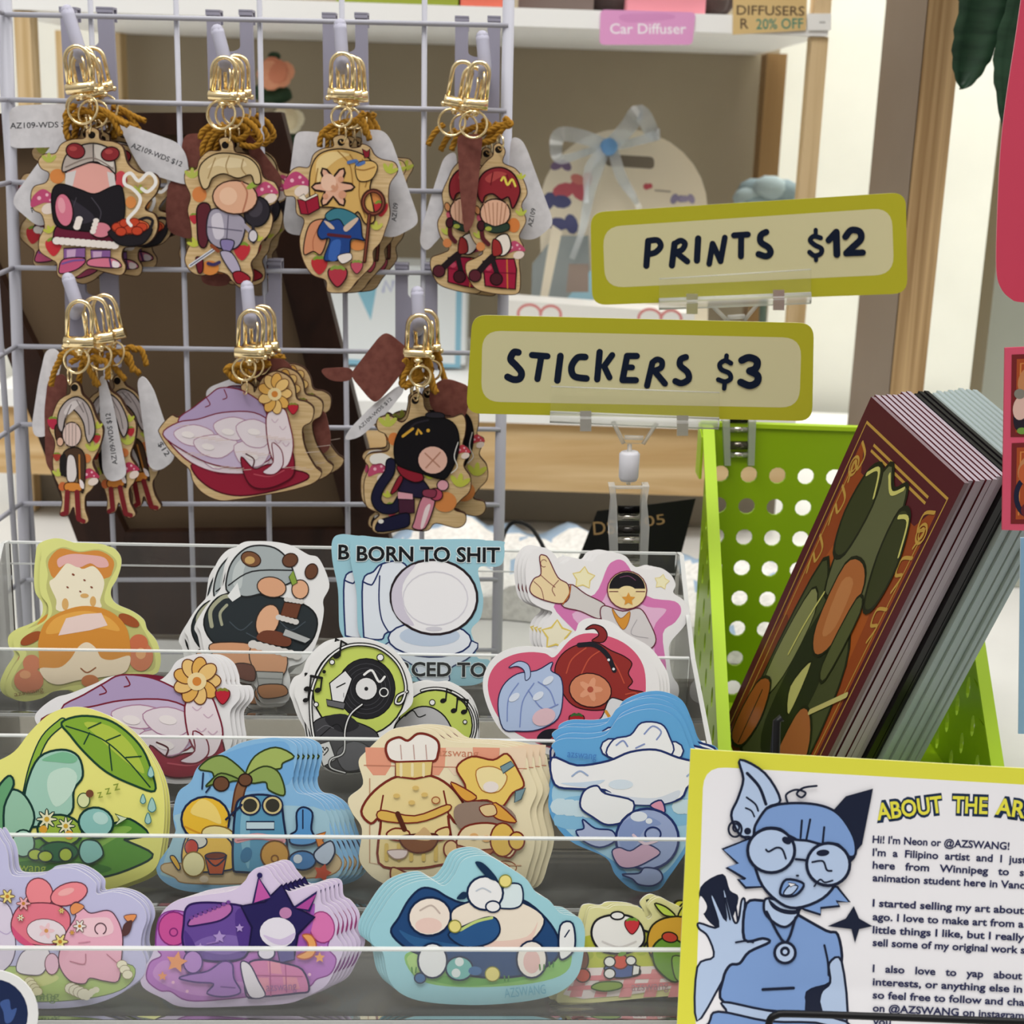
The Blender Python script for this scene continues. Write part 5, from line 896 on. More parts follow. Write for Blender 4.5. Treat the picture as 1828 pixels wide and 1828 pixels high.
# 3: book, staff ring, blue bottle --------------------------------------
fr, r3 = keychain(612, 110, 'front keychain third from left with a red book and blue bottle')
def d3(a):
    a.t(*T[2]); a.shroom(295, 1195, 85, '#bf4a78'); a.leafs('#b9c04e', 890, 1130, 60, 20); a.e('#dd8f50', 800, 1280, 50, 45); a.berry(840, 1360, 55, '#bf343c'); a.e('#dd8f50', 690, 1600, 50, 35); a.leafs('#c8c95a', 810, 1500, 50); a.berry(440, 1730, 62, '#c0343a'); a.leafs('#c8c95a', 430, 1660, 45)
    a.f('#d6916c', "450,1430 380,1460 345,1560 340,1660 400,1640 450,1660 490,1560 500,1450", '#2c1a14', 8); a.l('#b4694a', 6, "440,1470 400,1560 400,1630")
    a.f('#d9b067', "385,1330 375,1180 395,1070 450,1000 560,972 680,990 770,1040 800,1110 770,1220 790,1340 800,1440 740,1460 690,1380 640,1440 560,1360 440,1350", '#2c1a14', 9); a.f('#ecd092', "420,1060 480,1000 560,990 640,1010 560,1040 470,1120 430,1200")
    for q in ("640,1010 700,1120 700,1280 740,1420", "560,985 640,1080 660,1240", "720,1040 760,1120 740,1220", "430,1100 410,1220 420,1310"): a.l('#a5793c', 8, q)
    a.flower('#e3b096', 530, 1220, 140, '#d49a7c', 6, '#2c1a14'); a.e('#eec5ac', 500, 1190, 50, 56); a.e('#d49a7c', 580, 1170, 20); a.e('#d49a7c', 590, 1270, 26); a.e('#d49a7c', 480, 1280, 18); a.e('#d49a7c', 530, 1220, 14); a.f('#e0b870', "690,1060 780,1050 820,1090 780,1170 700,1180 675,1110", '#2c1a14', 7); a.l('#a5793c', 9, "670,1100 730,1110 800,1090"); a.f('#8a2230', "720,970 750,990 770,970 765,1025 735,1030", '#2c1a14', 6, False); a.l('#5577b4', 22, "630,1060 680,1050 690,1075 730,1060")
    a.f('#24468a', "500,1400 600,1380 700,1420 720,1540 740,1570 650,1560 640,1640 620,1690 540,1700 470,1690 510,1560 450,1560 430,1500", '#10182c', 8); a.f('#3c66b4', "520,1580 580,1570 560,1690 500,1690"); a.f('#3f7d8e', "480,1400 540,1360 620,1370 690,1420 620,1490 570,1430 500,1440", '#10282c', 7); a.f('#d5bca8', "470,1440 510,1455 540,1490 510,1490", None); a.l('#5c2430', 20, "500,1530 640,1545", False)
    a.f('#d5bca8', "600,1480 680,1420 690,1440 620,1510", None); a.f('#9b1f36', "297,1300 345,1310 430,1270 442,1360 370,1400 320,1395", '#2c0c14', 8, False); a.l('#5c1020', 7, "350,1312 368,1398", False); a.f('#efe4d4', "300,1290 340,1265 355,1295 420,1262 430,1275 350,1312", '#2c1a14', 5, False)
    a.ring('#4a241c', 30, 792, 1320, 68, 76); a.ring('#8a4a38', 8, 792, 1320, 66, 74); a.l('#4a241c', 26, "768,1400 752,1560 735,1705", False); a.l('#8a4a38', 7, "766,1400 750,1560 735,1700", False)
    a.f('#efe6e0', "560,1670 640,1650 650,1690 590,1720", '#2c1a14', 5)
    a.berry(560, 1800, 72, '#b83a4a', '#8aa04a', '#2c1014'); a.berry(685, 1740, 46, '#c8566a', '#8aa04a', '#2c1014')
board(fr, r3, [(450+q[0]/3.656, q[1]/3.656) for q in P("530,955 530,900 590,880 632,910 640,960 700,960 720,940 770,960 800,1010 850,1040 930,1060 950,1120 900,1200 890,1300 900,1400 870,1500 840,1580 790,1640 790,1720 730,1790 680,1840 630,1900 560,1912 490,1900 480,1830 390,1790 330,1690 310,1560 340,1440 290,1390 280,1290 215,1275 210,1200 250,1120 300,1090 370,1090 400,1010 460,970")], (609, 254), d3)
clasp(fr, r3, (612, 96), (612, 168), 48, 21, 1, .005, -1, (612, 208), 18, (612, 238, 17))
cordpart(fr, r3, [P(q) for q in ("568,262 572,240 590,225 612,218 640,215", "572,235 590,245 615,225 640,210 648,200", "640,205 650,225 658,250", "625,215 645,222 652,240")], -.0045)
hang_tag(fr, r3, [(520, 238), (536, 234), (575, 238), (570, 400), (535, 425), (505, 420), (498, 400), (512, 300)], -.011)
hang_tag(fr, r3, [(640, 232), (680, 232), (695, 250), (744, 390), (742, 405), (700, 428), (660, 420), (650, 300)], -.009, [('#2a2c34', 'AZ109', 704, 398, 12, None, -84, .01)])
dup(r3, fr.u*(4*fr.s)-fr.v*(3*fr.s)-fr.w*.0095, 'second copy of the red book keychain, behind to the right', 2.4, 8, SKT)
dup(r3, fr.u*(7*fr.s)-fr.v*(5*fr.s)-fr.w*.0185, 'third copy of the red book keychain, furthest back', 5.0, 10, SKT)
# 4: red mushroom on a suitcase ------------------------------------------
fr, r4 = keychain(866, 120, 'front keychain at top right with a red mushroom cap over a red suitcase')
def d4(a):
    a.leafs('#c3c84e', 930, 320, 10); a.e('#cf8a4c', 862, 345, 9, 14); a.leafs('#bfc656', 930, 385, 12); a.e('#d98244', 917, 402, 11, 13); a.shroom(920, 445, 17, '#c24f72'); a.e('#cc5a70', 860, 388, 9, 9); a.leafs('#bfc656', 855, 425, 12); a.e('#d98a54', 858, 440, 8, 8)
    a.f('#a31f40', "862,466 890,462 918,462 922,480 920,516 895,514 866,510", '#2a0810', 2.5, False); a.l('#d07a3c', 2.5, "905,464 906,514", False); a.l('#7a1230', 2, "864,485 920,488", False); a.e('#c24a64', 872, 478, 6, 5)
    a.l('#241a1e', 12, "880,458 868,470 852,488"); a.e('#5a2430', 848, 492, 11, 11, 0, '#1a0a10', 2); a.l('#241a1e', 9, "880,465 888,490"); a.e('#4a1c26', 886, 498, 11, 11, 0, '#1a0a10', 2)
    a.f('#efe6dc', "885,425 905,418 912,440 900,456 882,452", '#2a1a14', 2.5); a.f('#9c3030', "880,428 892,432 896,452 880,456", '#2a1014', 2); a.l('#5a2028', 8, "860,410 862,425 872,436"); a.e('#4a1c26', 859, 403, 7, 9, 0, '#1a0a10', 2); a.e('#c98a5a', 852, 375, 5, 8, -20, '#2a1a14', 1.5)
    a.e('#e5b69a', 884, 380, 27, 25, 4, '#2a1410', 2.5); [a.l('#b9866c', 1.8, f"{x},362 {884+(x-884)*.7},402", False) for x in (864, 872, 880, 888, 896, 904)]; a.f('#2f4034', "866,398 884,404 906,398 908,410 886,416 868,410", '#141a14', 2); a.e('#a8b04a', 872, 408, 6, 4)
    a.f('#8f2a32', "854,352 852,330 862,310 880,300 900,300 918,312 928,335 926,352 915,372 908,352 895,356 880,346 866,350 862,362", '#2a0a10', 2.8); a.f('#b24a48', "866,318 884,306 905,310 890,318 874,326"); a.l('#6a161e', 2, "880,308 876,330"); a.l('#6a161e', 2, "905,312 912,335"); a.l('#e6d45a', 4, "895,322 900,316 906,330 914,320 920,332")
board(fr, r4, "880,277 882,260 893,256 902,270 898,290 920,301 934,320 941,345 931,367 939,394 927,421 935,443 927,465 929,495 926,522 905,526 870,522 848,514 834,492 832,470 850,460 862,450 845,430 837,405 845,380 840,352 848,325 855,305 868,288", (890, 267), d4)
clasp(fr, r4, (858, 112), (850, 186), 44, 20, 6, .005, -1, (846, 222), 24, (893, 254, 13))
cordpart(fr, r4, [P(q) for q in ("805,268 815,245 830,228", "862,255 880,250 895,232 905,214", "870,236 890,225 908,220", "900,210 912,222 900,226")], -.0045)
hang_tag(fr, r4, [(816, 242), (830, 240), (862, 238), (858, 290), (846, 400), (830, 420), (822, 350)], .0026, None, LEATHER, 'brown leather-look tag')
hang_tag(fr, r4, [(912, 244), (930, 248), (940, 265), (988, 395), (985, 408), (955, 432), (925, 430), (905, 330)], -.010, [('#2a2c34', 'AZ109', 950, 408, 12, None, -78, .01)])
hang_tag(fr, r4, [(790, 280), (812, 270), (815, 330), (790, 420), (758, 455), (745, 440), (748, 415), (770, 340)], -.013)
dup(r4, -fr.u*(30*fr.s)-fr.w*.008, 'copy of the red mushroom keychain half hidden at left by a brown tag', -6, 0, SKT)
dup(r4, -fr.u*(12*fr.s)-fr.v*(8*fr.s)-fr.w*.0165, 'rear copy of the red mushroom keychain, lowest of the cluster', -4.5, 0, SKT)
# 5: tall grey mushroom --------------------------------------------------
fr, r5 = keychain(140, 550, 'front tall narrow keychain at lower left with a pale grey mushroom')
def d5(a):
    a.berry(95, 755, 12, '#b82f4a'); a.leafs('#c3c84e', 174, 765, 11); a.berry(172, 782, 9, '#b8303a'); a.leafs('#bfc656', 165, 805, 15); a.e('#cf7a44', 155, 818, 8, 8); a.shroom(161, 850, 16, '#b83a5a'); a.leafs('#bfc656', 104, 850, 12); a.berry(102, 815, 8, '#a83a30'); a.e('#c96a3a', 112, 868, 7, 8)
    a.f('#4c3626', "112,812 125,800 142,800 152,815 152,850 148,880 140,860 138,835 118,840 110,848", '#1a100c', 2.2); a.f('#1e1a1a', "108,815 118,812 120,850 108,842", None); a.f('#e2dad8', "121,815 133,815 138,845 132,860 120,855", '#3a2c2c', 1.8); a.l('#b87a3a', 3, "142,812 143,862"); a.e('#4a2c20', 105, 775, 6, 18, -10, '#1a100c', 2); a.e('#e0b49a', 108, 788, 6, 8, 0, '#1a100c', 1.5)
    a.f('#d98a3c', "118,862 142,862 145,876 118,875", '#4a2010', 1.8); a.f('#efe3e4', "143,855 150,862 150,872 144,868", None)
    a.l('#7c1f26', 9, "121,878 119,915", False); a.l('#7c1f26', 9, "138,878 141,925", False); a.l('#7c1f26', 8, "119,915 112,917", False); a.l('#7c1f26', 8, "141,926 150,930", False)
    a.e('#dcc4bc', 129, 775, 17, 22, 0, '#2a1a1a', 2); [a.l('#b09a92', 1.6, f'{x},755 {x},795', False) for x in (118, 124, 130, 136)]; a.f('#b8adac', "104,760 106,735 120,715 140,708 158,722 168,748 170,772 160,790 154,778 150,755 140,738 128,730 118,745 112,770", '#2a2222', 2.4); a.f('#d5cccb', "115,735 130,716 145,718 135,728 122,740")
    for q in ("128,722 118,745", "148,718 158,745 160,775", "138,714 150,735"): a.l('#7c7272', 1.8, q)
board(fr, r5, "125,702 126,688 135,682 143,690 147,704 162,720 172,745 184,768 177,800 165,825 174,850 165,872 153,885 152,908 158,930 145,935 135,922 131,905 122,920 107,919 111,897 107,872 97,850 94,820 98,790 88,765 94,740 103,718 114,708", (133, 692), d5)
clasp(fr, r5, (144, 535), (148, 608), 54, 22, 0, .005, -1, (143, 640), 22, (126, 670, 15))
cordpart(fr, r5, [P(q) for q in ("85,692 92,665 105,640 120,628", "100,640 118,630 135,640 120,650", "148,640 155,665 172,692", "168,645 185,650 188,680", "150,650 165,640 178,650")], -.0045)
hang_tag(fr, r5, [(65, 632), (85, 630), (95, 650), (85, 700), (70, 790), (45, 792), (40, 770), (52, 690)], -.013)
hang_tag(fr, r5, [(72, 685), (100, 672), (108, 690), (100, 750), (92, 850), (80, 855), (68, 835), (66, 740)], -.0105, None, LEATHER, 'brown leather-look tag')
hang_tag(fr, r5, [(168, 680), (178, 674), (192, 720), (219, 850), (212, 862), (188, 868), (175, 850)], -.0072, [('#2a2c34', 'AZ109-WDS $12', 202, 835, 13, None, -98, .01)])
hang_tag(fr, r5, [(228, 690), (240, 680), (258, 705), (297, 820), (295, 838), (270, 856), (250, 850)], -.016, [('#2a2c34', '$12', 266, 806, 14, 28, 57, .01)])
dup(r5, fr.u*(16*fr.s)-fr.w*.0095, 'second copy of the tall mushroom keychain, behind a white tag', 9, 0, SKT)
dup(r5, fr.u*(22*fr.s)-fr.w*.0185, 'third copy of the tall mushroom keychain, tilted clasp at the right', 14, 0, SKT)
# 6: winged --------------------------------------------------------------
fr, r6 = keychain(447, 568, 'front winged keychain with lavender feathers and a yellow flower')
def d6(a):
    a.f('#96233a', "343,828 352,852 385,876 430,885 490,876 548,856 540,842 480,836 430,843 390,845", '#52101e', 2.5); a.f('#e6d8e2', "292,772 330,768 400,752 480,762 500,800 490,838 440,846 380,842 330,818", '#7d2338', 2.5)
    for q in ("330,775 370,765 400,785 370,800 335,792", "380,770 430,768 450,795 410,812 375,800", "350,800 400,800 420,825 380,836", "410,805 460,800 480,825 440,840"): a.f('#f1e8ec', q, '#c09ab4', 1.6)
    feathers(a, lambda q: (491+(q[0]-352)*.715, 700+(q[1]-1213)*.98))
    for t in range(24): x = 312+(t*37) % 235; y = 760+(t*53) % 80; a.l('#d8c4b8', .9, f"{x},{y} {x+26},{y-2}", False)
board(fr, r6, "432,704 430,690 440,682 452,690 454,700 462,686 472,672 492,663 515,672 526,690 530,712 548,718 560,730 556,752 540,765 545,800 562,832 574,845 560,862 520,875 470,884 420,892 390,893 362,880 345,860 338,838 320,822 300,800 285,775 285,764 305,742 318,745 335,735 352,722 380,706 405,700", (440, 706), d6)
clasp(fr, r6, (450, 552), (450, 626), 54, 22, 2, .005, 1, (440, 655), 20, (438, 688, 15))
cordpart(fr, r6, [P(q) for q in ("400,668 405,658 430,654 455,660 480,652", "402,662 412,678 430,684 445,680", "400,660 420,656 452,652 475,650")], -.004)
hang_tag(fr, r6, [(362, 700), (415, 680), (440, 690), (430, 740), (370, 740), (357, 715)], -.011)
hang_tag(fr, r6, [(445, 648), (500, 645), (520, 665), (515, 690), (460, 700), (445, 680)], -.009, None, LEATHER, 'brown leather-look tag'); hang_tag(fr, r6, [(550, 740), (575, 738), (587, 790), (582, 815), (560, 822), (548, 800)], -.0095, None, LEATHER, 'brown leather-look tag'); hang_tag(fr, r6, [(565, 665), (620, 662), (628, 675), (620, 688), (590, 688), (575, 680)], -.010, None, LEATHER, 'brown leather-look tag')
hang_tag(fr, r6, [(415, 875), (470, 868), (478, 885), (455, 893), (430, 892)], -.010)
dup(r6, fr.u*(5*fr.s)-fr.w*.0075, 'second copy of the winged keychain, fanned out to the right', 2.6, 0, SKT)
dup(r6, fr.u*(9*fr.s)-fr.w*.015, 'third copy of the winged keychain, furthest right', 5.2, 0, SKT)
# 7: black kettle --------------------------------------------------------
fr, r7 = keychain(747, 576, 'front keychain at lower right with a black kettle, curled spout and red scarf')
def d7(a):
    a.t(*T[6]); a.leafs('#bfc656', 885, 1030, 70, 0); a.e('#d98244', 925, 1110, 36, 42); a.shroom(830, 1320, 70, '#c24f72'); a.shroom(1375, 1190, 48, '#c24450'); a.leafs('#c3c84e', 1350, 1420, 75, 10); a.e('#d98a4c', 1260, 1520, 75, 66); a.berry(910, 1570, 50, '#c44a58'); a.leafs('#c3c84e', 890, 1490, 40, -10); a.leafs('#c3c84e', 1160, 1370, 40)
    a.l('#f0ece6', 66, "800,1240 850,1235 895,1262"); a.l('#0e0c12', 70, "905,1265 895,1330 835,1420 810,1500 850,1560 930,1560 975,1500"); a.l('#1d1d38', 54, "905,1265 895,1330 835,1420 810,1500 850,1560 930,1560 975,1500")
    a.f('#26203a', "985,1330 1080,1350 1150,1420 1160,1490 1060,1490 960,1470", '#0c0a14', 8); a.f('#4a2438', "955,1490 1060,1500 1060,1590 960,1600", '#14080e', 7, False); a.f('#e0a3b0', "950,1450 1050,1465 1050,1505 952,1500", '#14080e', 6, False)
    a.f('#d58a9c', "1110,1490 1180,1490 1190,1540 1130,1690 1050,1690 1060,1640", '#241018', 8); a.f('#f0dde0', "1130,1560 1165,1540 1120,1680 1100,1680", None); a.e('#b04860', 1200, 1470, 45, 40, 20, '#241018', 7); a.e('#e0a3b0', 1245, 1410, 38, 36, 0, '#241018', 7); a.f('#8a3a50', "1120,1440 1200,1440 1190,1490 1120,1480", '#241018', 6)
    a.f('#1d1d3a', "820,1650 870,1625 1010,1590 1030,1640 1000,1685 820,1712", '#0c0a14', 8); a.e('#f0ece6', 842, 1645, 18, 14)
    a.f('#8c2030', "945,1290 1000,1275 1090,1310 1120,1370 1060,1390 980,1350", '#1c080c', 7); a.f('#8c2030', "960,1350 985,1370 940,1450 905,1460", '#1c080c', 6)
    a.f('#131116', "940,1260 930,1140 980,1030 1080,970 1200,960 1310,1000 1350,1090 1340,1220 1290,1330 1240,1370 1100,1330 1000,1300", '#060507', 8); a.l('#2b2830', 12, "1000,1080 1060,1010 1150,985"); a.l('#e2e0dc', 6, "1345,1130 1320,1220 1340,1290 1300,1330")
    a.f('#2b2830', "1140,965 1150,935 1240,938 1250,970", '#060507', 6); a.e('#e5b8a8', 1180, 1245, 98, 92, 8, '#1a1014', 7); a.l('#b98470', 9, "1130,1200 1225,1290", False); a.l('#b98470', 9, "1228,1195 1135,1295", False)
    a.l('#d9a83e', 17, "985,1090 1050,1040", False); a.l('#d9a83e', 17, "1075,1075 1085,1045 1105,1070", False); a.e('#d9a83e', 1150, 1052, 12)
board(fr, r7, [(450+q[0]/3.656, 480+q[1]/3.656) for q in P("1030,900 1035,840 1075,810 1115,835 1130,910 1200,960 1300,970 1370,950 1395,1000 1390,1080 1375,1150 1420,1190 1380,1280 1425,1360 1420,1450 1360,1510 1320,1570 1390,1600 1390,1660 1330,1690 1200,1660 1150,1705 1080,1710 1000,1700 860,1730 790,1710 790,1650 830,1600 745,1545 730,1400 760,1300 735,1250 770,1205 880,1190 895,1140 870,1080 820,1050 820,980 900,960 970,1000 1010,975")], (741, 715), d7)
clasp(fr, r7, (748, 560), (748, 628), 50, 16, 2, .005, 1, (752, 668), 18, (742, 700, 14))
cordpart(fr, r7, [P(q) for q in ("720,690 722,670 735,650 748,630 765,640", "722,640 738,655 752,668 738,682 722,690", "760,640 768,660 775,690 780,700", "728,650 745,668 735,684", "745,632 762,636 770,655")], .002)
hang_tag(fr, r7, [(678, 600), (692, 596), (735, 632), (720, 662), (700, 690), (672, 722), (660, 718), (622, 672)], -.0042, None, LEATHER, 'square brown leather-look tag')
hang_tag(fr, r7, [(712, 690), (722, 700), (690, 740), (640, 786), (610, 792), (620, 772), (660, 730)], -.0055, [('#3a3a40', 'AZ109-WDS $12', 640, 772, 9, 80, -43, .01)])
hang_tag(fr, r7, [(780, 684), (800, 680), (838, 694), (838, 715), (830, 752), (770, 740), (762, 710)], -.0062, None, LEATHER, 'brown leather-look tag')
dup(r7, fr.u*(-3*fr.s)+fr.v*(-3*fr.s)-fr.w*.0085, 'second copy of the black kettle keychain, just behind the front one', -1.2, 0, SKT)
dup(r7, fr.u*(8*fr.s)-fr.w*.0155, 'third copy of the black kettle keychain, showing on the right', 4.2, 0, SKT)
# ------------------------------------------------------------------ lime file basket
bx0 = at(1266, 770, .70).x; bx1 = .2; by1 = at(1400, 760, .70).y; zt = at(1271, 757, .70).z
BASK = noisy('lime_plastic', '#86a60e', '#92b416', (4, 4, 4), .35); BASKR = mat('#a6c822', .4)
bs = thing('file_basket', 'lime green perforated file basket holding art prints', 'basket', loc=((bx0+bx1)/2, by1, 0))
bo = Vector(bs.location)
def bput(b, n, label=None):
    for v in b.v: v -= bo
    o = b.build(n, bs)
    if label: o['label'] = label
    return o
def perforated(b, umax, vmax, top, hole, to3, m):
    """panel of cells, each either solid or with a round (or oval) opening; top(u) clips the height"""
    nu, nv, hw, hh, off = hole
    du = umax/nu; dv = vmax/nv; K = 12
    for i in range(nu):
        for j in range(nv):
            u0, v0 = i*du, j*dv; cu, cv = u0+du/2, v0+dv/2
            vt = [top(u0), top(u0+du)]
            if v0 >= max(vt): continue
            if min(vt) < v0 and abs(vt[0]-vt[1]) > 1e-9:
                t_ = (vt[0]-v0)/(vt[0]-vt[1]); b.poly([to3(u0, v0), to3(u0+du*t_, v0), to3(u0, min(vt[0], v0+dv))], m); continue
            if v0+dv > min(vt)-.002 or (off and (i+j) % 2):
                q = [(u0, v0), (u0+du, v0), (u0+du, max(v0, min(v0+dv, vt[1]))), (u0, max(v0, min(v0+dv, vt[0])))]
                b.poly([to3(*p) for p in q], m); continue
            circ = [(cu+hw*math.cos(2*math.pi*(k+.5)/K), cv+hh*math.sin(2*math.pi*(k+.5)/K)) for k in range(K)]
            sq = []
            for k in range(K):
                a = 2*math.pi*(k+.5)/K; x, y = math.cos(a), math.sin(a); s_ = 1/max(abs(x), abs(y)); sq.append((cu+x*s_*du/2, cv+y*s_*dv/2))
            corners = {1: (1, 1), 4: (-1, 1), 7: (-1, -1), 10: (1, -1)}
            A = b.add([to3(*p) for p in circ]); B = b.add([to3(*p) for p in sq])
            for k in range(K):
                n = (k+1) % K
                if (sq[k][0]-cu)*(1 if True else 1) and abs(abs(sq[k][0]-cu)/du-abs(sq[n][0]-cu)/du) > 1e-6 and abs(abs(sq[k][1]-cv)/dv-abs(sq[n][1]-cv)/dv) > 1e-6:
                    cx = cu+(du/2 if (sq[k][0]+sq[n][0])/2 > cu else -du/2); cy = cv+(dv/2 if (sq[k][1]+sq[n][1])/2 > cv else -dv/2)
                    c_ = b.add([to3(cx, cy)]); b.face((A+k, B+k, c_, B+n, A+n), m)
                else: b.face((A+k, B+k, B+n, A+n), m)
def thicken(o, t):
    md = o.modifiers.new('thickness', 'SOLIDIFY'); md.thickness = t; md.offset = 0; return o
wid = bx1-bx0; dep = .172
prof_t = lambda u: zt-.003 if u < .008 else max(.021, zt-.003-(zt-.022)*((u-.008)/.127))
b = MB(); perforated(b, wid, zt-.018, lambda u: 9, (8, 8, .0040, .0040, False), lambda u, v: (bx0+u, by1, v+.002), BASK); b.poly([(bx0, by1, zt-.016), (bx1, by1, zt-.016), (bx1, by1, zt), (bx0, by1, zt)], BASK); thicken(bput(b, 'back_wall'), .0016)
for nm, X in (('left_wall', bx0), ('right_wall', bx1)):
    b = MB(); perforated(b, dep, .13, prof_t, (15, 10, .0026, .0048, True), lambda u, v, X=X: (X, by1-.001-u, v+.002), BASK); thicken(bput(b, 'side_wall'), .0016)
b = MB(); perforated(b, wid, .021, lambda u: 9, (8, 2, .003, .003, False), lambda u, v: (bx0+u, by1-dep-.001, v+.002), BASK); thicken(bput(b, 'front_wall'), .0016)
b = MB(); b.box((bx0, by1-dep, .0006), (bx1, by1, .002), BASK); bput(b, 'base')
b = MB()
pl_ = [(by1-.001-u, prof_t(u)+.002) for u in [0, .008]+[.008+(dep-.008)*k/12 for k in range(1, 13)]]
for X, sg_ in ((bx0, -1), (bx1, 1)):
    for k in range(len(pl_)-1):
        (y0_, z0_), (y1_, z1_) = pl_[k], pl_[k+1]; x0_, x1_ = sorted((X-.0012*sg_, X+.0042*sg_))
        b.hexa([(x0_, y1_, z1_-.001), (x1_, y1_, z1_-.001), (x1_, y0_, z0_-.001), (x0_, y0_, z0_-.001), (x0_, y1_, z1_+.001), (x1_, y1_, z1_+.001), (x1_, y0_, z0_+.001), (x0_, y0_, z0_+.001)], BASKR)
    xo = X+.0042*sg_; b.hexa([(xo-.0006, by1-.012, zt-.024), (xo+.0006, by1-.012, zt-.024), (xo+.0006, by1+.003, zt-.024), (xo-.0006, by1+.003, zt-.024), (xo-.0006, by1-.012, zt-.004), (xo+.0006, by1-.012, zt-.004), (xo+.0006, by1+.003, zt), (xo-.0006, by1+.003, zt)], BASKR)
b.box((bx0-.004, by1-.0016, zt-.001), (bx1+.004, by1+.0035, zt+.001), BASKR); bput(b, 'rim', 'brighter lime flanged rim')
# ------------------------------------------------------------------ art prints leaning in the basket
NT = at(1722, 862, .522)
e2 = ray(1722, 862).cross(ray(1478, 1350)).cross(ray(1555, 708).cross(ray(1338, 1190))).normalized()
if e2.z > 0: e2 = -e2
FT = at(1555, 708, (NT-CAM).dot(e2)/ray(1555, 708).dot(e2))
e1 = (FT-NT); dl = e1.length; e1.normalize(); n_ = e1.cross(e2).normalized(); 
if n_.dot(CAM-NT) < 0: n_ = -n_
HP = (min(NT.z, FT.z)-.0035)/-e2.z
fr = Frame.axes(NT+e2*HP, -e1, -e2)
# local: x along near edge direction (0 .. -dl towards the far edge), y up the print (0 .. HP)
def pc(u, v): return (u, v)
class Flat(Art):
    def loc(s, q, z): p = s.px(q); return Vector(((p[0]-1)*dl, (1-p[1])*HP, z))      # unit square, 0,0 = far top, 1,1 = near bottom
MAR = noisy('maroon_print', '#5c262a', '#4a1d22', (20, 20, 20), .22)
def sheet(k, name, label, front, sidec, off, th=.0008, back='#c9ccca'):
    a = Flat(fr, .78 if k == 0 else 1.0, .25); a.base([(0, 0), (1, 0), (1, 1), (0, 1)], th, front, sidec, False)
    if k == 0:
        a.f('#9a4a22', ".09,.10 .91,.10 .91,.97 .09,.97", None, 0, False); a.f('#5c262a', ".12,.10 .88,.10 .80,.16 .20,.16", None, 0, False); a.f('#b05a24', ".3,.3 .7,.26 .8,.5 .75,.8 .3,.85 .2,.55"); a.f('#7c3a20', ".09,.6 .3,.7 .35,.97 .09,.97")
        GL = '#c9a04a'
        for q in (".06,.055 .94,.055 .94,.98 .06,.98",): a.l(GL, .010, q, False, True)
        a.l(GL, .007, ".20,.085 .80,.085 .80,.10 .20,.10", False, True); a.l(GL, .006, ".89,.14 .89,.96", False); a.l(GL, .006, ".11,.14 .11,.96", False)
        for x in (.14, .86):
            d = 1 if x < .5 else -1
            for y in (.10, .22, .36): a.l(GL, .010, [(x-.04*d, y), (x+.03*d, y+.02), (x+.02*d, y+.06), (x-.03*d, y+.05), (x-.01*d, y+.10)])
            a.ring(GL, .008, x-.02*d, .16, .035, .024); a.ring(GL, .006, x-.02*d, .16, .018, .014)
        OL = '#262a16'
        a.f('#4c5230', ".22,.40 .40,.45 .62,.45 .80,.55 .86,.80 .78,.97 .22,.97 .16,.75", OL, .014); a.f('#8c8f5c', ".24,.48 .36,.52 .34,.72 .22,.84 .18,.70", OL, .008); a.f('#2c331c', ".40,.50 .60,.50 .66,.72 .52,.92 .36,.85"); a.f('#c9c678', ".44,.72 .52,.62 .54,.78", OL, .008)
        a.f('#666a46', ".40,.09 .52,.13 .62,.10 .70,.24 .68,.46 .52,.42 .36,.46 .30,.28", OL, .014); a.f('#3e4424', ".26,.14 .36,.11 .42,.20 .38,.34 .28,.36 .22,.26", OL, .014); a.f('#3e4424', ".64,.16 .74,.15 .82,.26 .80,.38 .72,.40 .64,.28", OL, .014); a.l('#d8d478', .012, ".26,.15 .34,.12 .40,.18"); a.l('#d8d478', .012, ".66,.17 .74,.16 .80,.24"); a.l('#d8d478', .012, ".44,.11 .52,.14 .60,.11"); a.l('#d8d478', .010, ".36,.46 .32,.56 .30,.66")
        a.f('#b8703e', ".42,.36 .56,.32 .66,.38 .62,.54 .52,.60 .42,.54", OL, .010); a.f('#c98652', ".46,.40 .56,.38 .58,.50 .50,.54"); a.f('#5a6038', ".64,.40 .72,.42 .70,.62 .62,.60", OL, .010)
        a.f('#b06a3c', ".60,.76 .70,.72 .84,.80 .86,.97 .62,.97", OL, .010); a.l('#d0c57c', .018, ".70,.72 .92,.60", False); a.f('#a8602c', ".14,.80 .26,.76 .32,.86 .26,.97 .12,.97", OL, .010); a.l(OL, .008, ".22,.80 .22,.97")
    o = a.build(name, None, fr); o.location = Vector(o.location)+off; return tag(o, label, 'print', 'art prints filed in the lime basket')
rr = random.Random(3)
cols = ['#8d7a80']*1+['#a59aa4']*7+['#141214']*3+['#9aa8aa']*8
zacc = 0.0
for k, c_ in enumerate(cols):
    g = (.0026 if k < 8 else .0029)
    off = -fr.w*(zacc)+fr.u*(0 if k == 0 else rr.uniform(-.0018, .0008))+Vector((0, 0, .0075*k/18))
    zacc += g
    word = 'front print showing olive and russet leaf shapes in a gold border' if k == 0 else f'{"mauve" if k < 8 else "black" if k < 11 else "pale grey"}-edged print, number {k+1} from the front of the basket'
    sheet(k, 'art_print', word, '#5a2529' if k < 8 else ('#1a1719' if k < 11 else '#c2d0cc'), c_, off, .0022)
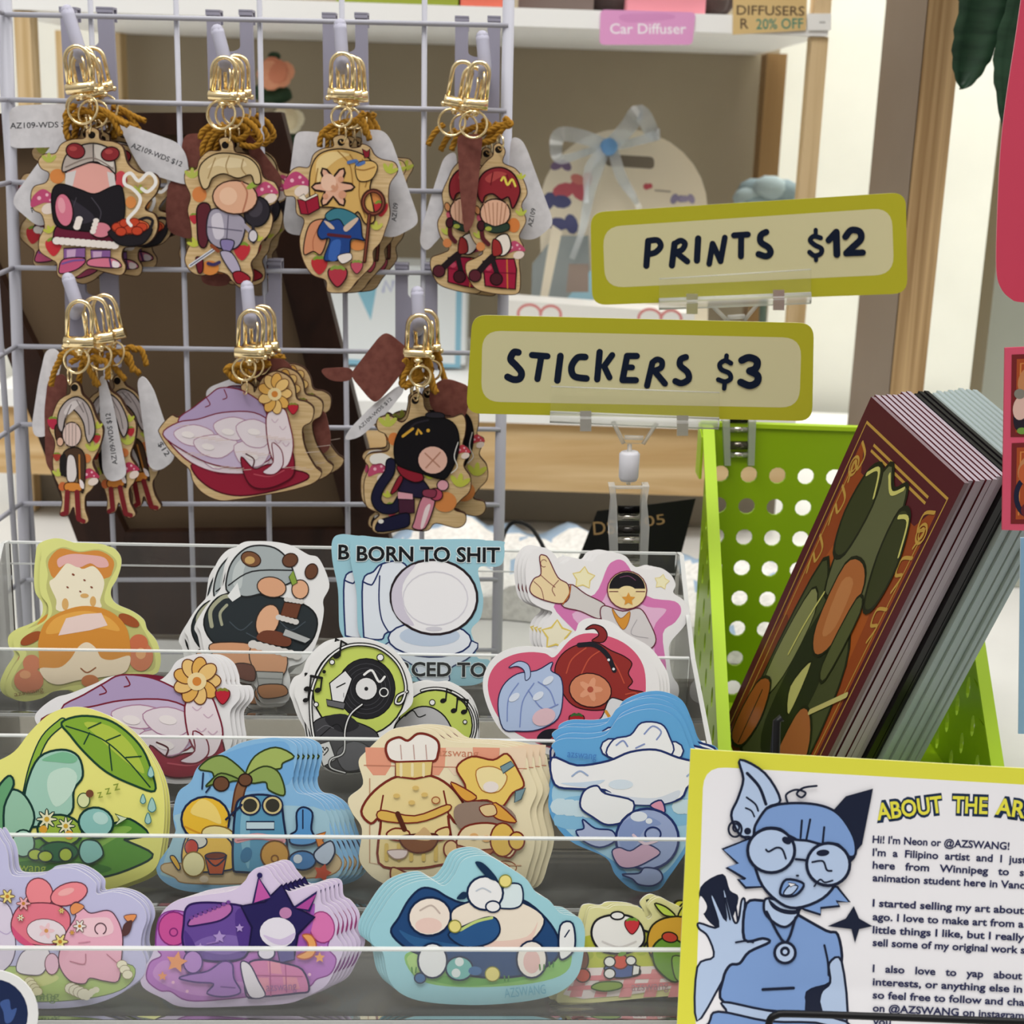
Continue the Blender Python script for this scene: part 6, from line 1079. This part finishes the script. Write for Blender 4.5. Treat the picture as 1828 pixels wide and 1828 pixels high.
# ------------------------------------------------------------------ price signs in clear clips
def round_poly(q, r): return rrect(q, r, 6)
def price_sign(fr, root, outer, inner, strokes, lw):
    a = Art(fr, .93, .6); a.base(round_poly(outer, 26), .0006, '#b9b52c', '#d8d5a0', False); a.f('#d8d2a6', round_poly(inner, 34), None, 0, False)
    o = a.build('sign_card', root)
    a = Art(fr, 1.0, .6); a.z = .00005
    for tr, w_, q in strokes:
        a.t(*tr); a.l('#04142c', w_, crom(P(q), False, 6) if len(P(q)) > 2 else P(q), False, False, True)
    a.build('lettering', root)['label'] = 'navy hand-lettered price'
def clip_head(fr, root, q, clips, trap, w=.0024):
    """clear gripper: plate over the card, ridge bar, steel clips and a tapered foot; q = plate corners tl tr br bl, ridge at the bottom 45 %"""
    tl, tr, br, bl = [Vector(p) for p in q]; mix = lambda a_, b_, t: a_+(b_-a_)*t
    a = Art(fr); P0 = [tl, tr, mix(tr, br, .62), mix(tl, bl, .62)]
    pts = a._ori([tuple(p) for p in P0]); a.prism([fr.L(*p, w) for p in pts], (0, 0, -.0008), CLIP); a.build('grip_plate', root)
    b = MB(); L_, R_ = mix(tl, bl, .78), mix(tr, br, .78); b.tube([fr.L(*L_, w*.5), fr.L(*R_, w*.5)], 11*fr.s, CLIPE, 10); L2, R2 = mix(tl, bl, .64), mix(tr, br, .64); b.tube([fr.L(*L2, w), fr.L(*R2, w)], 2.2*fr.s, CLIPE, 8); b.tube([fr.L(*tl, w), fr.L(*tr, w)], 1.2*fr.s, CLIPE, 6); b.build('ridge_bar', root)
    for x, y in clips:
        b = MB(); s = fr.s
        for dy0, dy1, k0 in ((-18, -4, 4), (-4, 6, 6), (6, 18, 4)):
            c = [fr.L(x-10, y+dy1, w+k0*s), fr.L(x+10, y+dy1, w+k0*s), fr.L(x+10, y+dy1, w+(k0-3)*s), fr.L(x-10, y+dy1, w+(k0-3)*s), fr.L(x-10, y+dy0, w+k0*s), fr.L(x+10, y+dy0, w+k0*s), fr.L(x+10, y+dy0, w+(k0-3)*s), fr.L(x-10, y+dy0, w+(k0-3)*s)]
            b.hexa([c[3], c[2], c[1], c[0], c[7], c[6], c[5], c[4]], STEEL)
        b.build('steel_clip', root)
    a = Art(fr); t_ = [Vector(p) for p in trap]; pts = a._ori([tuple(p) for p in t_]); a.prism([fr.L(*p, .0006) for p in pts], (0, 0, -.0012), CLIP)
    a.tube([fr.L(*t_[0], .0006), fr.L(*t_[3], .0006)], 4*fr.s, CLIPE, 6); a.tube([fr.L(*t_[1], .0006), fr.L(*t_[2], .0006)], 4*fr.s, CLIPE, 6); m0, m1 = mix(t_[0], t_[3], .7), mix(t_[1], t_[2], .7)
    a.tube([fr.L(*mix(m0, m1, .15), .0012), fr.L(*mix(m0, m1, .85), .0012)], 4*fr.s, CLIPE, 6); a.build('tapered_foot', root)
def clamp(fr, root, x, y0, y1, wid, back=.004):
    """roller neck and sprung clear clamp, from y0 (neck top) to y1"""
    s = fr.s; h = y1-y0
    b = MB(); b.tube([fr.L(x+2, y0-4, 0), fr.L(x, y0+.30*h, 0)], 4*s, CLIPE, 8); b.build('pin', root)
    b = MB(); b.tube([fr.L(x+2, y0+.04*h, 0), fr.L(x+2, y0+.06*h, 0), fr.L(x, y0+.24*h, 0), fr.L(x, y0+.27*h, 0)], [15*s, 19*s, 18*s, 15*s], mat('#cfcfd6', .5), 14); b.build('roller', root)['label'] = 'frosted white roller'
    b = MB()
    for sd in (-1, 1):
        o = [(x+sd*wid*.5, y0+.30*h), (x+sd*wid*.34, y0+.30*h), (x+sd*wid*.30, y0+.45*h), (x+sd*wid*.26, y1), (x+sd*wid*.44, y1), (x+sd*wid*.5, y0+.62*h), (x+sd*wid*.44, y0+.42*h)]
        a = Art(fr); b.prism([fr.L(*q, .004) for q in a._ori(o)], (0, 0, -.008), CLIPE)
    a = Art(fr); b.prism([fr.L(*q, -.001) for q in a._ori([(x-wid*.40, y0+.30*h), (x+wid*.40, y0+.30*h), (x+wid*.36, y1), (x-wid*.36, y1)])], (0, 0, -.003), CLIP)
    b.tube([fr.L(x-wid*.42, y0+.31*h, .003), fr.L(x+wid*.42, y0+.31*h, .003)], 3*s, CLIPE, 6); b.build('clamp_body', root)
    b = MB()
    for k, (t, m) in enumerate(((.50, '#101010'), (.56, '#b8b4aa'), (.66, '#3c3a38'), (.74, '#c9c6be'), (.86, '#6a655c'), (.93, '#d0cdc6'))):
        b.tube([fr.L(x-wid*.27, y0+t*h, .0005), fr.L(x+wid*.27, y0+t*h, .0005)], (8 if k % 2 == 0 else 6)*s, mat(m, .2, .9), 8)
    b.build('spring', root)['label'] = 'steel coil spring'
sf = Frame(1120, 720, .617)
sg1 = thing('price_sign', 'lower lime sign reading stickers three dollars in a clear clip stand', 'sign', sf)
price_sign(sf, sg1, [(843, 562), (1453, 577), (1450, 752), (832, 738)], [(861, 590), (1431, 603), (1427, 728), (859, 717)],
    [(T[7], 46, "275,545 245,545 225,590 260,630 295,675 285,715 245,722 205,705"), (T[7], 42, "365,562 415,566 465,570"), (T[7], 42, "425,572 400,718"), (T[7], 44, "550,568 530,728"), (T[7], 44, "712,575 660,580 622,640 640,700 720,715"), (T[7], 42, "806,542 790,720"), (T[7], 40, "888,562 835,635"), (T[7], 40, "835,635 870,708"),
     (T[7], 42, "1048,568 985,568"), (T[7], 42, "985,568 955,725"), (T[7], 42, "955,725 1042,726"), (T[7], 38, "972,642 1018,642"), (T[7], 40, "1150,612 1115,762"), (T[7], 38, "1148,612 1180,590 1212,605 1205,645 1150,668"), (T[7], 40, "1165,668 1232,748"), (T[7], 42, "1368,575 1335,590 1332,630 1380,675 1385,720 1340,745 1300,732"),
     (T[7], 32, "1662,615 1625,598 1590,620 1600,655 1650,680 1660,715 1625,735 1580,722"), (T[7], 30, "1634,565 1630,595"), (T[7], 30, "1622,740 1618,780"), ((0, 0, 1), 13, "1324,643 1337,638 1351,644 1349,657 1338,662"), ((0, 0, 1), 13, "1338,662 1352,670 1351,682 1338,688 1322,682")], 0)
clip_head(sf, sg1, [(984, 688), (1283, 699), (1282, 771), (981, 759)], [(1045, 749), (1217, 757)], [(1094, 752), (1172, 755), (1148, 792), (1113, 791)])
cf = Frame(1120, 900, .617); clamp(sf, sg1, 1122, 797, 1022, 72)
pf = Frame(1330, 620, .690, lean=0)
sg2 = thing('price_sign', 'upper lime sign reading prints twelve dollars clipped over the basket', 'sign', pf)
price_sign(pf, sg2, [(1054, 379), (1617, 343), (1620, 524), (1057, 545)], [(1076, 405), (1592, 371), (1596, 490), (1080, 514)],
    [(T[3], 42, "940,1572 928,1735"), (T[3], 40, "940,1572 1000,1568 1022,1605 990,1645 942,1660"), (T[3], 42, "1112,1590 1095,1732"), (T[3], 38, "1112,1592 1150,1570 1180,1590 1160,1630 1112,1648"), (T[3], 40, "1125,1650 1195,1706"), (T[3], 42, "1266,1556 1258,1700"), (T[3], 38, "1360,1590 1338,1722"), (T[3], 38, "1362,1592 1412,1705"), (T[3], 38, "1412,1705 1440,1550"),
     (T[3], 40, "1500,1536 1590,1530"), (T[3], 40, "1547,1536 1545,1672"), (T[3], 42, "1710,1514 1675,1535 1675,1580 1725,1615 1738,1650 1710,1672 1660,1658"), (T[4], 32, "500,1552 455,1542 432,1568 462,1598 505,1622 500,1655 460,1668 428,1645"), (T[4], 28, "468,1500 468,1535"), (T[4], 28, "470,1672 470,1698"), (T[4], 42, "552,1568 600,1515"), (T[4], 46, "602,1515 606,1660"), (T[4], 44, "662,1545 700,1502 755,1512 762,1560 710,1612 668,1652"), (T[4], 42, "668,1652 775,1648")], 0)
clip_head(pf, sg2, [(1176, 497), (1446, 480), (1446, 546), (1176, 555)], [(1234, 541), (1388, 534)], [(1274, 548), (1352, 543), (1328, 572), (1300, 574)])
clamp(pf, sg2, 1318, 590, 828, 60)
# ------------------------------------------------------------------ artist card on a black wire easel
ck = Frame(1500, 1876, .452, lean=12)
ac = thing('artist_card', 'lime-bordered artist card with blue drawing and printed text at lower right', 'card', ck)
a = Art(ck, 1.0, .4)
a.base([(1233, 1337), (2090, 1387), (2075, 1862), (1207, 1862)], .0008, '#dfdd4a', '#e8e6a0', False)
a.f('#f0eff4', rrect([(1256, 1368), (2060, 1414), (2050, 1858), (1240, 1858)], 40), None, 0, False)
a.build('printed_card', ac)
a = Art(ck, 1.0, .4); a.lwk = 1.25; a.z = .00003; a.t(*S[8]); NV = '#1b2238'; B1 = '#b7cbea'; B2 = '#7fa0d6'
a.f(NV, "146,745 262,675 300,760 345,800 300,930 240,960 160,880", None); a.f('#f0eff4', "146,790 180,840 165,880 140,870"); 
a.f(B1, "128,1440 130,1160 215,1105 185,1000 140,960 140,930 240,950 200,800 215,790 280,920 262,765 275,760 320,920 345,910 360,815 378,820 370,1010 470,1010 505,1030 400,1080 350,1150 300,1160 250,1250", NV, 9)
a.f(B2, "385,830 480,815 560,830 640,880 800,970 860,990 880,1130 815,1140 820,1240 700,1290 700,1400 550,1390 270,1345 265,1220 300,1150 350,1140 400,1080 505,1030 470,1010 375,1015", NV, 12)
a.f(B1, "815,1140 880,1130 905,1455 770,1455 770,1300 820,1240", NV, 10); a.f(NV, "700,1290 790,1255 765,1310 790,1455 700,1455", None)
a.f(B1, "265,1340 500,1385 900,1440 900,1600 250,1520 285,1400", NV, 10); a.f(B2, "240,1390 500,1440 800,1460 800,1600 120,1590 190,1450", NV, 10)
a.l(NV, 9, "790,1045 808,1130 812,1200"); a.l(NV, 12, "470,1275 630,1267", False); a.l(NV, 8, "330,1030 385,1022 420,1030")
for q in ("210,850 240,945", "275,800 300,910", "330,850 340,920"): a.l(NV, 8, q, False)
a.f(B1, "475,840 500,800 640,850 650,890 600,945 550,940 490,890", NV, 11); a.f(NV, "500,805 560,850 640,862 680,835 650,880 580,880 520,850"); a.l(NV, 11, "490,870 585,1030 640,900"); a.e(B1, 585, 1083, 54, 54, 0, NV, 12); a.e(NV, 585, 1076, 26); a.e(B1, 585, 1078, 12)
a.f(NV, "805,945 900,905 942,840 970,905 1040,945 970,960 948,1032 930,960", None, 0, False)
a.f(B2, "260,545 400,490 440,660 470,740 380,745 340,700 380,700 280,640 340,620", NV, 11, False); a.f(B2, "820,740 855,740 920,820 850,815 870,840 770,850 770,885 690,860 640,840", NV, 10, False)
a.f(NV, "820,360 900,270 1042,230 985,520 950,560", None, 0, False); a.f(NV, "900,560 950,580 930,610 915,620")
a.f(B1, "420,500 560,420 800,460 900,560 860,700 780,800 640,850 540,810 450,700", NV, 12)
a.f(B2, "425,500 440,380 520,320 650,305 780,320 870,370 940,480 950,570 910,580 860,520 780,520 700,500 620,490 560,440 470,440", NV, 11)
for q in ("672,395 665,485", "715,390 695,495", "788,430 780,510", "640,490 610,475"): a.l(NV, 9, q, False)
a.f(B1, "350,80 480,150 560,290 490,330 430,420 420,480 395,480 350,470 305,370 340,280 368,180", NV, 11); a.l(NV, 13, "388,150 450,220 485,310"); a.l(NV, 8, "385,275 430,310 445,345"); a.l(NV, 7, "380,330 410,345 425,375"); a.e(NV, 390, 450, 18); a.ring(NV, 9, 325, 440, 34, 40); a.ring(NV, 8, 330, 432, 16, 20); a.l(NV, 8, "340,460 380,490", False)
a.l(NV, 9, "597,300 590,260 640,235 690,250 670,275 645,255 680,225 748,215")
for x, y, r_x, r_y in ((512, 550, 122, 115), (808, 622, 112, 110)): a.e(B1, x, y, r_x, r_y, 0, NV, 13, 28)
a.l(NV, 10, "640,595 690,600"); a.e(NV, 592, 498, 26, 18, 30); a.e(NV, 780, 562, 34, 17, -5)
a.l(NV, 8, "485,545 500,555 540,535 570,545 588,592"); a.l(NV, 8, "725,610 780,605 800,650 825,655"); a.l(NV, 7, "735,735 765,700 790,715 830,705"); a.e(NV, 648, 680, 9, 6)
a.f(B2, "590,700 680,722 640,780 575,785 558,760", NV, 11); a.f(B1, "580,760 610,730 650,735 620,775 580,780", NV, 6); a.f('#f0eff4', "598,715 640,722 612,738", NV, 4, False)
o = a.build('drawn_figure', ac); o['label'] = 'blue drawing of a person in round glasses waving'
a = Art(ck, 1.0, .4); a.z = .00003; a.t(*S[8]); TN = '#2b2f55'
for txt, x, y, wd_, ro in (('ABOUT', 1062, 398, 352, -7), ('THE', 1450, 358, 192, 2), ('ARTIST', 1672, 366, 380, 8)):
    a.text('#1b2f4e', txt, x, y, 128, wd_, ro, .115)
for txt, x, y, wd_, ro in (('ABOUT', 1066, 395, 344, -7), ('THE', 1455, 356, 183, 2), ('ARTIST', 1677, 363, 370, 8)):
    a.text('#e6e04c', txt, x, y, 122, wd_, ro, .022)
for txt, y, wd_ in (("Hi! I'm Neon or @AZSWANG!", 513, 712), ("I'm  a  Filipino  artist  and  I  just", 580, 800), ("here   from   Winnipeg   to   s", 646, 788), ("animation student here in Vanc", 712, 792), ("I started selling my art about", 843, 788), ("ago. I love to make art from a", 914, 786), ("little things I like, but I really", 982, 790), ("sell some of my original work s", 1048, 792), ("I   also   love   to   yap   about", 1183, 778), ("interests, or anything else in", 1252, 778), ("so feel free to follow and cha", 1320, 790), ("on @AZSWANG on instagram", 1388, 786), ("you", 1458, 95)):
    a.text(TN, txt, 1040, y, 54, wd_, 2.9, .026)
a.build('printed_text', ac)['label'] = 'navy printed text under a yellow title'
ez = thing('wire_easel', 'black wire easel holding the artist card', 'easel', ck)
BLK = mat('#101012', .4); b = MB(); W0 = .0032
b.tube([Vector(q) for q in crom([tuple(ck.L(*q)) for q in ((1364, 1864, .010), (1362, 1822, .010), (1364, 1799, .010), (1376, 1789, .010), (1410, 1787, .010), (1640, 1795, .010), (1900, 1805, .010), (1990, 1811, .010), (2000, 1821, .010), (2000, 1864, .010))], False, 4)], .0011, BLK, 10); b.build('front_loop', ez)
b = MB(); b.tube([ck.L(1372, 1864, .010), ck.L(1372, 1866, -.004), ck.L(1385, 1500, -.004), ck.L(1391, 1292, -.004), ck.L(1400, 1286, -.004)], .0012, BLK, 10); b.build('back_stay', ez); b = MB(); b.tube([ck.L(2000, 1864, .010), ck.L(2000, 1866, -.004), ck.L(1985, 1500, -.004), ck.L(1980, 1330, -.004)], .0012, BLK, 10); b.build('back_stay', ez)
b = MB(); b.tube([ck.L(1391, 1292, -.004), ck.L(1391, 1836, -.05)], .0012, BLK, 8); b.build('leg', ez); b = MB(); b.tube([ck.L(1980, 1330, -.004), ck.L(1980, 1836, -.05)], .0012, BLK, 8); b.build('leg', ez)
# ------------------------------------------------------------------ pink cards at the right edge
qf = Frame(1850, 300, .50, lean=0)
a = Art(qf); a.base(crom([(1840, -120), (1815, 55), (1796, 180), (1786, 273), (1780, 400), (1779, 480), (1786, 512), (1803, 532), (1830, 540), (1950, 541), (2100, 541)], False, 4)+[(2300, 541), (2300, -150), (1850, -150)], .0008, '#d84c66', '#d98a98', False)
tag(a.build('pink_card', None, qf), 'plain coral pink card with rounded corner at the upper right edge', 'card')
qf = Frame(1850, 800, .48, lean=0)
pk = thing('print_sheet', 'pink-framed sheet of small orange pictures at the right edge', 'print', qf)
a = Art(qf); a.base([(1794, 621), (2250, 600), (2240, 960), (1789, 946)], .0008, '#e05a76', '#c94a64', False); a.build('pink_sheet', pk)
for k, (y0_, y1_) in enumerate(((633, 780), (791, 935))):
    a = Art(qf); a.z = .00005; a.base([(1806, y0_), (1935, y0_-5), (1933, y1_+1), (1804, y1_)], .00004, '#7a2a2c', '#7a2a2c', False, .00008); a.f('#b0512c', [(1815, y0_+8), (1925, y0_+4), (1923, y1_-8), (1813, y1_-8)], None, 0, False)
    a.l('#d98a4a', 2.5, [(1822, y0_+16), (1818, y1_-16)], False); a.l('#d98a4a', 2, [(1822, y0_+16), (1915, y0_+12)], False); a.e('#c98a5c', 1832, y0_+45, 14, 24, 20)
    if k == 0: a.e('#2a2430', 1828, y0_+105, 18, 34, 15); a.e('#e6c0b4', 1822, y0_+95, 14, 22, 10); a.e('#7aa04a', 1824, y0_+136, 9, 6); a.e('#8a867c', 1820, y0_+70, 10, 9)
    else: a.ring('#22243c', 9, 1838, y0_+95, 24, 34); a.e('#c8643a', 1834, y0_+55, 16, 20); a.e('#6a2a30', 1842, y0_+120, 20, 16)
    a.build('picture', pk)['label'] = 'upper orange picture' if k == 0 else 'lower orange picture'
qf = Frame(1870, 1220, .50, lean=0); a = Art(qf); a.base([(1822, 960), (2200, 950), (2200, 1312), (1818, 1310)], .0006, '#8db4d4', '#c0d4e4', False)
tag(a.build('blue_card', None, qf), 'pale blue card at the right edge below the pink sheet', 'card')

# slim stand just outside the picture that carries the three cards
sp = at(2020, 900, .512); cs = thing('card_stand', 'slim white post outside the right edge carrying pink and blue cards', 'stand', loc=(sp.x, sp.y, 0))
b = MB(); b.tube([(0, 0, .004), (0, 0, .52)], .004, WHITEB, 12); b.build('post', cs)
b = MB(); b.tube([(0, 0, .0006), (0, 0, .004), (0, 0, .006)], [.032, .032, .010], WHITEB, 20); b.build('foot', cs)
